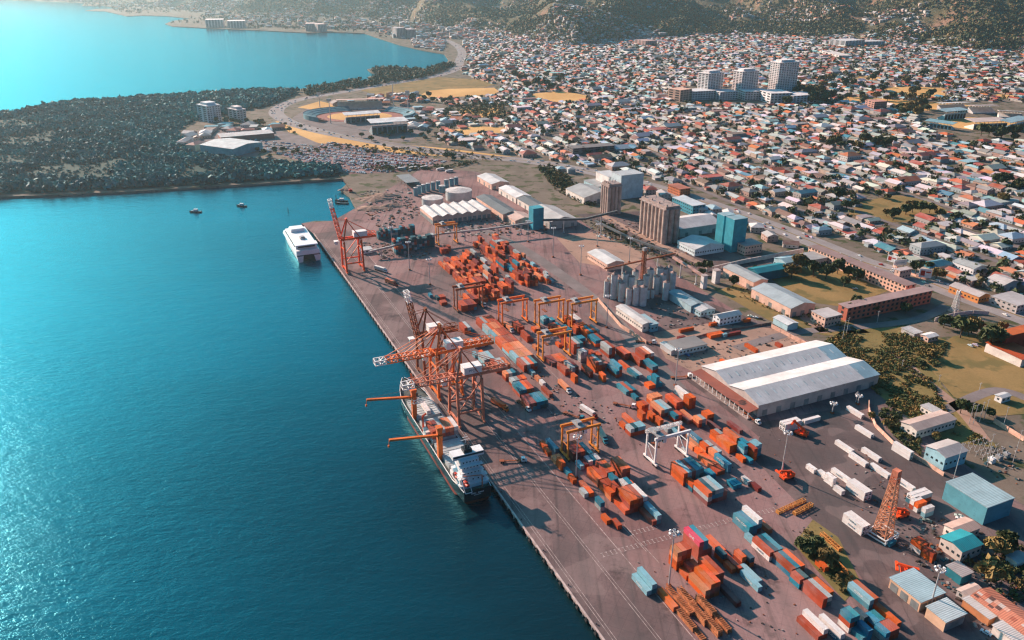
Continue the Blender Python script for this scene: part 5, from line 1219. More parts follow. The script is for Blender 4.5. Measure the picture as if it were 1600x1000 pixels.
def bld(label, A, B, C, h, roof='flat', ridge='y', rise=None, wall=WCR, rf=RWH, name='shed', cat='building', z=None, free=False, w=None, l=None, win=None, doors=0, over=.5, n=1, group=None, opn=False, skyl=False):
    "A near seaward corner, B near landward corner, C far seaward corner at the eaves (photo points); ridge y = along A-C"
    z = h if z is None else z
    a = P(*A, z); rot = ROT
    bp = P(*B, z) if B else None; cp = P(*C, z) if C else None
    if free:
        d = bp - a; rot = math.atan2(d.y, d.x)
    ex = Vector((math.cos(rot), math.sin(rot), 0)); ey = Vector((-math.sin(rot), math.cos(rot), 0))
    w = w or abs((bp - a).dot(ex)); l = l or abs((cp - a).dot(ey))
    e = empty(name, (a.x, a.y, .06), rot, label, cat, group)
    wm = colmat(wall); rise = rise if rise is not None else (w if ridge == 'y' else l) / n * .125
    b = MB()
    if opn:
        for x in (.4, w - .4):
            for k in range(int(l // 6) + 1): b.box(x - .2, x + .2, k * (l - .6) / max(1, l // 6), k * (l - .6) / max(1, l // 6) + .5, 0, h - .02)
    else: b.box(0, w, 0, l, 0, h - .02)
    W_ = b.build('wall', wm, e)
    t = .16
    b = MB(); axis = 1 if ridge == 'y' else 0; o = over
    rm = roofmat(rf, axis)
    def slab(p, q, r_, s_): # four top corners; a thin sheet
        b.hexa([(v[0], v[1], v[2] - t) for v in (p, q, r_, s_)] + [p, q, r_, s_], 0)
    if roof == 'flat': b.box(-o, w + o, -o, l + o, h, h + .35)
    elif roof == 'mono': slab((-o, -o, h + .2), (w + o, -o, h + .2), (w + o, l + o, h + .2 + rise), (-o, l + o, h + .2 + rise))
    elif roof == 'gable':
        if ridge == 'y':
            k = w / n
            for i in range(n):
                x0, x1 = i * k - (o if i == 0 else 0), (i + 1) * k + (o if i == n - 1 else 0); xm = (i + .5) * k
                slab((x0, -o, h), (xm, -o, h + rise), (xm, l + o, h + rise), (x0, l + o, h)); slab((xm, -o, h + rise), (x1, -o, h), (x1, l + o, h), (xm, l + o, h + rise))
        else:
            k = l / n
            for i in range(n):
                y0, y1 = i * k - (o if i == 0 else 0), (i + 1) * k + (o if i == n - 1 else 0); ym = (i + .5) * k
                slab((-o, y0, h), (w + o, y0, h), (w + o, ym, h + rise), (-o, ym, h + rise)); slab((-o, ym, h + rise), (w + o, ym, h + rise), (w + o, y1, h), (-o, y1, h))
    elif roof == 'hip':
        m_ = min(w, l) / 2
        if l > w: p, q = (w / 2, m_, h + rise), (w / 2, l - m_, h + rise)
        else: p, q = (m_, l / 2, h + rise), (w - m_, l / 2, h + rise)
        c4 = [(-o, -o, h), (w + o, -o, h), (w + o, l + o, h), (-o, l + o, h)]
        if l > w: b.tri(c4[0], c4[1], p); b.quad(c4[1], c4[2], q, p); b.tri(c4[2], c4[3], q); b.quad(c4[3], c4[0], p, q)
        else: b.quad(c4[0], c4[1], q, p); b.tri(c4[1], c4[2], q); b.quad(c4[2], c4[3], p, q); b.tri(c4[3], c4[0], p)
    R_ = b.build('roof', rm, e)
    if roof == 'gable' and not opn:
        k = (w if ridge == 'y' else l) / n
        for i in range(n):
            for s_ in (0, 1):
                b = MB()
                if ridge == 'y': y = s_ * l; b.tri((i * k, y, h - .02), ((i + 1) * k, y, h - .02), ((i + .5) * k, y, h + rise - t - .02))
                else: x = s_ * w; b.tri((x, i * k, h - .02), (x, (i + 1) * k, h - .02), (x, (i + .5) * k, h + rise - t - .02))
                b.build('gable_wall', wm, e)
    if win:
        nf, wv, wh = win if len(win) == 3 else (*win, 1.3)
        key = (wv, wh)
        if key not in win_me:
            q = MB(); q.box(-wv / 2, wv / 2, -.06, .03, 0, wh); win_me[key] = q.mesh('window', GLASS)
        for fl in range(nf):
            zz = h / nf * fl + h / nf * .38
            for k in range(int(w // (wv * 2))):
                link('window', win_me[key], W_, (w * (k + .5) / int(w // (wv * 2)), 0, zz))
            nl = int(l // (wv * 2))
            for k in range(nl):
                ob = link('window', win_me[key], W_, (0, l * (k + .5) / nl, zz)); ob.rotation_euler = (0, 0, -math.pi / 2)
    dm = None
    for k in range(doors):
        if dm is None:
            q = MB(); q.box(-1.9, 1.9, -.08, .02, .05, min(4.2, h * .7)); dm = q.mesh('roller_door', M('roller_door', (.20, .22, .22), .6))
        link('door', dm, W_, (w * (k + .5) / doors, 0, 0))
        if l > 12:
            ob = link('door', dm, W_, (0, l * (k + .5) / doors, 0)); ob.rotation_euler = (0, 0, -math.pi / 2)
    if skyl:
        q = MB(); q.box(-.5, .5, -2.2, 2.2, 0, .12); sm = q.mesh('skylight', M('skylight_sheet', (.48, .54, .54), .4))
        ns = int((w if ridge == 'x' else l) // 6); sl = math.atan2(rise, (l if ridge == 'x' else w) / n / 2); k = l / n
        for i in range(n):
            for j in range(1, ns):
                ob = link('skylight', sm, R_, (w * j / ns, (i + .27) * k, h + rise * .54)); ob.rotation_euler = (sl, 0, 0)
    return e, w, l, ROT
# --- twin shed
sw, sl_ = toSD(P(1180, 650)), toSD(P(1372, 607, 9))
A_ = SD(6, 173); 
def sdpx(s, d, z=0): q = SD(s, d); return pix(q.x, q.y, z)
e, w_, l_, _r = bld('huge grey shed with twin gables and white sunlit ridges', sdpx(6, 173), sdpx(6, 271), sdpx(62.5, 173), 8.6, 'gable', 'x', 3.5, (.46, .40, .37), (.64, .62, .60), 'transit_shed', z=0, n=2, skyl=True, doors=9)  # dark doors on the near wall stand in for its shaded open side
b = MB()
for i in range(2):
    k = l_ / 2; pass
    for x0, x1 in ((w_ - 13, w_ + .5),):
        b.hexa([(x0, i * k - (.5 if i == 0 else 0) + .0, 8.615), (x1, i * k - (.5 if i == 0 else 0), 8.615), (x1, (i + .5) * k, 12.13), (x0, (i + .5) * k, 12.13), (x0, i * k - (.5 if i == 0 else 0), 8.65), (x1, i * k - (.5 if i == 0 else 0), 8.65), (x1, (i + .5) * k, 12.17), (x0, (i + .5) * k, 12.17)])
b.build('blue_roof_sheet', roofmat((.30, .46, .52), 0), e)
b = MB(); b.hexa([(-7.5, -.5, 5.2), (-.02, -.5, 6.4), (-.02, l_ + .5, 6.4), (-7.5, l_ + .5, 5.2), (-7.5, -.5, 5.4), (-.02, -.5, 6.6), (-.02, l_ + .5, 6.6), (-7.5, l_ + .5, 5.4)]); b.build('canopy_roof', roofmat((.26, .085, .06), 1), e)
for k in range(14): q = MB(); q.box(-7.3, -7.0, k * (l_ - .4) / 13, k * (l_ - .4) / 13 + .4, 0, 5.19); q.build('canopy_post', WHITE, e)
for k in range(12): q = MB(); y = (k + .5) * l_ / 12; q.box(-.1, -.01, y - 1.7, y + 1.7, .9, 4.8); q.build('loading_door', M('pale_door', (.66, .52, .46), .6), e)
b = MB(); b.box(-7.4, -.12, 0, l_, 0, .9); b.build('loading_dock', CONC, e)
# --- loading terminal with folded roof
bld('white loading shed with six folded roof gables and truck bays', (676, 340), (768, 329), (658, 324), 8, 'gable', 'y', 2.4, WPK, (.55, .54, .52), 'loading_shed', n=6, doors=12)
D = [('long shed with white seaward roof slope behind the tank farm', (768, 288), (794, 284), (744, 275), 7, 'gable', 'y', WPK, (.55, .54, .52), 'warehouse'),
     ('long dark-roofed warehouse with cream wall beside the folded-roof shed', (786, 335), (806, 329), (750, 307), 8, 'gable', 'y', WPK, RDK, 'warehouse'),
     ('shed with bright white roof panels in the middle of the row', (806, 309), (824, 303), (782, 293), 7, 'gable', 'y', WCR, RWH, 'warehouse'),
     ('dark-roofed white-walled shed behind the slim blue tower', (834, 325), (850, 319), (808, 310), 7, 'gable', 'y', WCR, RDK, 'warehouse'),
     ('wide shed with pale slope and grey slope beside slim blue tower', (860, 347), (899, 340), (838, 325), 8, 'gable', 'y', WGY, (.46, .44, .42), 'warehouse'),
     ('pale pink flat-roofed shed just seaward of slim blue tower', (805, 345), (829, 338), (791, 335), 7, 'gable', 'y', WPK, RPK, 'warehouse'),
     ('broad grey twin shed on the seaward side of the white mill', (913, 309), (950, 300), (855, 298), 8, 'gable', 'y', WCR, RGY, 'warehouse'),
     ('pale low warehouse behind the grey twin shed', (935, 292), (955, 284), (900, 283), 8, 'flat', 'y', WBL, RGY, 'warehouse'),
     ('warehouse with wide white roof beside the concrete silos', (1063, 358), (1123, 347), (1046, 340), 9, 'gable', 'x', WGY, (.60, .56, .54), 'warehouse'),
     ('low white and blue mill office at the foot of the blue tower', (1086, 390), (1132, 383), (1062, 376), 7, 'gable', 'y', (.55, .64, .66), (.50, .52, .52), 'mill_office'),
     ('white hall with pale curved-looking roof on the dirt lot', (949, 413), (974, 408), (919, 394), 6.5, 'gable', 'y', WPK, (.58, .58, .56), 'hall'),
     ('long low blue-grey shed inland of the steel silos', (1080, 478), (1099, 474), (1046, 456), 6, 'gable', 'y', WBL, (.28, .37, .40), 'shed'),
     ('small pale blue hut at the end of the long low shed', (1095, 487), (1116, 482), (1083, 478), 5, 'gable', 'y', WBL, (.44, .45, .45), 'hut'),
     ('small white gabled shed by the pink boundary wall', (1231, 508), (1246, 504), (1213, 495), 5, 'gable', 'y', WBL, (.60, .62, .62), 'shed'),
     ('long grey-blue factory shed with white coping along the lawn', (1236, 482), (1280, 477), (1184, 449), 8, 'gable', 'y', WPK, (.34, .40, .42), 'factory_shed'),
     ('older blue-grey factory shed with pink wall by the lift tower', (1178, 441), (1200, 437), (1131, 417), 8, 'gable', 'y', WPK, (.36, .39, .39), 'factory_shed'),
     ('dark teal gabled shed with bright white sunlit edge', (1185, 427), (1228, 416), (1168, 419), 8, 'gable', 'x', (.02, .14, .18), RTL, 'shed'),
     ('pale blue-roofed hall behind the tree clump', (1228, 411), (1250, 407), (1215, 402), 8, 'gable', 'x', WBL, RBL, 'hall'),
     ('flat grey-roofed hall beside the red office block', (1262, 408), (1290, 400), (1248, 397), 7, 'flat', 'y', WCR, RGY, 'hall'),
     ('flat grey hut with pale edge on the fenced lot', (1062, 547), (1103, 537), (1048, 533), 4.5, 'flat', 'y', WBL, (.24, .23, .22), 'hut'),
     ('low sloping pale shed beside the flat grey hut', (1049, 548), (1060, 546), (1032, 536), 4, 'gable', 'y', WGY, (.42, .46, .46), 'shed'),
     ('white sloping office with roof vents by the steel silos', (1004, 507), (1017, 503), (972, 477), 6.5, 'gable', 'y', WCR, (.56, .55, .53), 'office'),
     ('blue and white annex behind the white sloping office', (1017, 508), (1026, 504), (1002, 492), 6, 'flat', 'y', (.16, .38, .46), RBL, 'annex'),
     ('grey warehouse with wide flat roof beyond the main road', (1566, 447), (1595, 439), (1541, 436), 7, 'gable', 'y', WGY, (.52, .48, .46), 'warehouse'),
     ('white box building along the road behind the billboards', (1522, 420), (1538, 414), (1490, 408), 7, 'gable', 'y', (.7, .69, .68), (.34, .36, .35), 'shop'),
     ('low flat grey shelter between scrub and bus', (1429, 522), (1441, 519), (1412, 512), 3.4, 'flat', 'y', WGY, (.46, .45, .44), 'shelter'),
     ('small pink-walled white-roofed hut beside the bus', (1451, 528), (1466, 524), (1441, 522), 4, 'gable', 'x', WPK, RWH, 'hut'),
     ('pink hall with ridge roof beside the scrub field', (1433, 673), (1500, 658), (1409, 659), 6, 'gable', 'x', WCR, (.50, .38, .33), 'hall'),
     ('low white annex behind the pink hall', (1459, 645), (1472, 642), (1443, 633), 4.5, 'flat', 'y', WCR, (.45, .43, .42), 'annex'),
     ('pale blue gabled house with white and grey roof slopes', (1478, 715), (1512, 704), (1447, 697), 8.5, 'gable', 'x', (.30, .50, .56), (.46, .42, .40), 'gabled_house'),
     ('pink-roofed low house tucked behind the teal-roofed one', (1500, 836), (1538, 828), (1473, 821), 5.5, 'gable', 'x', WCR, RPK, 'low_house'),
     ('white house with teal roof by the dark yard', (1504, 862), (1538, 852), (1472, 838), 6.5, 'gable', 'x', (.60, .52, .46), (.03, .30, .34), 'teal_roofed_house'),
     ('cream building with large flat blue roof beside the access road', (1439, 941), (1478, 928), (1392, 903), 5.5, 'flat', 'y', (.62, .40, .27), (.33, .46, .50), 'depot'),
     ('smaller cream building with flat pale blue roof by the road', (1478, 972), (1508, 958), (1450, 948), 5.5, 'flat', 'y', (.62, .40, .27), (.40, .48, .50), 'depot'),
     ('grey-roofed teal-walled shed between two round trees', (1503, 901), (1522, 896), (1481, 884), 5, 'flat', 'y', (.02, .16, .20), (.33, .30, .29), 'shed'),
     ('narrow white-roofed shed with orange wall at the depot', (1546, 967), (1561, 961), (1510, 934), 4.2, 'flat', 'y', WOR, (.50, .47, .45), 'shed'),
     ('long patched rust-roofed shed running to the frame corner', (1612, 1000), (1640, 985), (1523, 929), 5.2, 'gable', 'y', WPK, (.50, .19, .12), 'rusty_shed'),
     ('white-roofed shed in front of the long rusty shed', (1603, 1016), (1626, 1006), (1553, 977), 4.6, 'flat', 'y', WCR, (.52, .50, .48), 'shed'),
     ('small striped-roof hut beside the long rusty shed', (1508, 930), (1532, 919), (1496, 921), 3.6, 'gable', 'x', WGY, (.52, .40, .34), 'hut'),
     ('low pale kiosk beside the frame edge', (1590, 880), (1612, 874), (1578, 866), 4, 'gable', 'x', WCR, RGY, 'kiosk'),
     ('small white hut on the lawn by the railway', (1566, 622), (1580, 618), (1558, 616), 4, 'gable', 'x', (.7, .68, .66), (.45, .46, .46), 'hut')]
for q in D:
    lab, A, B, C, h, rf_, rd, wc, rc_, nm = q
    eb = bld(lab, A, B, C, h, rf_, rd, None, wc, rc_, nm, doors=3 if nm in ('warehouse', 'depot', 'factory_shed', 'rusty_shed') else 0, win=(1, 1.4) if nm in ('hall', 'hut', 'house', 'gabled_house', 'low_house', 'teal_roofed_house', 'office', 'mill_office', 'annex', 'shop') else None)
def patch_roof(e, w, l, h, rise, nx, ny, cols, p=.75):
    "mismatched sheets laid on the seaward slope of a ridge roof"
    dx = (w / 2) / nx; dy = l / ny; me = {}
    for i in range(nx):
        for j in range(ny):
            if rr.random() > p: continue
            z0, z1 = h + rise * (i * dx) / (w / 2) + .012 + .02 * ((i + j) % 3), h + rise * ((i + 1) * dx) / (w / 2) + .012 + .02 * ((i + j) % 3)
            b = MB(); b.hexa([(i * dx, j * dy, z0), ((i + 1) * dx, j * dy, z1), ((i + 1) * dx, (j + 1) * dy, z1), (i * dx, (j + 1) * dy, z0), (i * dx, j * dy, z0 + .05), ((i + 1) * dx, j * dy, z1 + .05), ((i + 1) * dx, (j + 1) * dy, z1 + .05), (i * dx, (j + 1) * dy, z0 + .05)])
            c = rr.choice(cols); b.build('roof_sheet', roofmat(c, 1), e)
for q in list(bpy.data.objects):
    if q.get('label', '').startswith('long patched rust-roofed'):
        A_, B_, C_ = (1612, 1000), (1640, 985), (1523, 929); a_ = P(*A_, 5.2); w_ = abs((P(*B_, 5.2) - a_).dot(EW)); l_ = abs((P(*C_, 5.2) - a_).dot(EU))
        patch_roof(q, w_, l_, 5.2, w_ * .125, 3, 12, [(.50, .19, .12), (.44, .15, .09), (.56, .26, .18), (.36, .11, .07), (.5, .42, .38), (.58, .32, .24), (.12, .06, .05)])
bld('open canopy shed on posts north of the tank farm', (635, 286), (651, 281), (611, 275), 6, 'flat', 'y', None, WGY, (.25, .25, .25), 'canopy_shed', opn=True)
bld('small white hut with three windows by the red-orange crane', (565, 392), (581, 389), (563, 387), 3.4, 'flat', 'y', None, (.62, .66, .66), (.5, .5, .5), 'hut', win=(1, 1.6))
bld('white two-storey office with rows of windows below the sheds', (1125, 498), (1160, 492), (1118, 491), 6.5, 'gable', 'x', 2, (.60, .66, .68), (.52, .52, .51), 'office', win=(2, 1.5))
bld('white two-storey building at the lower end of the factory shed', (1290, 497), (1316, 492), (1265, 487), 8, 'flat', 'y', None, WPK, (.50, .46, .44), 'office', win=(2, 1.6))
bld('big plain blue box warehouse with paler blue roof', (1543, 794), (1587, 780), (1480, 753), HT(1539, 821, 794), 'flat', 'y', None, (.10, .30, .36), (.30, .42, .45), 'box_warehouse', over=.25)
bld('long cream and red three-storey office along the main road', (1416, 447), None, (1252, 387), 10, 'flat', 'y', None, (.64, .40, .30), (.30, .20, .18), 'office_block', w=11, win=(3, 1.9, 1.7))
bld('red-ended slab block facing the scrub with teal windows', (1325, 482), (1464, 457), (1307, 476), 11, 'flat', 'y', None, (.46, .14, .09), (.36, .25, .23), 'office_block', win=(3, 2.4, 2.0))
bld('orange terrace of shops on the far side of the main road', (1530, 464), None, (1480, 447), 6, 'gable', 'y', 2.2, (.56, .22, .07), (.45, .40, .38), 'shop_terrace', w=13, win=(1, 1.6))
bld('long grey shop terrace beside the orange terrace', (1590, 478), None, (1548, 463), 7, 'flat', 'y', None, (.46, .42, .40), (.44, .41, .40), 'shop_terrace', w=24, win=(2, 2.0))
bld('tall red-walled block at the frame edge with orange coping', (1574, 526), (1640, 506), (1562, 518), 13, 'flat', 'y', None, (.36, .05, .025), (.50, .12, .03), 'red_block')
bld('low wing with bright orange-red roof in front of red block', (1597, 562), None, (1566, 531), 6, 'mono', 'y', 1.0, (.70, .62, .56), (.50, .09, .025), 'red_wing', w=18)
bld('orange-red brick house with flat roof inland of the silos', (1063, 296), (1076, 293), (1047, 288), 9, 'flat', 'y', None, (.50, .16, .07), (.42, .15, .09), 'brick_house', win=(3, 1.5))
bld('blue and white office with glazed bays behind the warehouse', (1083, 322), (1099, 318), (1055, 308), 11, 'flat', 'y', None, (.05, .26, .34), (.55, .60, .62), 'office', win=(3, 1.8))
bld('pink flat-roofed block beside the blue mill tower', (1165, 385), (1192, 381), (1160, 375), 9, 'flat', 'y', None, WPK, (.48, .36, .32), 'flats', win=(2, 1.5))
# --- mill towers, white mill, slim tower
def tower(label, A, B, C, h, wall, rf, name='mill_tower', win=None, free=True): return bld(label, A, B, C, h, 'flat', 'y', None, wall, rf, name, z=0, win=win, over=.15, free=free)
MILLB = (.03, .27, .34)
tower('tall blue mill tower, farther and shorter half of the pair', (1127, 384), (1143, 381), (1122, 378), HT(1127, 384, 338), MILLB, (.30, .44, .48), free=False)
tower('tall blue mill tower, nearer half of the pair', (1142, 395), (1161, 391), (1136, 388), HT(1142, 395, 344), MILLB, (.28, .42, .46), free=False)
tower('white mill building with pale blue flank above the old silos', (969, 312), (1000, 306), (962, 304), HT(969, 312, 275), (.46, .55, .58), (.45, .47, .47), 'flour_mill', free=False)
tower('lower white mill block behind the white mill', (950, 300), (968, 296), (938, 290), HT(950, 300, 277), (.66, .62, .58), (.56, .56, .55), 'flour_mill', free=False)
tower('slim blue elevator tower at the end of the warehouses', (833, 360), (848, 357), (830, 355), HT(833, 360, 327), (.02, .23, .31), (.06, .30, .36), 'elevator_tower', free=False)
SILOC = M('silo_concrete', (.44, .33, .28), .9, 0, .25, .15, (.18, .12, .10))
def silo_bank(label, A, nu, nw, r, h, name='silo_bank'):
    a = P(*A); e = empty(name, (a.x, a.y, .06), ROT, label, 'silos')
    me = MB().cyl((0, 0, 0), (0, 0, h), r * .9, r * .9, 16).mesh('silo', SILOC)
    for i in range(nu):
        for j in range(nw): link('silo', me, e, (r + j * 2 * r * .98, r + i * 2 * r * .98, 0))
    b = MB(); b.box(.3, nw * 2 * r - .3, .3, nu * 2 * r - .3, h + .01, h + .9); b.build('roof_slab', CONC, e)
    b = MB(); b.box(r * .6, nw * 2 * r - r * .6, 1.5, nu * 2 * r - 1.5, h + .92, h + 3.2)
    for k in range(4): b.box(r, r + 1.4, 3 + k * (nu * 2 * r - 8) / 3, 4.6 + k * (nu * 2 * r - 8) / 3, h + 3.2, h + 5.0)
    b.build('top_gallery', M('gallery_sheet', (.34, .26, .23), .7), e)
    b = MB()
    for k in range(3): b.bar((nw * r, 4 + k * nu * r * .6, h + 3), (nw * r + 3, 6 + k * nu * r * .6, h + 7), .5)
    b.build('spout', GREY, e)
dl = (P(991, 362) - P(1035, 382)).length
silo_bank('large bank of tall old concrete silos in the mill yard', (1035, 383), 7, 3, dl / 14 * 1.0, HT(1035, 383, 330))
silo_bank('smaller bank of brown concrete silos beside the white mill', (949, 337), 4, 4, 2.3, HT(949, 337, 294))
# --- steel silos
STEEL = M('corrugated_steel', (.50, .54, .54), .45, .0, .15, .3, (.2, .19, .18))
sl = [(947.5, 464, 437, 2.6), (958, 466, 426, 2.8), (966, 462, 434, 2.2), (975.5, 462, 425, 2.7), (991, 456, 421, 2.7), (982, 475, 449, 2.6), (993, 476, 446, 2.9), (1004, 477, 446, 2.9), (1014, 452, 418, 2.9), (1029, 449, 416, 2.9), (1039, 468, 439, 2.7), (1044, 446, 415, 2.7), (1012, 466, 452, 1.6), (1019, 465, 452, 1.6), (1022, 446, 420, 2.6), (952, 458, 431, 2.6), (970, 470, 440, 2.5), (985, 463, 430, 2.7), (999, 463, 436, 2.6), (1008, 459, 428, 2.7), (1024, 459, 430, 2.7), (1034, 457, 427, 2.6), (1050, 452, 424, 2.6), (1037, 448, 418, 2.6)]
for i, (x, yb, yt, r) in enumerate(sl):
    h = HT(x, yb, yt); p = P(x, yb); e = empty('steel_silo', (p.x, p.y, .06), 0, f"corrugated steel silo with cone top, {ordw(i + 1)} of the cluster counting inland from the pale wall" if r > 2 else f"small squat steel silo within the cluster, {'seaward' if x < 1015 else 'landward'} one", 'silo', 'steel silos in the cluster')
    b = MB()
    nr_ = max(4, int(h / 1.4))
    for k in range(nr_): b.cyl((0, 0, h * .94 * k / nr_), (0, 0, h * .94 * (k + 1) / nr_), r * (1.0 if k % 2 else 1.02), None, 14, 0, False)
    b.build('shell', STEEL, e)
    b = MB(); b.cyl((0, 0, h * .94), (0, 0, h), r * 1.05, r * .25, 14); b.cyl((0, 0, h), (0, 0, h + .8), .5, .5, 8); b.build('cone_top', M('silo_top', (.30, .20, .17), .6), e)
    b = MB(); b.bar((-r - .15, 0, .5), (-r - .15, 0, h), .35, .12); b.build('ladder', PINKST, e)
p = P(1003, 452); h = HT(1003, 452, 392); e = empty('elevator_tower', (p.x, p.y, .06), ROT, 'rusty lattice elevator tower rising among the steel silos', 'tower')
def lattice(b, w0, w1, h, n, t):
    for k in range(n):
        f0, f1 = k / n, (k + 1) / n; a, c = (w0 + (w1 - w0) * f0) / 2, (w0 + (w1 - w0) * f1) / 2; z0, z1 = h * f0, h * f1
        for sx, sy in ((-1, -1), (1, -1), (1, 1), (-1, 1)): b.bar((sx * a, sy * a, z0), (sx * c, sy * c, z1), t * 1.4)
        q = [(-1, -1), (1, -1), (1, 1), (-1, 1)]
        for i in range(4):
            u, v = q[i], q[(i + 1) % 4]; b.bar((u[0] * a, u[1] * a, z0), (v[0] * c, v[1] * c, z1), t); b.bar((v[0] * a, v[1] * a, z0), (u[0] * c, u[1] * c, z1), t); b.bar((u[0] * c, u[1] * c, z1), (v[0] * c, v[1] * c, z1), t)
b = MB(); lattice(b, 3.0, 2.6, h, 9, .22); b.build('frame', RUSTY, e)
b = MB(); b.box(-.7, .7, -.7, .7, 0, h + 1.5); b.build('elevator_leg', PINKST, e)
b = MB(); b.box(-1.4, 1.4, -1.4, 1.4, h + .1, h + 2.8); b.build('head_house', GREY, e)
def gallery(label, pts, mat, w=2.2, hh=2.2, piers=True, name='conveyor_gallery'):
    "pts: (photo x, y, z)"
    q = [P(x, y, z) for x, y, z in pts]; o = q[0]
    e = empty(name, (o.x, o.y, 0), 0, label, 'conveyor')
    for i in range(len(q) - 1):
        a, c = q[i] - Vector((o.x, o.y, 0)), q[i + 1] - Vector((o.x, o.y, 0))
        b = MB(); b.bar(a, c, w, hh); b.build('span', mat, e)
        if piers:
            n = max(1, int((c - a).length // 24))
            for k in range(n):
                m_ = a + (c - a) * (k + .5) / n; b = MB(); b.bar((m_.x, m_.y, .05), (m_.x, m_.y, m_.z - hh / 2), 1.0); b.box(m_.x - 1, m_.x + 1, m_.y - 1, m_.y + 1, 0, .6); b.build('pier', GREY_L, e)
PIPE = M('gallery_grey', (.36, .36, .35), .6)
gallery('raised grey conveyor gallery running from the quay past the far gantry', [(578, 393, 6), (612, 385, 8), (640, 374, 10), (665, 369, 10), (692, 365, 10), (760, 358, 10), (832, 348, 11)], PIPE, 1.6, 1.6)
gallery('dark inclined conveyor from the slim blue tower to the brown silos', [(848, 344, 12), (915, 342, 16), (965, 330, 26)], M('gallery_dark', (.10, .11, .115), .6), 2.0, 2.0)
gallery('long straight conveyor bridge beside the mill yard road', [(930, 345, 6), (985, 372, 6), (1050, 396, 6)], M('gallery_dark', (.10, .11, .115), .6), 2.4, 1.8)
gallery('rust-brown conveyor running along the steel silo tops', [(945, 420, 24), (1000, 408, 24), (1055, 396, 20)], RUSTY, 1.1, 1.1)
gallery('pink sloping conveyor down from the silo tops', [(1052, 402, 16), (1078, 418, 13), (1100, 432, 10)], M('gallery_pink', (.60, .36, .29), .7), 2.6, 1.6)
for i, (x, y, w_) in enumerate(((1117, 444, 5), (1098, 452, 4))):
    bld(['twin white bins on legs beside the lift tower shed', 'small white bin tower on a dark blue base'][i], (x, y), None, None, HT(x, y, y - 20), 'flat', 'y', None, (.62, .60, .58), (.45, .36, .33), 'bin_tower', z=0, w=w_, l=w_)
# --- tanks
def tank(label, x, y, r, h, mat, dome=1.2, group=None):
    p = P(x, y); e = empty('storage_tank', (p.x, p.y, .06), 0, label, 'tank', group)
    b = MB(); b.cyl((0, 0, 0), (0, 0, h), r, r, 28); b.build('shell', mat, e)
    b = MB(); b.cyl((0, 0, h + .01), (0, 0, h + dome), r * 1.01, r * .1, 28); b.build('roof', M('tank_roof', (.52, .48, .45), .6), e)
    b = MB(); n = 10
    for k in range(n): a0, a1 = 2.2 + k * .13, 2.2 + (k + 1) * .13; b.bar((r * 1.03 * math.cos(a0), r * 1.03 * math.sin(a0), h * k / n), (r * 1.03 * math.cos(a1), r * 1.03 * math.sin(a1), h * (k + 1) / n), .7, .15)
    b.build('stair', GREY, e)
TK = M('tank_paint', (.46, .48, .47), .6, 0, .15, .1)
tank('big round pale tank with domed roof behind the folded-roof shed', 717, 311, 15.5, 11, TK, 2.2)
tank('wide low round tank with brown top beside the pale tank', 676, 319, 12.5, 8, TK, 1.0)
for i, (x, y) in enumerate(((655, 303), (662, 301), (669, 299), (677, 297), (685, 295), (691, 300), (698, 293), (706, 291), (650, 306), (713, 289))):
    tank(f"slim blue upright tank, {ordw(i + 1)} in the farm behind the big tanks", x, y, 2.7 if i != 5 else 4, 10 if i != 5 else 8, M('blue_tank', (.16, .30, .35), .6, 0, .15, .2), .6, 'slim tanks of the tank farm')
# ------------------------------------------------------------------ lattice mast, reach stackers, trucks, racks
p = P(1378, 838); e = empty('lattice_mast', (p.x, p.y, .1), ROT + .15, 'tall orange-brown lattice crane mast standing on a white base frame', 'crane mast')
h = HT(1378, 838, 738)
b = MB(); lattice(b, 7.0, 3.0, h - 6, 9, .26); b.build('tower', M('mast_orange', (.62, .27, .15), .7, 0, .3, .5), e)
b = MB(); b.v = []; lattice(b, 3.2, 2.6, 6, 3, .28); b.v = [(x, y, z + h - 6) for x, y, z in b.v]; b.box(-1.5, 1.5, -1.5, 1.5, h - 1.5, h + 1.2); b.build('mast_head', PINKST, e)
b = MB()
for z in (.6, 2.6):
    for a, c in (((-5, -5), (5, -5)), ((5, -5), (5, 5)), ((5, 5), (-5, 5)), ((-5, 5), (-5, -5))): b.bar((*a, z), (*c, z), .5)
for x in (-5, 0, 5):
    for y in (-5, 5): b.bar((x, y, 0), (x, y, 2.8), .5)
b.build('base_frame', WHITE, e)
b = MB(); b.box(-4.2, .5, -7.0, -5.4, 0, 2.2); b.build('control_box', TEALP, e)
def rstack(x, y, rot, label, up=.5, mat=None):
    p = P(x, y); e = empty('reach_stacker', (p.x, p.y, .1), rot, label, 'reach stacker', 'orange reach stackers'); mat = mat or REDOR
    b = MB(); b.box(-1.9, 1.9, -4.2, 3.2, 1.0, 2.2); b.box(-1.9, 1.9, -4.3, -2.2, 2.21, 3.3); b.build('chassis', mat, e)
    b = MB(); b.box(-.8, .8, -1.4, .6, 2.22, 4.1, 0); b.box(-.82, .82, -1.2, .4, 3.0, 3.8, 1); b.build('cab', [mat, GLASS], e)
    b = MB(); b.bar((0, -3.2, 3.6), (0, 5.0 , 3.6 + 9 * up), .9, 1.0); b.bar((0, .8, 2.3), (0, 2.6, 3.6 + 9 * up * .68), .4); b.build('boom', mat, e)
    b = MB(); b.box(-3.2, 3.2, 4.4, 5.6, 1.9 + 9 * up, 2.5 + 9 * up); b.bar((0, 5, 2.5 + 9 * up), (0, 5, 3.5 + 9 * up), .7); b.build('spreader', mat, e)
    wheels(e, [(-1.7, 2.4, .85), (1.7, 2.4, .85), (-1.6, -3.2, .75), (1.6, -3.2, .75)], .85, .7)
rstack(1228, 748, 2.0, 'orange reach stacker at the foot of the mast by the white rows', .3)
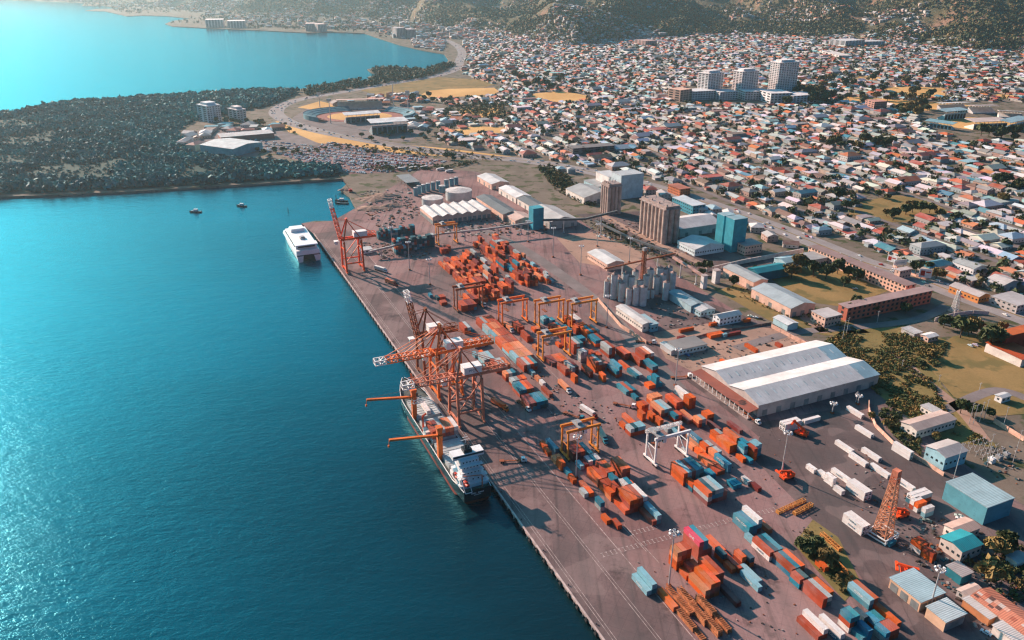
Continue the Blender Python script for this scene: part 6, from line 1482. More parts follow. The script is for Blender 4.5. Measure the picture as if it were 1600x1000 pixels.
rstack(1250, 680, .9, 'dark orange reach stacker handling white containers near the twin-gabled shed', .5)
rstack(1405, 808, 1.9, 'orange reach stacker beside the lattice mast', .35)
rstack(1418, 897, 1.2, 'small orange loader on the verge behind the large blue roof', .1)
WC_ = {'white': WHITE, 'red': REDP, 'orange': ORANGE, 'blue': TEALP, 'grey': GREY}
def truck(x, y, rot, label, col='white', load=None, L=12.6):
    p = P(x, y); e = empty('terminal_truck', (p.x, p.y, .1), rot, label, 'truck', 'trucks on the port roads')
    m_ = WC_[col]
    b = MB(); b.box(-1.2, 1.2, -3.0, -.9, .9, 3.0, 0); b.box(-1.1, 1.1, -3.05, -3.0, 1.9, 2.8, 1); b.box(-1.22, -1.2, -2.6, -1.4, 1.9, 2.7, 1); b.box(-1.1, 1.1, -4.0, -3.06, .6, 1.7, 0); b.build('cab', [m_, GLASS], e)
    b = MB(); b.box(-.5, .5, -.89, L - 1.5, .8, 1.15); b.box(-1.2, 1.2, L - 4, L - 1.4, 1.151, 1.28); b.box(-1.2, 1.2, 0, 1.0, 1.151, 1.28); b.build('chassis', RUSTY, e)
    wheels(e, [(sx, y_, .5) for sx in (-1.05, 1.05) for y_ in (-3.2, -.4, L - 3.6, L - 2.4)], .5, .35)
    if load:
        o = empty('shipping_container', tuple(e.location + Vector((0, 0, 1.3)) + Matrix.Rotation(rot, 3, 'Z') @ Vector((0, L / 2 - 1.2, 0))), rot, f"{CN[load]} container riding on the {label}"[:110], 'container', 'containers on trucks')
        o['label'] = f"{CN[load]} container carried by the truck {TRW.get(label, '')}".strip()
        link('body', CM[40], o, color=CC[load]); link('door', DM[40], o, color=CC[load])
TRW = {}
for x, y, rot, lab, where, col, load in ((886, 612, ROT, 'white truck pulling an orange box below the middle gantry', 'below the middle gantry', 'white', 's'), (823, 640, ROT + .1, 'white truck waiting at the near end of the quay road stacks', 'at the quay road stacks', 'white', None), (985, 637, ROT + .75, 'white truck with an empty orange trailer crossing the yard', 'crossing the yard', 'white', None), (787, 640, ROT + .3, 'truck with orange box under the faded red quay crane', 'under the faded red crane', 'orange', 'o'), (812, 722, ROT + 1.2, 'small white truck alone on the apron', 'alone on the apron', 'white', None),
                                        (600, 425, ROT + .5, 'white truck pulling a pale box beside red-orange crane', 'beside the red-orange crane', 'white', 'w'), (616, 446, ROT + .4, 'red truck on the far apron', 'on the far apron', 'red', 'o'), (944, 690, ROT - .2, 'truck with grey box inland of the tall orange gantry', 'inland of the tall orange gantry', 'blue', 'd'), (926, 652, ROT + .2, 'red and white truck behind the tall orange gantry', 'behind the tall orange gantry', 'red', 'w'), (905, 655, ROT + .5, 'dark truck beside the red and white one', 'beside the red and white one', 'blue', None), (1073, 590, ROT + 1.3, 'white truck at the corner of the lean-to canopy', 'at the canopy corner', 'white', None), (1180, 660, ROT, 'white truck at the near end of the lean-to canopy', 'at the near canopy end', 'white', None), (1017, 537, ROT + .9, 'white truck by the pale wall of the silo yard', 'by the pale wall', 'white', None),
                                        (755, 478, ROT, 'white truck beneath the dark rusty gantry', 'beneath the dark gantry', 'white', None), (798, 518, ROT, 'white truck behind the rust-orange gantry', 'behind the rust-orange gantry', 'white', 's')):
    TRW[lab] = where; truck(x, y, rot, lab, col, load)
# flat racks: stacked flat racks by the quay
RACK = M('rack_timber', (.46, .17, .075), .8, 0, .35, .6)
for i, (x, y, n_) in enumerate(((1082, 989, 2), (1096, 1003, 1), (1077, 965, 2), (1100, 980, 3), (1121, 998, 3), (1112, 968, 3), (1136, 992, 2), (1064, 948, 1), (1082, 952, 2))):
    p = P(x, y); e = empty('flat_rack', (p.x, p.y, .1), ROT, f"pile of orange-brown flat racks near the quay, {ordw(i + 1)} of the heap by the mast", 'flat rack', 'flat racks piled near the quay')
    me = MB(); me.box(0, .25, 0, 11.8, 0, .35); me.box(2.15, 2.4, 0, 11.8, 0, .35)
    for k in range(12): me.box(0, 2.4, .2 + k * .99, .5 + k * .99, .351, .5)
    mm = me.mesh('rack', RACK)
    for k in range(n_ * 2): link('rack', mm, e, (rr.uniform(-.1, .1), rr.uniform(-.2, .2), k * .62))
BEAMM = M('spare_steel', (.52, .22, .06), .6, 0, .3, .5)
for i, (x, y, L, rot) in enumerate(((1216, 802, 19, ROT - 1.45), (1242, 804, 13, ROT - 1.4), (1311, 860, 12, ROT - .05), (1327, 902, 10, ROT - .1), (1333, 916, 4, ROT))):
    p = P(x, y); e = empty('spreader_frame', (p.x, p.y, .1), rot, ['long orange lattice beam lying on the dark yard, seaward one', 'orange lattice beam lying beside the longer one on the yard', 'orange lattice boom section lying behind the yellow bush', 'orange lattice boom section leaning along the verge', 'short orange frame at the end of the verge'][i], 'steel beam', 'spare crane steelwork')
    b = MB(); truss(b, 0, L, -.9, .9, 0.1, 1.5, 1.7, .22); b.v = [(y_, x_, z_) for x_, y_, z_ in b.v]; b.build('lattice', BEAMM, e)
    b = MB(); b.box(-1.1, 1.1, -.8, -.1, 0, 1.7); b.build('end_plate', BEAMM, e)
# barrier of painted rails across the yard
for i, (a, c) in enumerate((((940, 868), (1148, 811)), ((985, 834), (1030, 822)), ((1150, 811), (1215, 795)))):
    A_, B_ = P(*a), P(*c); d = (B_ - A_).normalized(); s_ = Vector((d.y, -d.x, 0)); b = MB(); n_ = int((B_ - A_).length / 2.2)
    for off in (-1.3, 1.3):
        for k in range(n_):
            q0_, q1_ = A_ + (B_ - A_) * (k / n_) + s_ * off, A_ + (B_ - A_) * ((k + .55) / n_) + s_ * off
            t_ = s_ * .16; b.quad(*[(v.x, v.y, .16 + i * .004) for v in (q0_ - t_, q0_ + t_, q1_ + t_, q1_ - t_)])
    for k in range(n_):
        m0 = A_ + (B_ - A_) * ((k + .3) / n_); t_ = d * .14; b.quad(*[(v.x, v.y, .175 + i * .004) for v in (m0 - s_ * 1.2 - t_, m0 + s_ * 1.2 - t_, m0 + s_ * 1.2 + t_, m0 - s_ * 1.2 + t_)])
    tag(b.build('painted_crossing', PAINT), kind='structure')
for (x0, y0, x1, y1) in ((1030, 880, 975, 820), (1010, 862, 962, 812), (870, 655, 720, 470), (920, 640, 800, 520), (1060, 690, 960, 590)):
    a, c = P(x0, y0), P(x1, y1); d = (c - a).normalized(); s_ = Vector((d.y, -d.x, 0)) * .13; b = MB()
    b.quad(*[(v.x, v.y, .165) for v in (a - s_, a + s_, c + s_, c - s_)]); tag(b.build('painted_line', PAINT), kind='structure')
# walls
def wall(label, pts, h, mat, t=.4, name='boundary_wall'):
    q = [P(*v) for v in pts]; o = q[0]; e = empty(name, (o.x, o.y, 0), 0, label, 'wall')
    for i in range(len(q) - 1):
        a, c = q[i] - o, q[i + 1] - o; n_ = max(1, int((c - a).length // 8))
        for k in range(n_):
            u, v = a + (c - a) * (k / n_), a + (c - a) * ((k + .97) / n_)
            b = MB(); b.bar((u.x, u.y, h / 2), (v.x, v.y, h / 2), t, h); b.build('panel', mat, e)
PKW = M('pink_wall', (.60, .36, .27), .9, 0, .2, .3); WHW = M('pale_wall', (.58, .52, .48), .9, 0, .15, .3)
wall('pale wall along the seaward side of the silo yard', [(934, 470), (970, 512), (1010, 538)], 3, PKW)
wall('pink wall between the dirt lot and the scrub', [(1205, 512), (1235, 528), (1285, 553)], 3, PKW)
wall('curved pink wall round the pink hall garden', [(1357, 630), (1358, 645), (1368, 668), (1395, 695), (1440, 722), (1475, 745)], 2.4, PKW)
wall('long white viaduct-like wall beside the blue mill', [(1104, 425), (1160, 412), (1255, 394)], 4, WHW, .8)
wall('pale curved wall around the bus yard', [(1460, 502), (1490, 494), (1520, 490), (1545, 492)], 3, WHW)
wall('pink wall by the substation', [(1552, 660), (1600, 690)], 3, PKW)
wall('dark wall along the dirt lot lane', [(1040, 541), (1110, 522), (1205, 506)], 1.6, M('dark_wall', (.16, .12, .11), .9))
wall('white roadside wall in front of the big trees', [(1395, 417), (1432, 433), (1455, 440)], 2, PKW)
wall('pale wall between the office and lift shed yard', [(1062, 475), (1095, 492), (1127, 507)], 2, WHW)
# billboards, telecom mast, bus, substation
def board(label, x, y, w_, h_, z0, rot, art):
    p = P(x, y); e = empty('billboard', (p.x, p.y, .05), rot, label, 'billboard', 'billboards by the main road')
    b = MB(); b.box(-w_ / 2, w_ / 2, -.2, .2, z0, z0 + h_); b.build('panel', WHITE, e)
    b = MB()
    for k in (-.3, .3): b.bar((k * w_, 0, 0), (k * w_, 0, z0 - .01), .4)
    b.build('post', GREY, e)
    b = MB()
    if art: b.box(-w_ * .4, -w_ * .05, -.23, -.205, z0 + h_ * .2, z0 + h_ * .8); b.box(w_ * .02, w_ * .4, -.23, -.205, z0 + h_ * .55, z0 + h_ * .72); b.build('print', REDP, e)
    else: b.box(-w_ * .35, w_ * .35, -.23, -.205, z0 + h_ * .3, z0 + h_ * .6); b.build('print', M('grey_print', (.4, .45, .48), .7), e)
board('white billboard with red print by the main road', 1392, 414, 9, 6, 3, -.9, True)
board('wide white billboard with grey print beside the red-printed one', 1405, 419, 13, 5, 3, .2, False)
board('tall white billboard in front of the round roadside tree', 1444, 437, 10, 8, 2, -.3, True)
bld('small white tower house standing in the middle of the road', (1404, 437), (1421, 433), (1400, 433), 8, 'flat', 'y', None, WPK, (.5, .42, .40), 'gatehouse', z=0, win=(2, 1.4))
p = P(1491, 487); h = HT(1491, 487, 455); e = empty('telecom_mast', (p.x, p.y, .05), .3, 'pale lattice telecom mast beside the main road', 'mast')
b = MB(); lattice(b, 4.5, 1.6, h, 8, .22); b.build('tower', GREY_L, e)
b = MB()
for k in range(3): a = k * 2.1; b.box(math.cos(a) * 1.3 - .3, math.cos(a) * 1.3 + .3, math.sin(a) * 1.3 - .3, math.sin(a) * 1.3 + .3, h - 3, h + .6)
b.build('antenna', WHITE, e)
b = MB(); b.box(-3.5, 3.5, -3.5, 3.5, 0, 1.4); b.build('plinth', CONC, e)
p = P(1478, 508); e = empty('bus', (p.x, p.y, .15), ROT + .5, 'white bus parked inside the curved wall', 'bus')
b = MB(); b.box(-1.25, 1.25, -5.5, 5.5, .5, 3.1); b.build('body', WHITE, e); b = MB(); b.box(-1.27, 1.27, -5.3, 5.3, 1.6, 2.4); b.build('window_band', GLASS, e); wheels(e, [(x, y, .5) for x in (-1.1, 1.1) for y in (-3.6, 3.4)], .5, .3)
for i_, (x, y) in enumerate(((628, 265), (645, 264), (662, 263), (688, 266), (702, 269))):
    p = P(x, y); e = empty('bus', (p.x, p.y, .15), ROT - 1.4, f"white bus in the line by the car park hedge, {ORD[i_ + 1]} along", 'bus', 'buses by the car park')
    b = MB(); b.box(-1.25, 1.25, -5.5, 5.5, .5, 3.1); b.build('body', WHITE, e); b = MB(); b.box(-1.27, 1.27, -5.3, 5.3, 1.6, 2.4); b.build('window_band', GLASS, e); wheels(e, [(x_, y_, .5) for x_ in (-1.1, 1.1) for y_ in (-3.6, 3.4)], .5, .3)
e = empty('substation', tuple(P(1540, 708)), ROT, 'small outdoor electrical substation of grey frames and white insulators', 'substation')
for i in range(5):
    for j in range(4):
        x, y = i * 4.0 - 8, j * 4.0 - 4
        b = MB(); b.bar((x, y, 0), (x, y, 3.2), .18); b.bar((x - 1.2, y, 3.2), (x + 1.2, y, 3.2), .18); b.cyl((x - 1.0, y, 3.3), (x - 1.0, y, 4.0), .2, .14, 6); b.cyl((x + 1.0, y, 3.3), (x + 1.0, y, 4.0), .2, .14, 6); b.build('insulator_frame', GREY_L, e)
for k in range(3): b = MB(); b.box(-7 + k * 6, -4 + k * 6, -9, -6, 0, 3); b.cyl((-5.5 + k * 6, -7.5, 3), (-5.5 + k * 6, -7.5, 4.4), .4, .3, 8); b.build('transformer', WHITE if k == 0 else GREY, e)
# --------------------------------------------------------------- stadium
c = P(562, 182); e = empty('stadium', (c.x, c.y, 0), -.05, 'oval athletics stadium with blue seating and roofed stands', 'stadium')
rx = (P(652, 182).x - P(478, 182).x) / 2; ry = (P(562, 170).y - P(562, 192).y) / 2 * 1.0
BLUES = M('blue_seating', (.10, .22, .26), .7, 0, .2, .1)
def ell(a, k, z): return (rx * k * math.cos(a), ry * k * math.sin(a), z)
for (a0, a1) in ((1.95, 4.1), (-.5, 1.15)):
    n_ = 14
    for j in range(n_):
        u, v = a0 + (a1 - a0) * j / n_, a0 + (a1 - a0) * (j + .96) / n_; b = MB()
        for k in range(3):
            k0, k1 = .78 + k * .073, .78 + (k + 1) * .073; z = 1.5 + k * 2.2
            b.quad(ell(u, k0, z), ell(v, k0, z), ell(v, k1, z + 1.8), ell(u, k1, z + 1.8)); b.quad(ell(u, k1, z + 1.8), ell(v, k1, z + 1.8), ell(v, k1, z + 2.2), ell(u, k1, z + 2.2))
        b.quad(ell(u, 1.0, 8.1), ell(v, 1.0, 8.1), ell(v, 1.0, 0), ell(u, 1.0, 0)); b.build('seating_block', BLUES, e)
b = MB(); b.prism([ell(2 * math.pi * k / 36, .78, 0)[:2] for k in range(36)], .3, .5); b.build('running_track', M('track_red', (.26, .10, .08), .9), e)
b = MB(); b.prism([ell(2 * math.pi * k / 36, .58, 0)[:2] for k in range(36)], .51, .6); b.build('pitch', G_FIELD, e)
def stand(lab, A, B, depth, h, wallc, rc, back=True, name='grandstand'):
    a, bq = P(*A), P(*B); d = bq - a; rot = math.atan2(d.y, d.x); w_ = d.length; e = empty(name, (a.x, a.y, .05), rot, lab, 'grandstand', 'grandstands')
    b = MB(); b.hexa([(0, 0, 0), (w_, 0, 0), (w_, depth, 0), (0, depth, 0), (0, 0, 2 if back else h * .75), (w_, 0, 2 if back else h * .75), (w_, depth, h * .75 if back else 2), (0, depth, h * .75 if back else 2)]); b.build('terrace', colmat(wallc), e)
    b = MB(); z0, z1 = (h + 2, h) if back else (h, h + 2); b.hexa([(-2, -3, z0), (w_ + 2, -3, z0), (w_ + 2, depth + 1, z1), (-2, depth + 1, z1), (-2, -3, z0 + .6), (w_ + 2, -3, z0 + .6), (w_ + 2, depth + 1, z1 + .6), (-2, depth + 1, z1 + .6)]); b.build('roof', roofmat(rc, 0, 2.0), e)
    for k in range(8): b = MB(); x = w_ * (k + .5) / 8; b.bar((x, depth - .5 if back else .5, 0), (x, depth - .5 if back else .5, h + .2), .5); b.build('column', WHITE, e)
    for k in range(7): b = MB(); x = w_ * (k + .5) / 7; b.box(x - w_ * .05, x + w_ * .05, -.15 if back else -.3, -.01, .8, 1.9 if back else h * .6); b.build('bay', GLASS if not back else M('stand_bay', (.45, .55, .58), .6), e)
stand('far long grandstand of the stadium with pink roof edge', (528, 172.5), (598, 170.5), 22, 17, (.30, .32, .33), (.58, .36, .30))
stand('near narrow stand with white roof, seaward of two at the stadium', (541, 193), (594, 189), 16, 14, (.26, .26, .27), RWH, False)
stand('near large stand with wide white roof facing the stadium track', (582, 211), (637, 207), 26, 19, (.22, .26, .28), RWH, False)
for i, (x, yb, yt) in enumerate(((517, 193, 158), (500, 168, 148), (615, 166, 130), (638, 175, 145))):
    h = HT(x, yb, yt); p = P(x, yb); e = empty('floodlight_tower', (p.x, p.y, .05), 0, ['tall floodlight tower in front of the stadium seating', 'floodlight tower behind the stadium bend', 'tallest floodlight tower behind the far grandstand', 'floodlight tower at the inland end of the stadium'][i], 'floodlight', 'stadium floodlights')
    b = MB(); b.cyl((0, 0, 0), (0, 0, h), .9, .6, 8); b.build('mast', GREY_L, e); b = MB(); b.box(-4, 4, -.6, .6, h - .5, h + 4); b.build('lamp_rack', GREY_L, e)
# --------------------------------------------------------------- cricket ground
c = P(1532, 194); e = empty('cricket_ground', (c.x, c.y, 0), 0, 'round cricket ground pitch ringed by stands', 'sports ground')
b = MB(); b.prism([(70 * math.cos(k * .21), 70 * math.sin(k * .21)) for k in range(30)], .25, .5); b.build('pitch', G_FIELD, e)
for i, (A, B, dp, h, wc, rc, bk) in enumerate((((1472, 173), (1512, 171.5), 16, 12, WGY, RWH, True), ((1520, 178), (1556, 177.5), 18, 13, WGY, (.44, .38, .36), True), ((1475, 188), (1508, 185), 16, 15, WBL, RBL, False), ((1520, 203), (1572, 201), 22, 13, WCR, (.62, .50, .44), False), ((1560, 184), (1598, 186), 14, 11, WCR, RWH, True), ((1446, 198), (1486, 204), 12, 10, WBL, (.2, .36, .4), False), ((1575, 205), (1604, 198), 16, 14, WBL, RBL, False))):
    stand(['white-roofed stand at the far seaward side of the cricket ground', 'brown-roofed stand at the far side of the cricket ground', 'pale blue-roofed pavilion at the cricket ground', 'long cream-roofed near stand of the cricket ground', 'curved white-roofed stand at the inland side of the cricket ground', 'low green-blue stand outside the cricket ground corner', 'blue-grey stand at the frame-edge side of the cricket ground'][i], A, B, dp, h, wc, rc, bk)
# --------------------------------------------------------------- towers
def hirise(label, A, B, C, h, wall, floors, name='tower_block', cap=True, cols=6, group=None):
    a = P(*A); bq = P(*B); d = bq - a; rot = math.atan2(d.y, d.x); w_ = d.length
    ey = Vector((-math.sin(rot), math.cos(rot), 0)); l_ = max(10, abs((P(*C) - a).dot(ey)))
    e = empty(name, (a.x, a.y, 0), rot, label, 'building', group)
    b = MB(); b.box(0, w_, 0, l_, 0, h); 
    if cap: b.box(-.6, w_ + .6, -.6, l_ + .6, h + .01, h + 1.4); b.box(w_ * .15, w_ * .85, l_ * .2, l_ * .8, h + 1.41, h + 5.5)
    W_ = b.build('wall', colmat(wall), e)
    fh = h / floors; ww = w_ / cols
    q = MB(); q.box(-ww * .29, ww * .29, -.12, .02, 0, fh * .46); me = q.mesh('window', GLASS)
    q = MB(); lw = l_ / max(2, cols // 2); q.box(-lw * .3, lw * .3, -.12, .02, 0, fh * .5); me2 = q.mesh('window', GLASS)
    for f_ in range(floors):
        for k in range(cols): link('window', me, W_, (w_ * (k + .5) / cols, 0, fh * (f_ + .3)))
        for k in range(max(2, cols // 2)):
            o = link('window', me2, W_, (0, l_ * (k + .5) / max(2, cols // 2), fh * (f_ + .3))); o.rotation_euler = (0, 0, -math.pi / 2)
    for k in range(1, 3): b = MB(); b.box(w_ * k / 3 - .35, w_ * k / 3 + .35, -.5, -.01, 0, h); b.build('pilaster', colmat(wall), e)
TWC = (.74, .68, .65)
hirise('tall pale apartment tower, shortest and seaward one of three', (1104, 153), (1128, 150), (1096, 149.5), HT(1104, 153, 116), TWC, 15, cols=6, group='apartment towers on a podium')
hirise('tall pale apartment tower, middle one of three', (1156, 153), (1182, 150.5), (1152, 149.5), HT(1156, 153, 113), TWC, 16, cols=7, group='apartment towers on a podium')
hirise('tall pale apartment tower, highest and most inland of three', (1212, 153), (1242, 150.5), (1208, 149.5), HT(1212, 153, 99), TWC, 20, cols=8, group='apartment towers on a podium')
hirise('pink four-storey block at the seaward end of the tower podium', (1062, 159), (1080, 156.5), (1057, 154), HT(1062, 159, 141), (.64, .40, .30), 5, 'podium_block', False, 4)
for i, (A, B, C, t, cc) in enumerate((((1081, 157), (1118, 155), (1080, 152), 143, 9), ((1124, 157), (1152, 155.5), (1123, 152), 144, 7), ((1163, 157), (1202, 156), (1162, 152), 143, 9), ((1203, 162), (1237, 161), (1202, 155), 146, 6), ((1238, 163), (1276, 160), (1237, 156), 150, 7))):
    hirise(['white podium block beneath the shortest tower', 'white podium block beneath the middle tower', 'white podium block between the middle and highest towers', 'white glazed podium block in front of the highest tower', 'low white podium wing at the inland end of the towers'][i], A, B, C, HT(A[0], A[1], t), (.60, .60, .60), 4, 'podium_block', False, cc)
hirise('white hotel-like block with banded balconies above the mangroves', (326, 192), (347, 189), (310, 188.5), HT(326, 192, 167), (.60, .63, .64), 8, 'hotel', True, 5)
hirise('stepped white block beside the hotel-like one', (372, 192), (386, 190), (364, 188), HT(372, 192, 173), (.64, .58, .56), 6, 'apartment_block', True, 3)
bld('big pale-roofed cinema hall in the shopping complex', (312, 226), (364, 233), (347, 214), 11, 'gable', 'x', 3, (.12, .34, .40), (.58, .56, .54), 'cinema_hall', free=True)
bld('brown-fronted row of shops behind the cinema hall', (345, 215), (428, 208), (343, 209), 8, 'flat', 'y', None, (.30, .14, .11), (.5, .44, .42), 'shopping_row', free=True)
bld('low blue annex on the landward side of the cinema hall', (366, 236), (400, 229), (364, 231), 6, 'flat', 'y', None, (.10, .30, .36), (.36, .44, .46), 'cinema_annex', free=True)
bld('pink villa with red roof beside the shopping complex', (290, 226), (304, 227), (288, 219), 9, 'hip', 'y', 3, WPK, (.42, .18, .14), 'villa', free=True)
bld('pale villa with grey roof beside the red-roofed one', (275, 222), (289, 222), (274, 215), 8, 'hip', 'y', 3, WCR, (.42, .36, .34), 'villa', free=True)
for i, (A, B, C, t, wc) in enumerate((((907, 61), (931, 60), (906, 58), 47, (.42, .24, .2)), ((923, 66), (946, 65), (922, 63), 53, (.56, .30, .22)), ((955, 64), (975, 63), (954, 61), 52, (.44, .30, .27)), ((1008, 72), (1026, 71), (1007, 69), 64, (.5, .34, .3)), ((322, 43), (350, 42.5), (321, 41), 31, (.70, .62, .58)), ((356, 44), (384, 43.5), (355, 42), 33, (.70, .62, .58)), ((478, 49), (492, 48.8), (477, 47), 37, (.62, .5, .46)), ((497, 50), (511, 49.5), (496, 48), 38, (.62, .5, .46)), ((620, 60), (634, 59.5), (619, 58), 44, (.44, .4, .4)), ((637, 60), (650, 59.5), (636, 58), 46, (.46, .4, .4)), ((1321, 51), (1362, 50), (1320, 48), 43, (.66, .32, .14)), ((1352, 72), (1382, 71), (1351, 69), 65, (.5, .5, .5)), ((1320, 74), (1350, 72), (1319, 70), 64, (.56, .55, .54)), ((1280, 84), (1310, 92), (1284, 80), 79, (.6, .54, .5)), ((1364, 174), (1384, 173), (1363, 170), 159, (.5, .26, .2)), ((895, 242), (961, 237), (893, 237), 232, (.16, .15, .15)))):
    h = HT(A[0], A[1], t); h = min(h, 60)
    hirise(['brown slab of flats on the hill foot, farthest and seaward of three', 'orange-brown slab of flats at the hill foot', 'greyer slab of flats beside the orange-brown one', 'small brown block below the hill slabs', 'pale waterfront tower row on the far point, outer one', 'pale waterfront tower row on the far point, inner one', 'hazy tower on the far bay shore, outer of two', 'hazy tower on the far bay shore, inner of two', 'grey block behind the bay beach, outer', 'grey block behind the bay beach, inner', 'long glowing orange building below the wooded spur', 'pale college block under the wooded spur', 'white college range seaward of the pale block', 'white low range with dormers above the town', 'pink six-storey block beside the tan fields', 'dark low block among the houses near the silos', 'hazy tower at the far bay edge, inner', 'hazy tower at the far bay edge, outer'][i], A, B, C, h, wc, max(3, int(h / 3.2)), 'apartment_block', False, 6)
# --------------------------------------------------------------- cars
CARC = [('white', (.85, .85, .84)), ('silver', (.58, .60, .61)), ('grey', (.18, .19, .2)), ('black', (.03, .03, .035)), ('red', (.40, .03, .03)), ('blue', (.05, .14, .30))]
CARM = MO('car_paint', .3, None, .1)
b = MB(); b.hexa([(-.88, -2.2, .3), (.88, -2.2, .3), (.88, 2.2, .3), (-.88, 2.2, .3), (-.85, -2.15, .85), (.85, -2.15, .85), (.85, 2.1, .78), (-.85, 2.1, .78)]); b.hexa([(-.8, -1.5, .86), (.8, -1.5, .86), (.8, 1.0, .84), (-.8, 1.0, .84), (-.62, -1.0, 1.42), (.62, -1.0, 1.42), (.62, .35, 1.42), (-.62, .35, 1.42)], 0)
b.quad((-.72, 1.0, .88), (.72, 1.0, .88), (.6, .4, 1.38), (-.6, .4, 1.38), 1)
b.v[-4:] = [(x, y + .02, z + .02) for x, y, z in b.v[-4:]]
b.box(-.815, -.79, -1.1, .5, .95, 1.2, 1); b.box(.79, .815, -1.1, .5, .95, 1.2, 1)
for x in (-.8, .8):
    for y in (-1.4, 1.35): b.cyl((x - .1, y, .32), (x + .1, y, .32), .32, .32, 8, 2)
CARME = b.mesh('car_body', [CARM, GLASS, RUBBER])
ncar = 0
def car(X, Y, rot, label, z=.12):
    global ncar
    nm, c_ = rr.choice(CARC[:2] * 3 + CARC)
    o = link('car', CARME, None, (X, Y, z), rot, tuple(v * rr.uniform(.85, 1.1) for v in c_)); tag(o, f"{nm} car {label}", 'car', 'cars parked and driving about the port and highway'); ncar += 1
cp = [tuple(P(*q))[:2] for q in CARPARK]
u0 = P(455, 243); u1 = P(640, 262); du = (u1 - u0).normalized(); dv = Vector((-du.y, du.x, 0))
for r_ in range(-1, 9):
    col_ = 0
    for k in range(60):
        p = u0 + du * (k * 3.3 + (0 if r_ % 2 else 6)) + dv * (r_ * 9.5 + (2.6 if r_ % 2 else 0))
        if inpoly(p.x, p.y, cp) and rr.random() < .72 and ncar < 225:
            col_ += 1; car(p.x, p.y, math.atan2(dv.y, dv.x) - math.pi / 2 + rr.uniform(-.05, .05), f"in the big car park, {ordw(col_)} in row {ordw(r_ + 2)} counted from the canopy shed")
hp = HWY_Q; n0 = ncar
idx = [i for i in range(6, len(hp) - 12)]
k_ = 0
for j in range(52):
    i = rr.choice(idx); a, c_ = hp[i], hp[i + 1]; d = (c_ - a).normalized(); s_ = Vector((d.y, -d.x, 0)); ln = rr.choice((-8.5, -4.6, 4.6, 8.5)); p = a + (c_ - a) * rr.random() + s_ * ln
    if any((p - q).length < 7 for q in [P(0, 0)]): continue
    px_, py_ = pix(p.x, p.y)
    if 0 < px_ < 1600: k_ += 1; car(p.x, p.y, math.atan2(d.y, d.x) - math.pi / 2, f"on the curving highway, {ordw(k_)} of those listed along it", .18)
for i, (x, y, rot, w_) in enumerate(((1336, 452, 1.2, 'on the lawn behind the long red office'), (1516, 541, .4, 'parked on the court beside the orange roof wing'), (1524, 540, .5, 'parked on the court, second one'), (1172, 495, 1.0, 'in the yard behind the white two-storey office'), (1180, 497, 1.0, 'second in the yard behind the white two-storey office'), (1188, 499, 1.0, 'third in the yard behind the white two-storey office'), (935, 370, .6, 'beside the hedge on the dirt lot'), (944, 369, .4, 'second beside the hedge on the dirt lot'), (951, 372, .4, 'third beside the hedge on the dirt lot'), (1063, 553, .5, 'parked below the flat grey hut'), (1074, 556, .5, 'second below the flat grey hut'), (1448, 815, 1, 'in the lee of the blue box warehouse'), (1498, 808, 1, 'by the wall of the blue box warehouse'), (1500, 812, 1, 'second by the wall of the blue box warehouse'), (1595, 1000, .5, 'in the shaded depot lane'), (1540, 990, .7, 'in the shaded depot yard'))):
    p = P(x, y); car(p.x, p.y, rot, w_, .2)
# boats' mud jetty heaps, gravel mounds
for i, (x, y, r_, h_) in enumerate(((585, 312, 22, 3.5), (600, 306, 18, 3), (580, 326, 20, 2.5), (612, 322, 14, 3), (540, 297, 9, 2))):
    p = P(x, y); n_ = 22; V_ = []; 
    b = MB()
    for ring in range(4):
        for k in range(n_):
            a = 2 * math.pi * k / n_; rr_ = r_ * (1 - ring / 4.0) * (1 + .18 * math.sin(a * 3 + i) + .1 * math.sin(a * 7)); V_.append((rr_ * math.cos(a), rr_ * .55 * math.sin(a), h_ * (1 - (1 - ring / 4) ** 1.5) + (.25 * math.sin(a * 5 + ring) if ring else -.3)))
    V_.append((0, 0, h_)); b.v = V_
    for ring in range(3):
        for k in range(n_): b.f.append((ring * n_ + k, ring * n_ + (k + 1) % n_, (ring + 1) * n_ + (k + 1) % n_, (ring + 1) * n_ + k)); b.m.append(0)
    for k in range(n_): b.f.append((3 * n_ + k, 3 * n_ + (k + 1) % n_, 4 * n_)); b.m.append(0)
    tag(b.build('gravel_mound', G_DIRT, None, (p.x, p.y, .1)), ['brown gravel mound nearest the water behind the crane boom'.replace('nearest', 'close to'), 'brown gravel mound beside the canopy shed road', 'flat gravel mound on the mud jetty', 'small grey-brown mound by the stack walls', 'little mound at the jetty tip'][i], 'mound', 'gravel mounds by the jetty')
gal = P(548, 300); e = empty('boom_crane', (gal.x, gal.y, .1), .3, 'small salvage crane with pink lattice jib by the mud jetty', 'crane')
b = MB(); b.box(-2, 2, -2.5, 2.5, .8, 3.4); b.build('house', REDP, e); b = MB(); truss(b, 0, 22, -.6, .6, -.5, .5, 2.2, .16); ca, sa = math.cos(1.0), math.sin(1.0); b.v = [(-x * ca, y, 2.5 + x * sa + z) for x, y, z in b.v]; b.build('jib', PINKST, e); b = MB(); b.box(-2.4, -1.5, -3, 3, 0, .8); b.box(1.5, 2.4, -3, 3, 0, .8); b.build('crawler_track', DGREY, e)

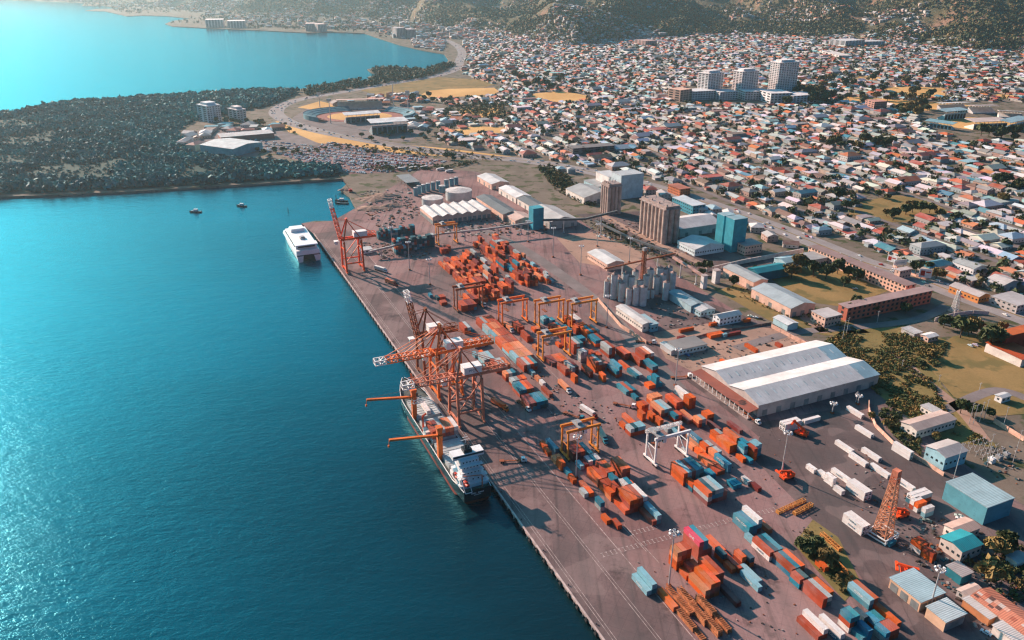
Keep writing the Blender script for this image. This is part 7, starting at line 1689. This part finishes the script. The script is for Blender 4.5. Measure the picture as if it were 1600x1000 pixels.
# --------------------------------------------------------------- clutter round the shopping complex and stadium
k_ = 0
for poly, n_, want in (([(388, 214), (420, 203), (468, 213), (495, 225), (430, 236), (385, 236)], 900, 70),):
    x, y, gg = scatter(poly, n_, 130); kept = []
    for X, Y in zip(x, y):
        if len(kept) >= want or any(abs(X - a) + abs(Y - c_) < 8 for a, c_ in kept) or ncar >= 296: continue
        kept.append((X, Y)); k_ += 1; car(float(X), float(Y), rr.choice((.3, .3, 1.87)), f"in the shopping complex car park, {ordw(k_)} of those dotted about it", .12)
k_ = 0
for poly, n_, want in (([(285, 212), (345, 196), (430, 198), (440, 206), (345, 208), (300, 222)], 300, 22), ([(655, 168), (700, 176), (760, 190), (700, 196), (650, 205), (640, 190)], 300, 26), ([(520, 160), (600, 153), (650, 158), (640, 168), (530, 168)], 300, 14)):
    x, y, gg = scatter(poly, n_, 140 + want); kept = []
    for X, Y in zip(x, y):
        if len(kept) >= want or any((X - a) ** 2 + (Y - c_) ** 2 < 420 for a, c_ in kept): continue
        kept.append((X, Y)); k_ += 1; rc = rr.choice(ROOFC); w_, l_ = rr.uniform(10, 22), rr.uniform(12, 26); kd = rr.choice(('gable', 'hip', 'flat'))
        e = empty('low_building', (float(X), float(Y), .06), rr.uniform(-.3, .5), f"{rc[0]}-roofed low building, {ordw(k_)} of those strewn between stadium, shops and jetty", 'building', 'low buildings near the stadium and shops')
        b = MB(); house_walls(b, w_, l_, 4.5); link('wall', b.mesh('low_wall', [WALL_O, GLASS]), e, color=rr.choice(WALLC)); b = MB(); roof_shape(b, kd, w_, l_, 4.52); link('roof', b.mesh('low_roof', [WALL_O, ROOF_O]), e, color=rc[1])

# --------------------------------------------------------------- litter and pallets about the yards
Vs, Fs, Cs = [], [], []; nv = 0
LCOL = [(.05, .045, .04), (.07, .06, .055), (.22, .08, .04), (.16, .14, .13), (.30, .27, .25), (.03, .09, .11)]
for poly, n_, mx_ in (([(560, 300), (640, 295), (660, 335), (600, 360), (575, 345)], 240, 2.0), ([(1030, 545), (1100, 540), (1200, 520), (1270, 545), (1110, 578), (1050, 565)], 90, 1.1), ([(1440, 800), (1530, 830), (1600, 900), (1600, 1000), (1540, 1000), (1480, 920), (1420, 870)], 300, 1.1), ([(1000, 470), (1060, 470), (1180, 510), (1030, 515)], 90, 1.0), ([(880, 340), (1000, 345), (1090, 400), (1010, 400), (930, 365)], 260, 1.4), ([(560, 380), (640, 375), (680, 400), (600, 410)], 160, 1.4), ([(1060, 730), (1200, 660), (1340, 880), (1250, 840)], 60, .5), ([(690, 340), (850, 345), (860, 365), (700, 372)], 220, 2.0), ([(800, 560), (960, 640), (1010, 700), (840, 640)], 140, .8), ([(1340, 700), (1480, 800), (1420, 880), (1330, 780)], 110, .7), ([(980, 880), (1180, 870), (1300, 1000), (1100, 1000)], 60, .45), ([(1520, 690), (1600, 700), (1600, 760), (1540, 740)], 60, .9)):
    x, y, gg = scatter(poly, n_ * 3, int(400 + n_ + poly[0][0])); x, y = x[:n_], y[:n_]
    for X, Y in zip(x, y):
        a, b_, h_ = rr.uniform(.2, mx_), rr.uniform(.2, mx_), rr.uniform(.1, mx_ * .7); t = rr.uniform(0, 3); c_, s_ = math.cos(t), math.sin(t)
        q = [(-a, -b_), (a, -b_), (a, b_), (-a, b_)]; q = [(X + u * c_ - v * s_, Y + u * s_ + v * c_) for u, v in q]
        k = rr.uniform(.6, 1.0); Vs += [(*v, .05) for v in q] + [(X + (v[0] - X) * k, Y + (v[1] - Y) * k, .15 + h_) for v in q]
        Fs += [tuple(nv + i for i in f_) for f_ in ((0, 1, 5, 4), (1, 2, 6, 5), (2, 3, 7, 6), (3, 0, 4, 7), (4, 5, 6, 7))]; Cs += [rr.choice(LCOL)] * 8; nv += 8
tag(npmesh('litter', np.array(Vs), np.array(Fs, np.int32), MA('litter_paint', .85), np.array(Cs), 'stuff'), 'scrap, crates and litter strewn about the yards', 'litter')

# the cars past the three hundred told apart above
R0 = np.array([v.co[:] for v in CARME.vertices]); FQ = [tuple(p.vertices) for p in CARME.polygons]; mi = [p.material_index for p in CARME.polygons]
gl_ = np.zeros(len(R0), int)
for f_, m_ in zip(FQ, mi):
    if m_: gl_[list(f_)] = m_
Vs, Cs, Fs = [], [], []; nv = 0
def massc(X, Y, rot, z):
    global nv
    c, s_ = math.cos(rot), math.sin(rot); Vs.append(np.c_[R0[:, 0] * c - R0[:, 1] * s_ + X, R0[:, 0] * s_ + R0[:, 1] * c + Y, R0[:, 2] + z])
    col = np.tile(np.array(rr.choice(CARC[:2] * 3 + CARC)[1]), (len(R0), 1)); col[gl_ > 0] = (.03, .035, .04); Cs.append(col); Fs.extend(tuple(nv + q for q in f_) for f_ in FQ); nv += len(R0)
for poly, rw, kk in (([tuple(P(*q))[:2] for q in CARPARK], 16, 70), ([tuple(P(*q))[:2] for q in [(388, 214), (420, 203), (468, 213), (500, 226), (430, 238), (383, 238)]], 14, 60)):
    o_ = Vector((min(q[0] for q in poly), min(q[1] for q in poly), 0))
    cx0 = sum(q[0] for q in poly) / len(poly); cy0 = sum(q[1] for q in poly) / len(poly)
    for r_ in range(-rw, rw):
        for k in range(-kk, kk):
            p = Vector((cx0, cy0, 0)) + du * (k * 3.0) + dv * (r_ * 8.2 + (2.4 if r_ % 2 else 0))
            if inpoly(p.x, p.y, poly) and rr.random() < (.42 if rw == 16 else .5) and len(Vs) < 620: massc(p.x, p.y, math.atan2(dv.y, dv.x) - math.pi / 2, .13)
for j in range(170):
    i = rr.choice(range(20, len(hp) - 6)); a, c_ = hp[i], hp[i + 1]; d = (c_ - a).normalized(); s_ = Vector((d.y, -d.x, 0)); p = a + (c_ - a) * rr.random() + s_ * rr.choice((-10, -6.6, -3.4, 3.4, 6.6, 10)); massc(p.x, p.y, math.atan2(d.y, d.x) - math.pi / 2, .19)
me = bpy.data.meshes.new('parked_cars'); me.from_pydata(np.concatenate(Vs).tolist(), [], Fs)
at = me.color_attributes.new('Col', 'FLOAT_COLOR', 'POINT'); Cc = np.concatenate(Cs); at.data.foreach_set('color', np.c_[Cc, np.ones(len(Cc))].astype(np.float32).ravel()); me.materials.append(MA('far_car_paint', .35, dirt=.05)); me.update()
tag(link('parked_cars', me), 'mass of small pale cars filling the car parks and highway', 'cars', None, 'stuff')
# ------------------------------------------------------------------ haze
def haze():
    m = bpy.data.materials.new('haze_air'); m.use_nodes = True; n = m.node_tree.nodes; l = m.node_tree.links
    n.remove(n['Principled BSDF'])
    v = n.new('ShaderNodeVolumePrincipled'); v.inputs['Color'].default_value = (.66, .93, 1.0, 1)
    v.inputs['Density'].default_value = HAZE; v.inputs['Anisotropy'].default_value = .58
    l.new(v.outputs[0], n['Material Output'].inputs['Volume'])
    b = MB(); b.box(-14000, 14000, -900, 13500, -8, 480)
    tag(b.build('haze', m), 'thin warm haze over the far town and hills', 'haze', None, 'stuff')
HAZE = 3.6e-5
haze()
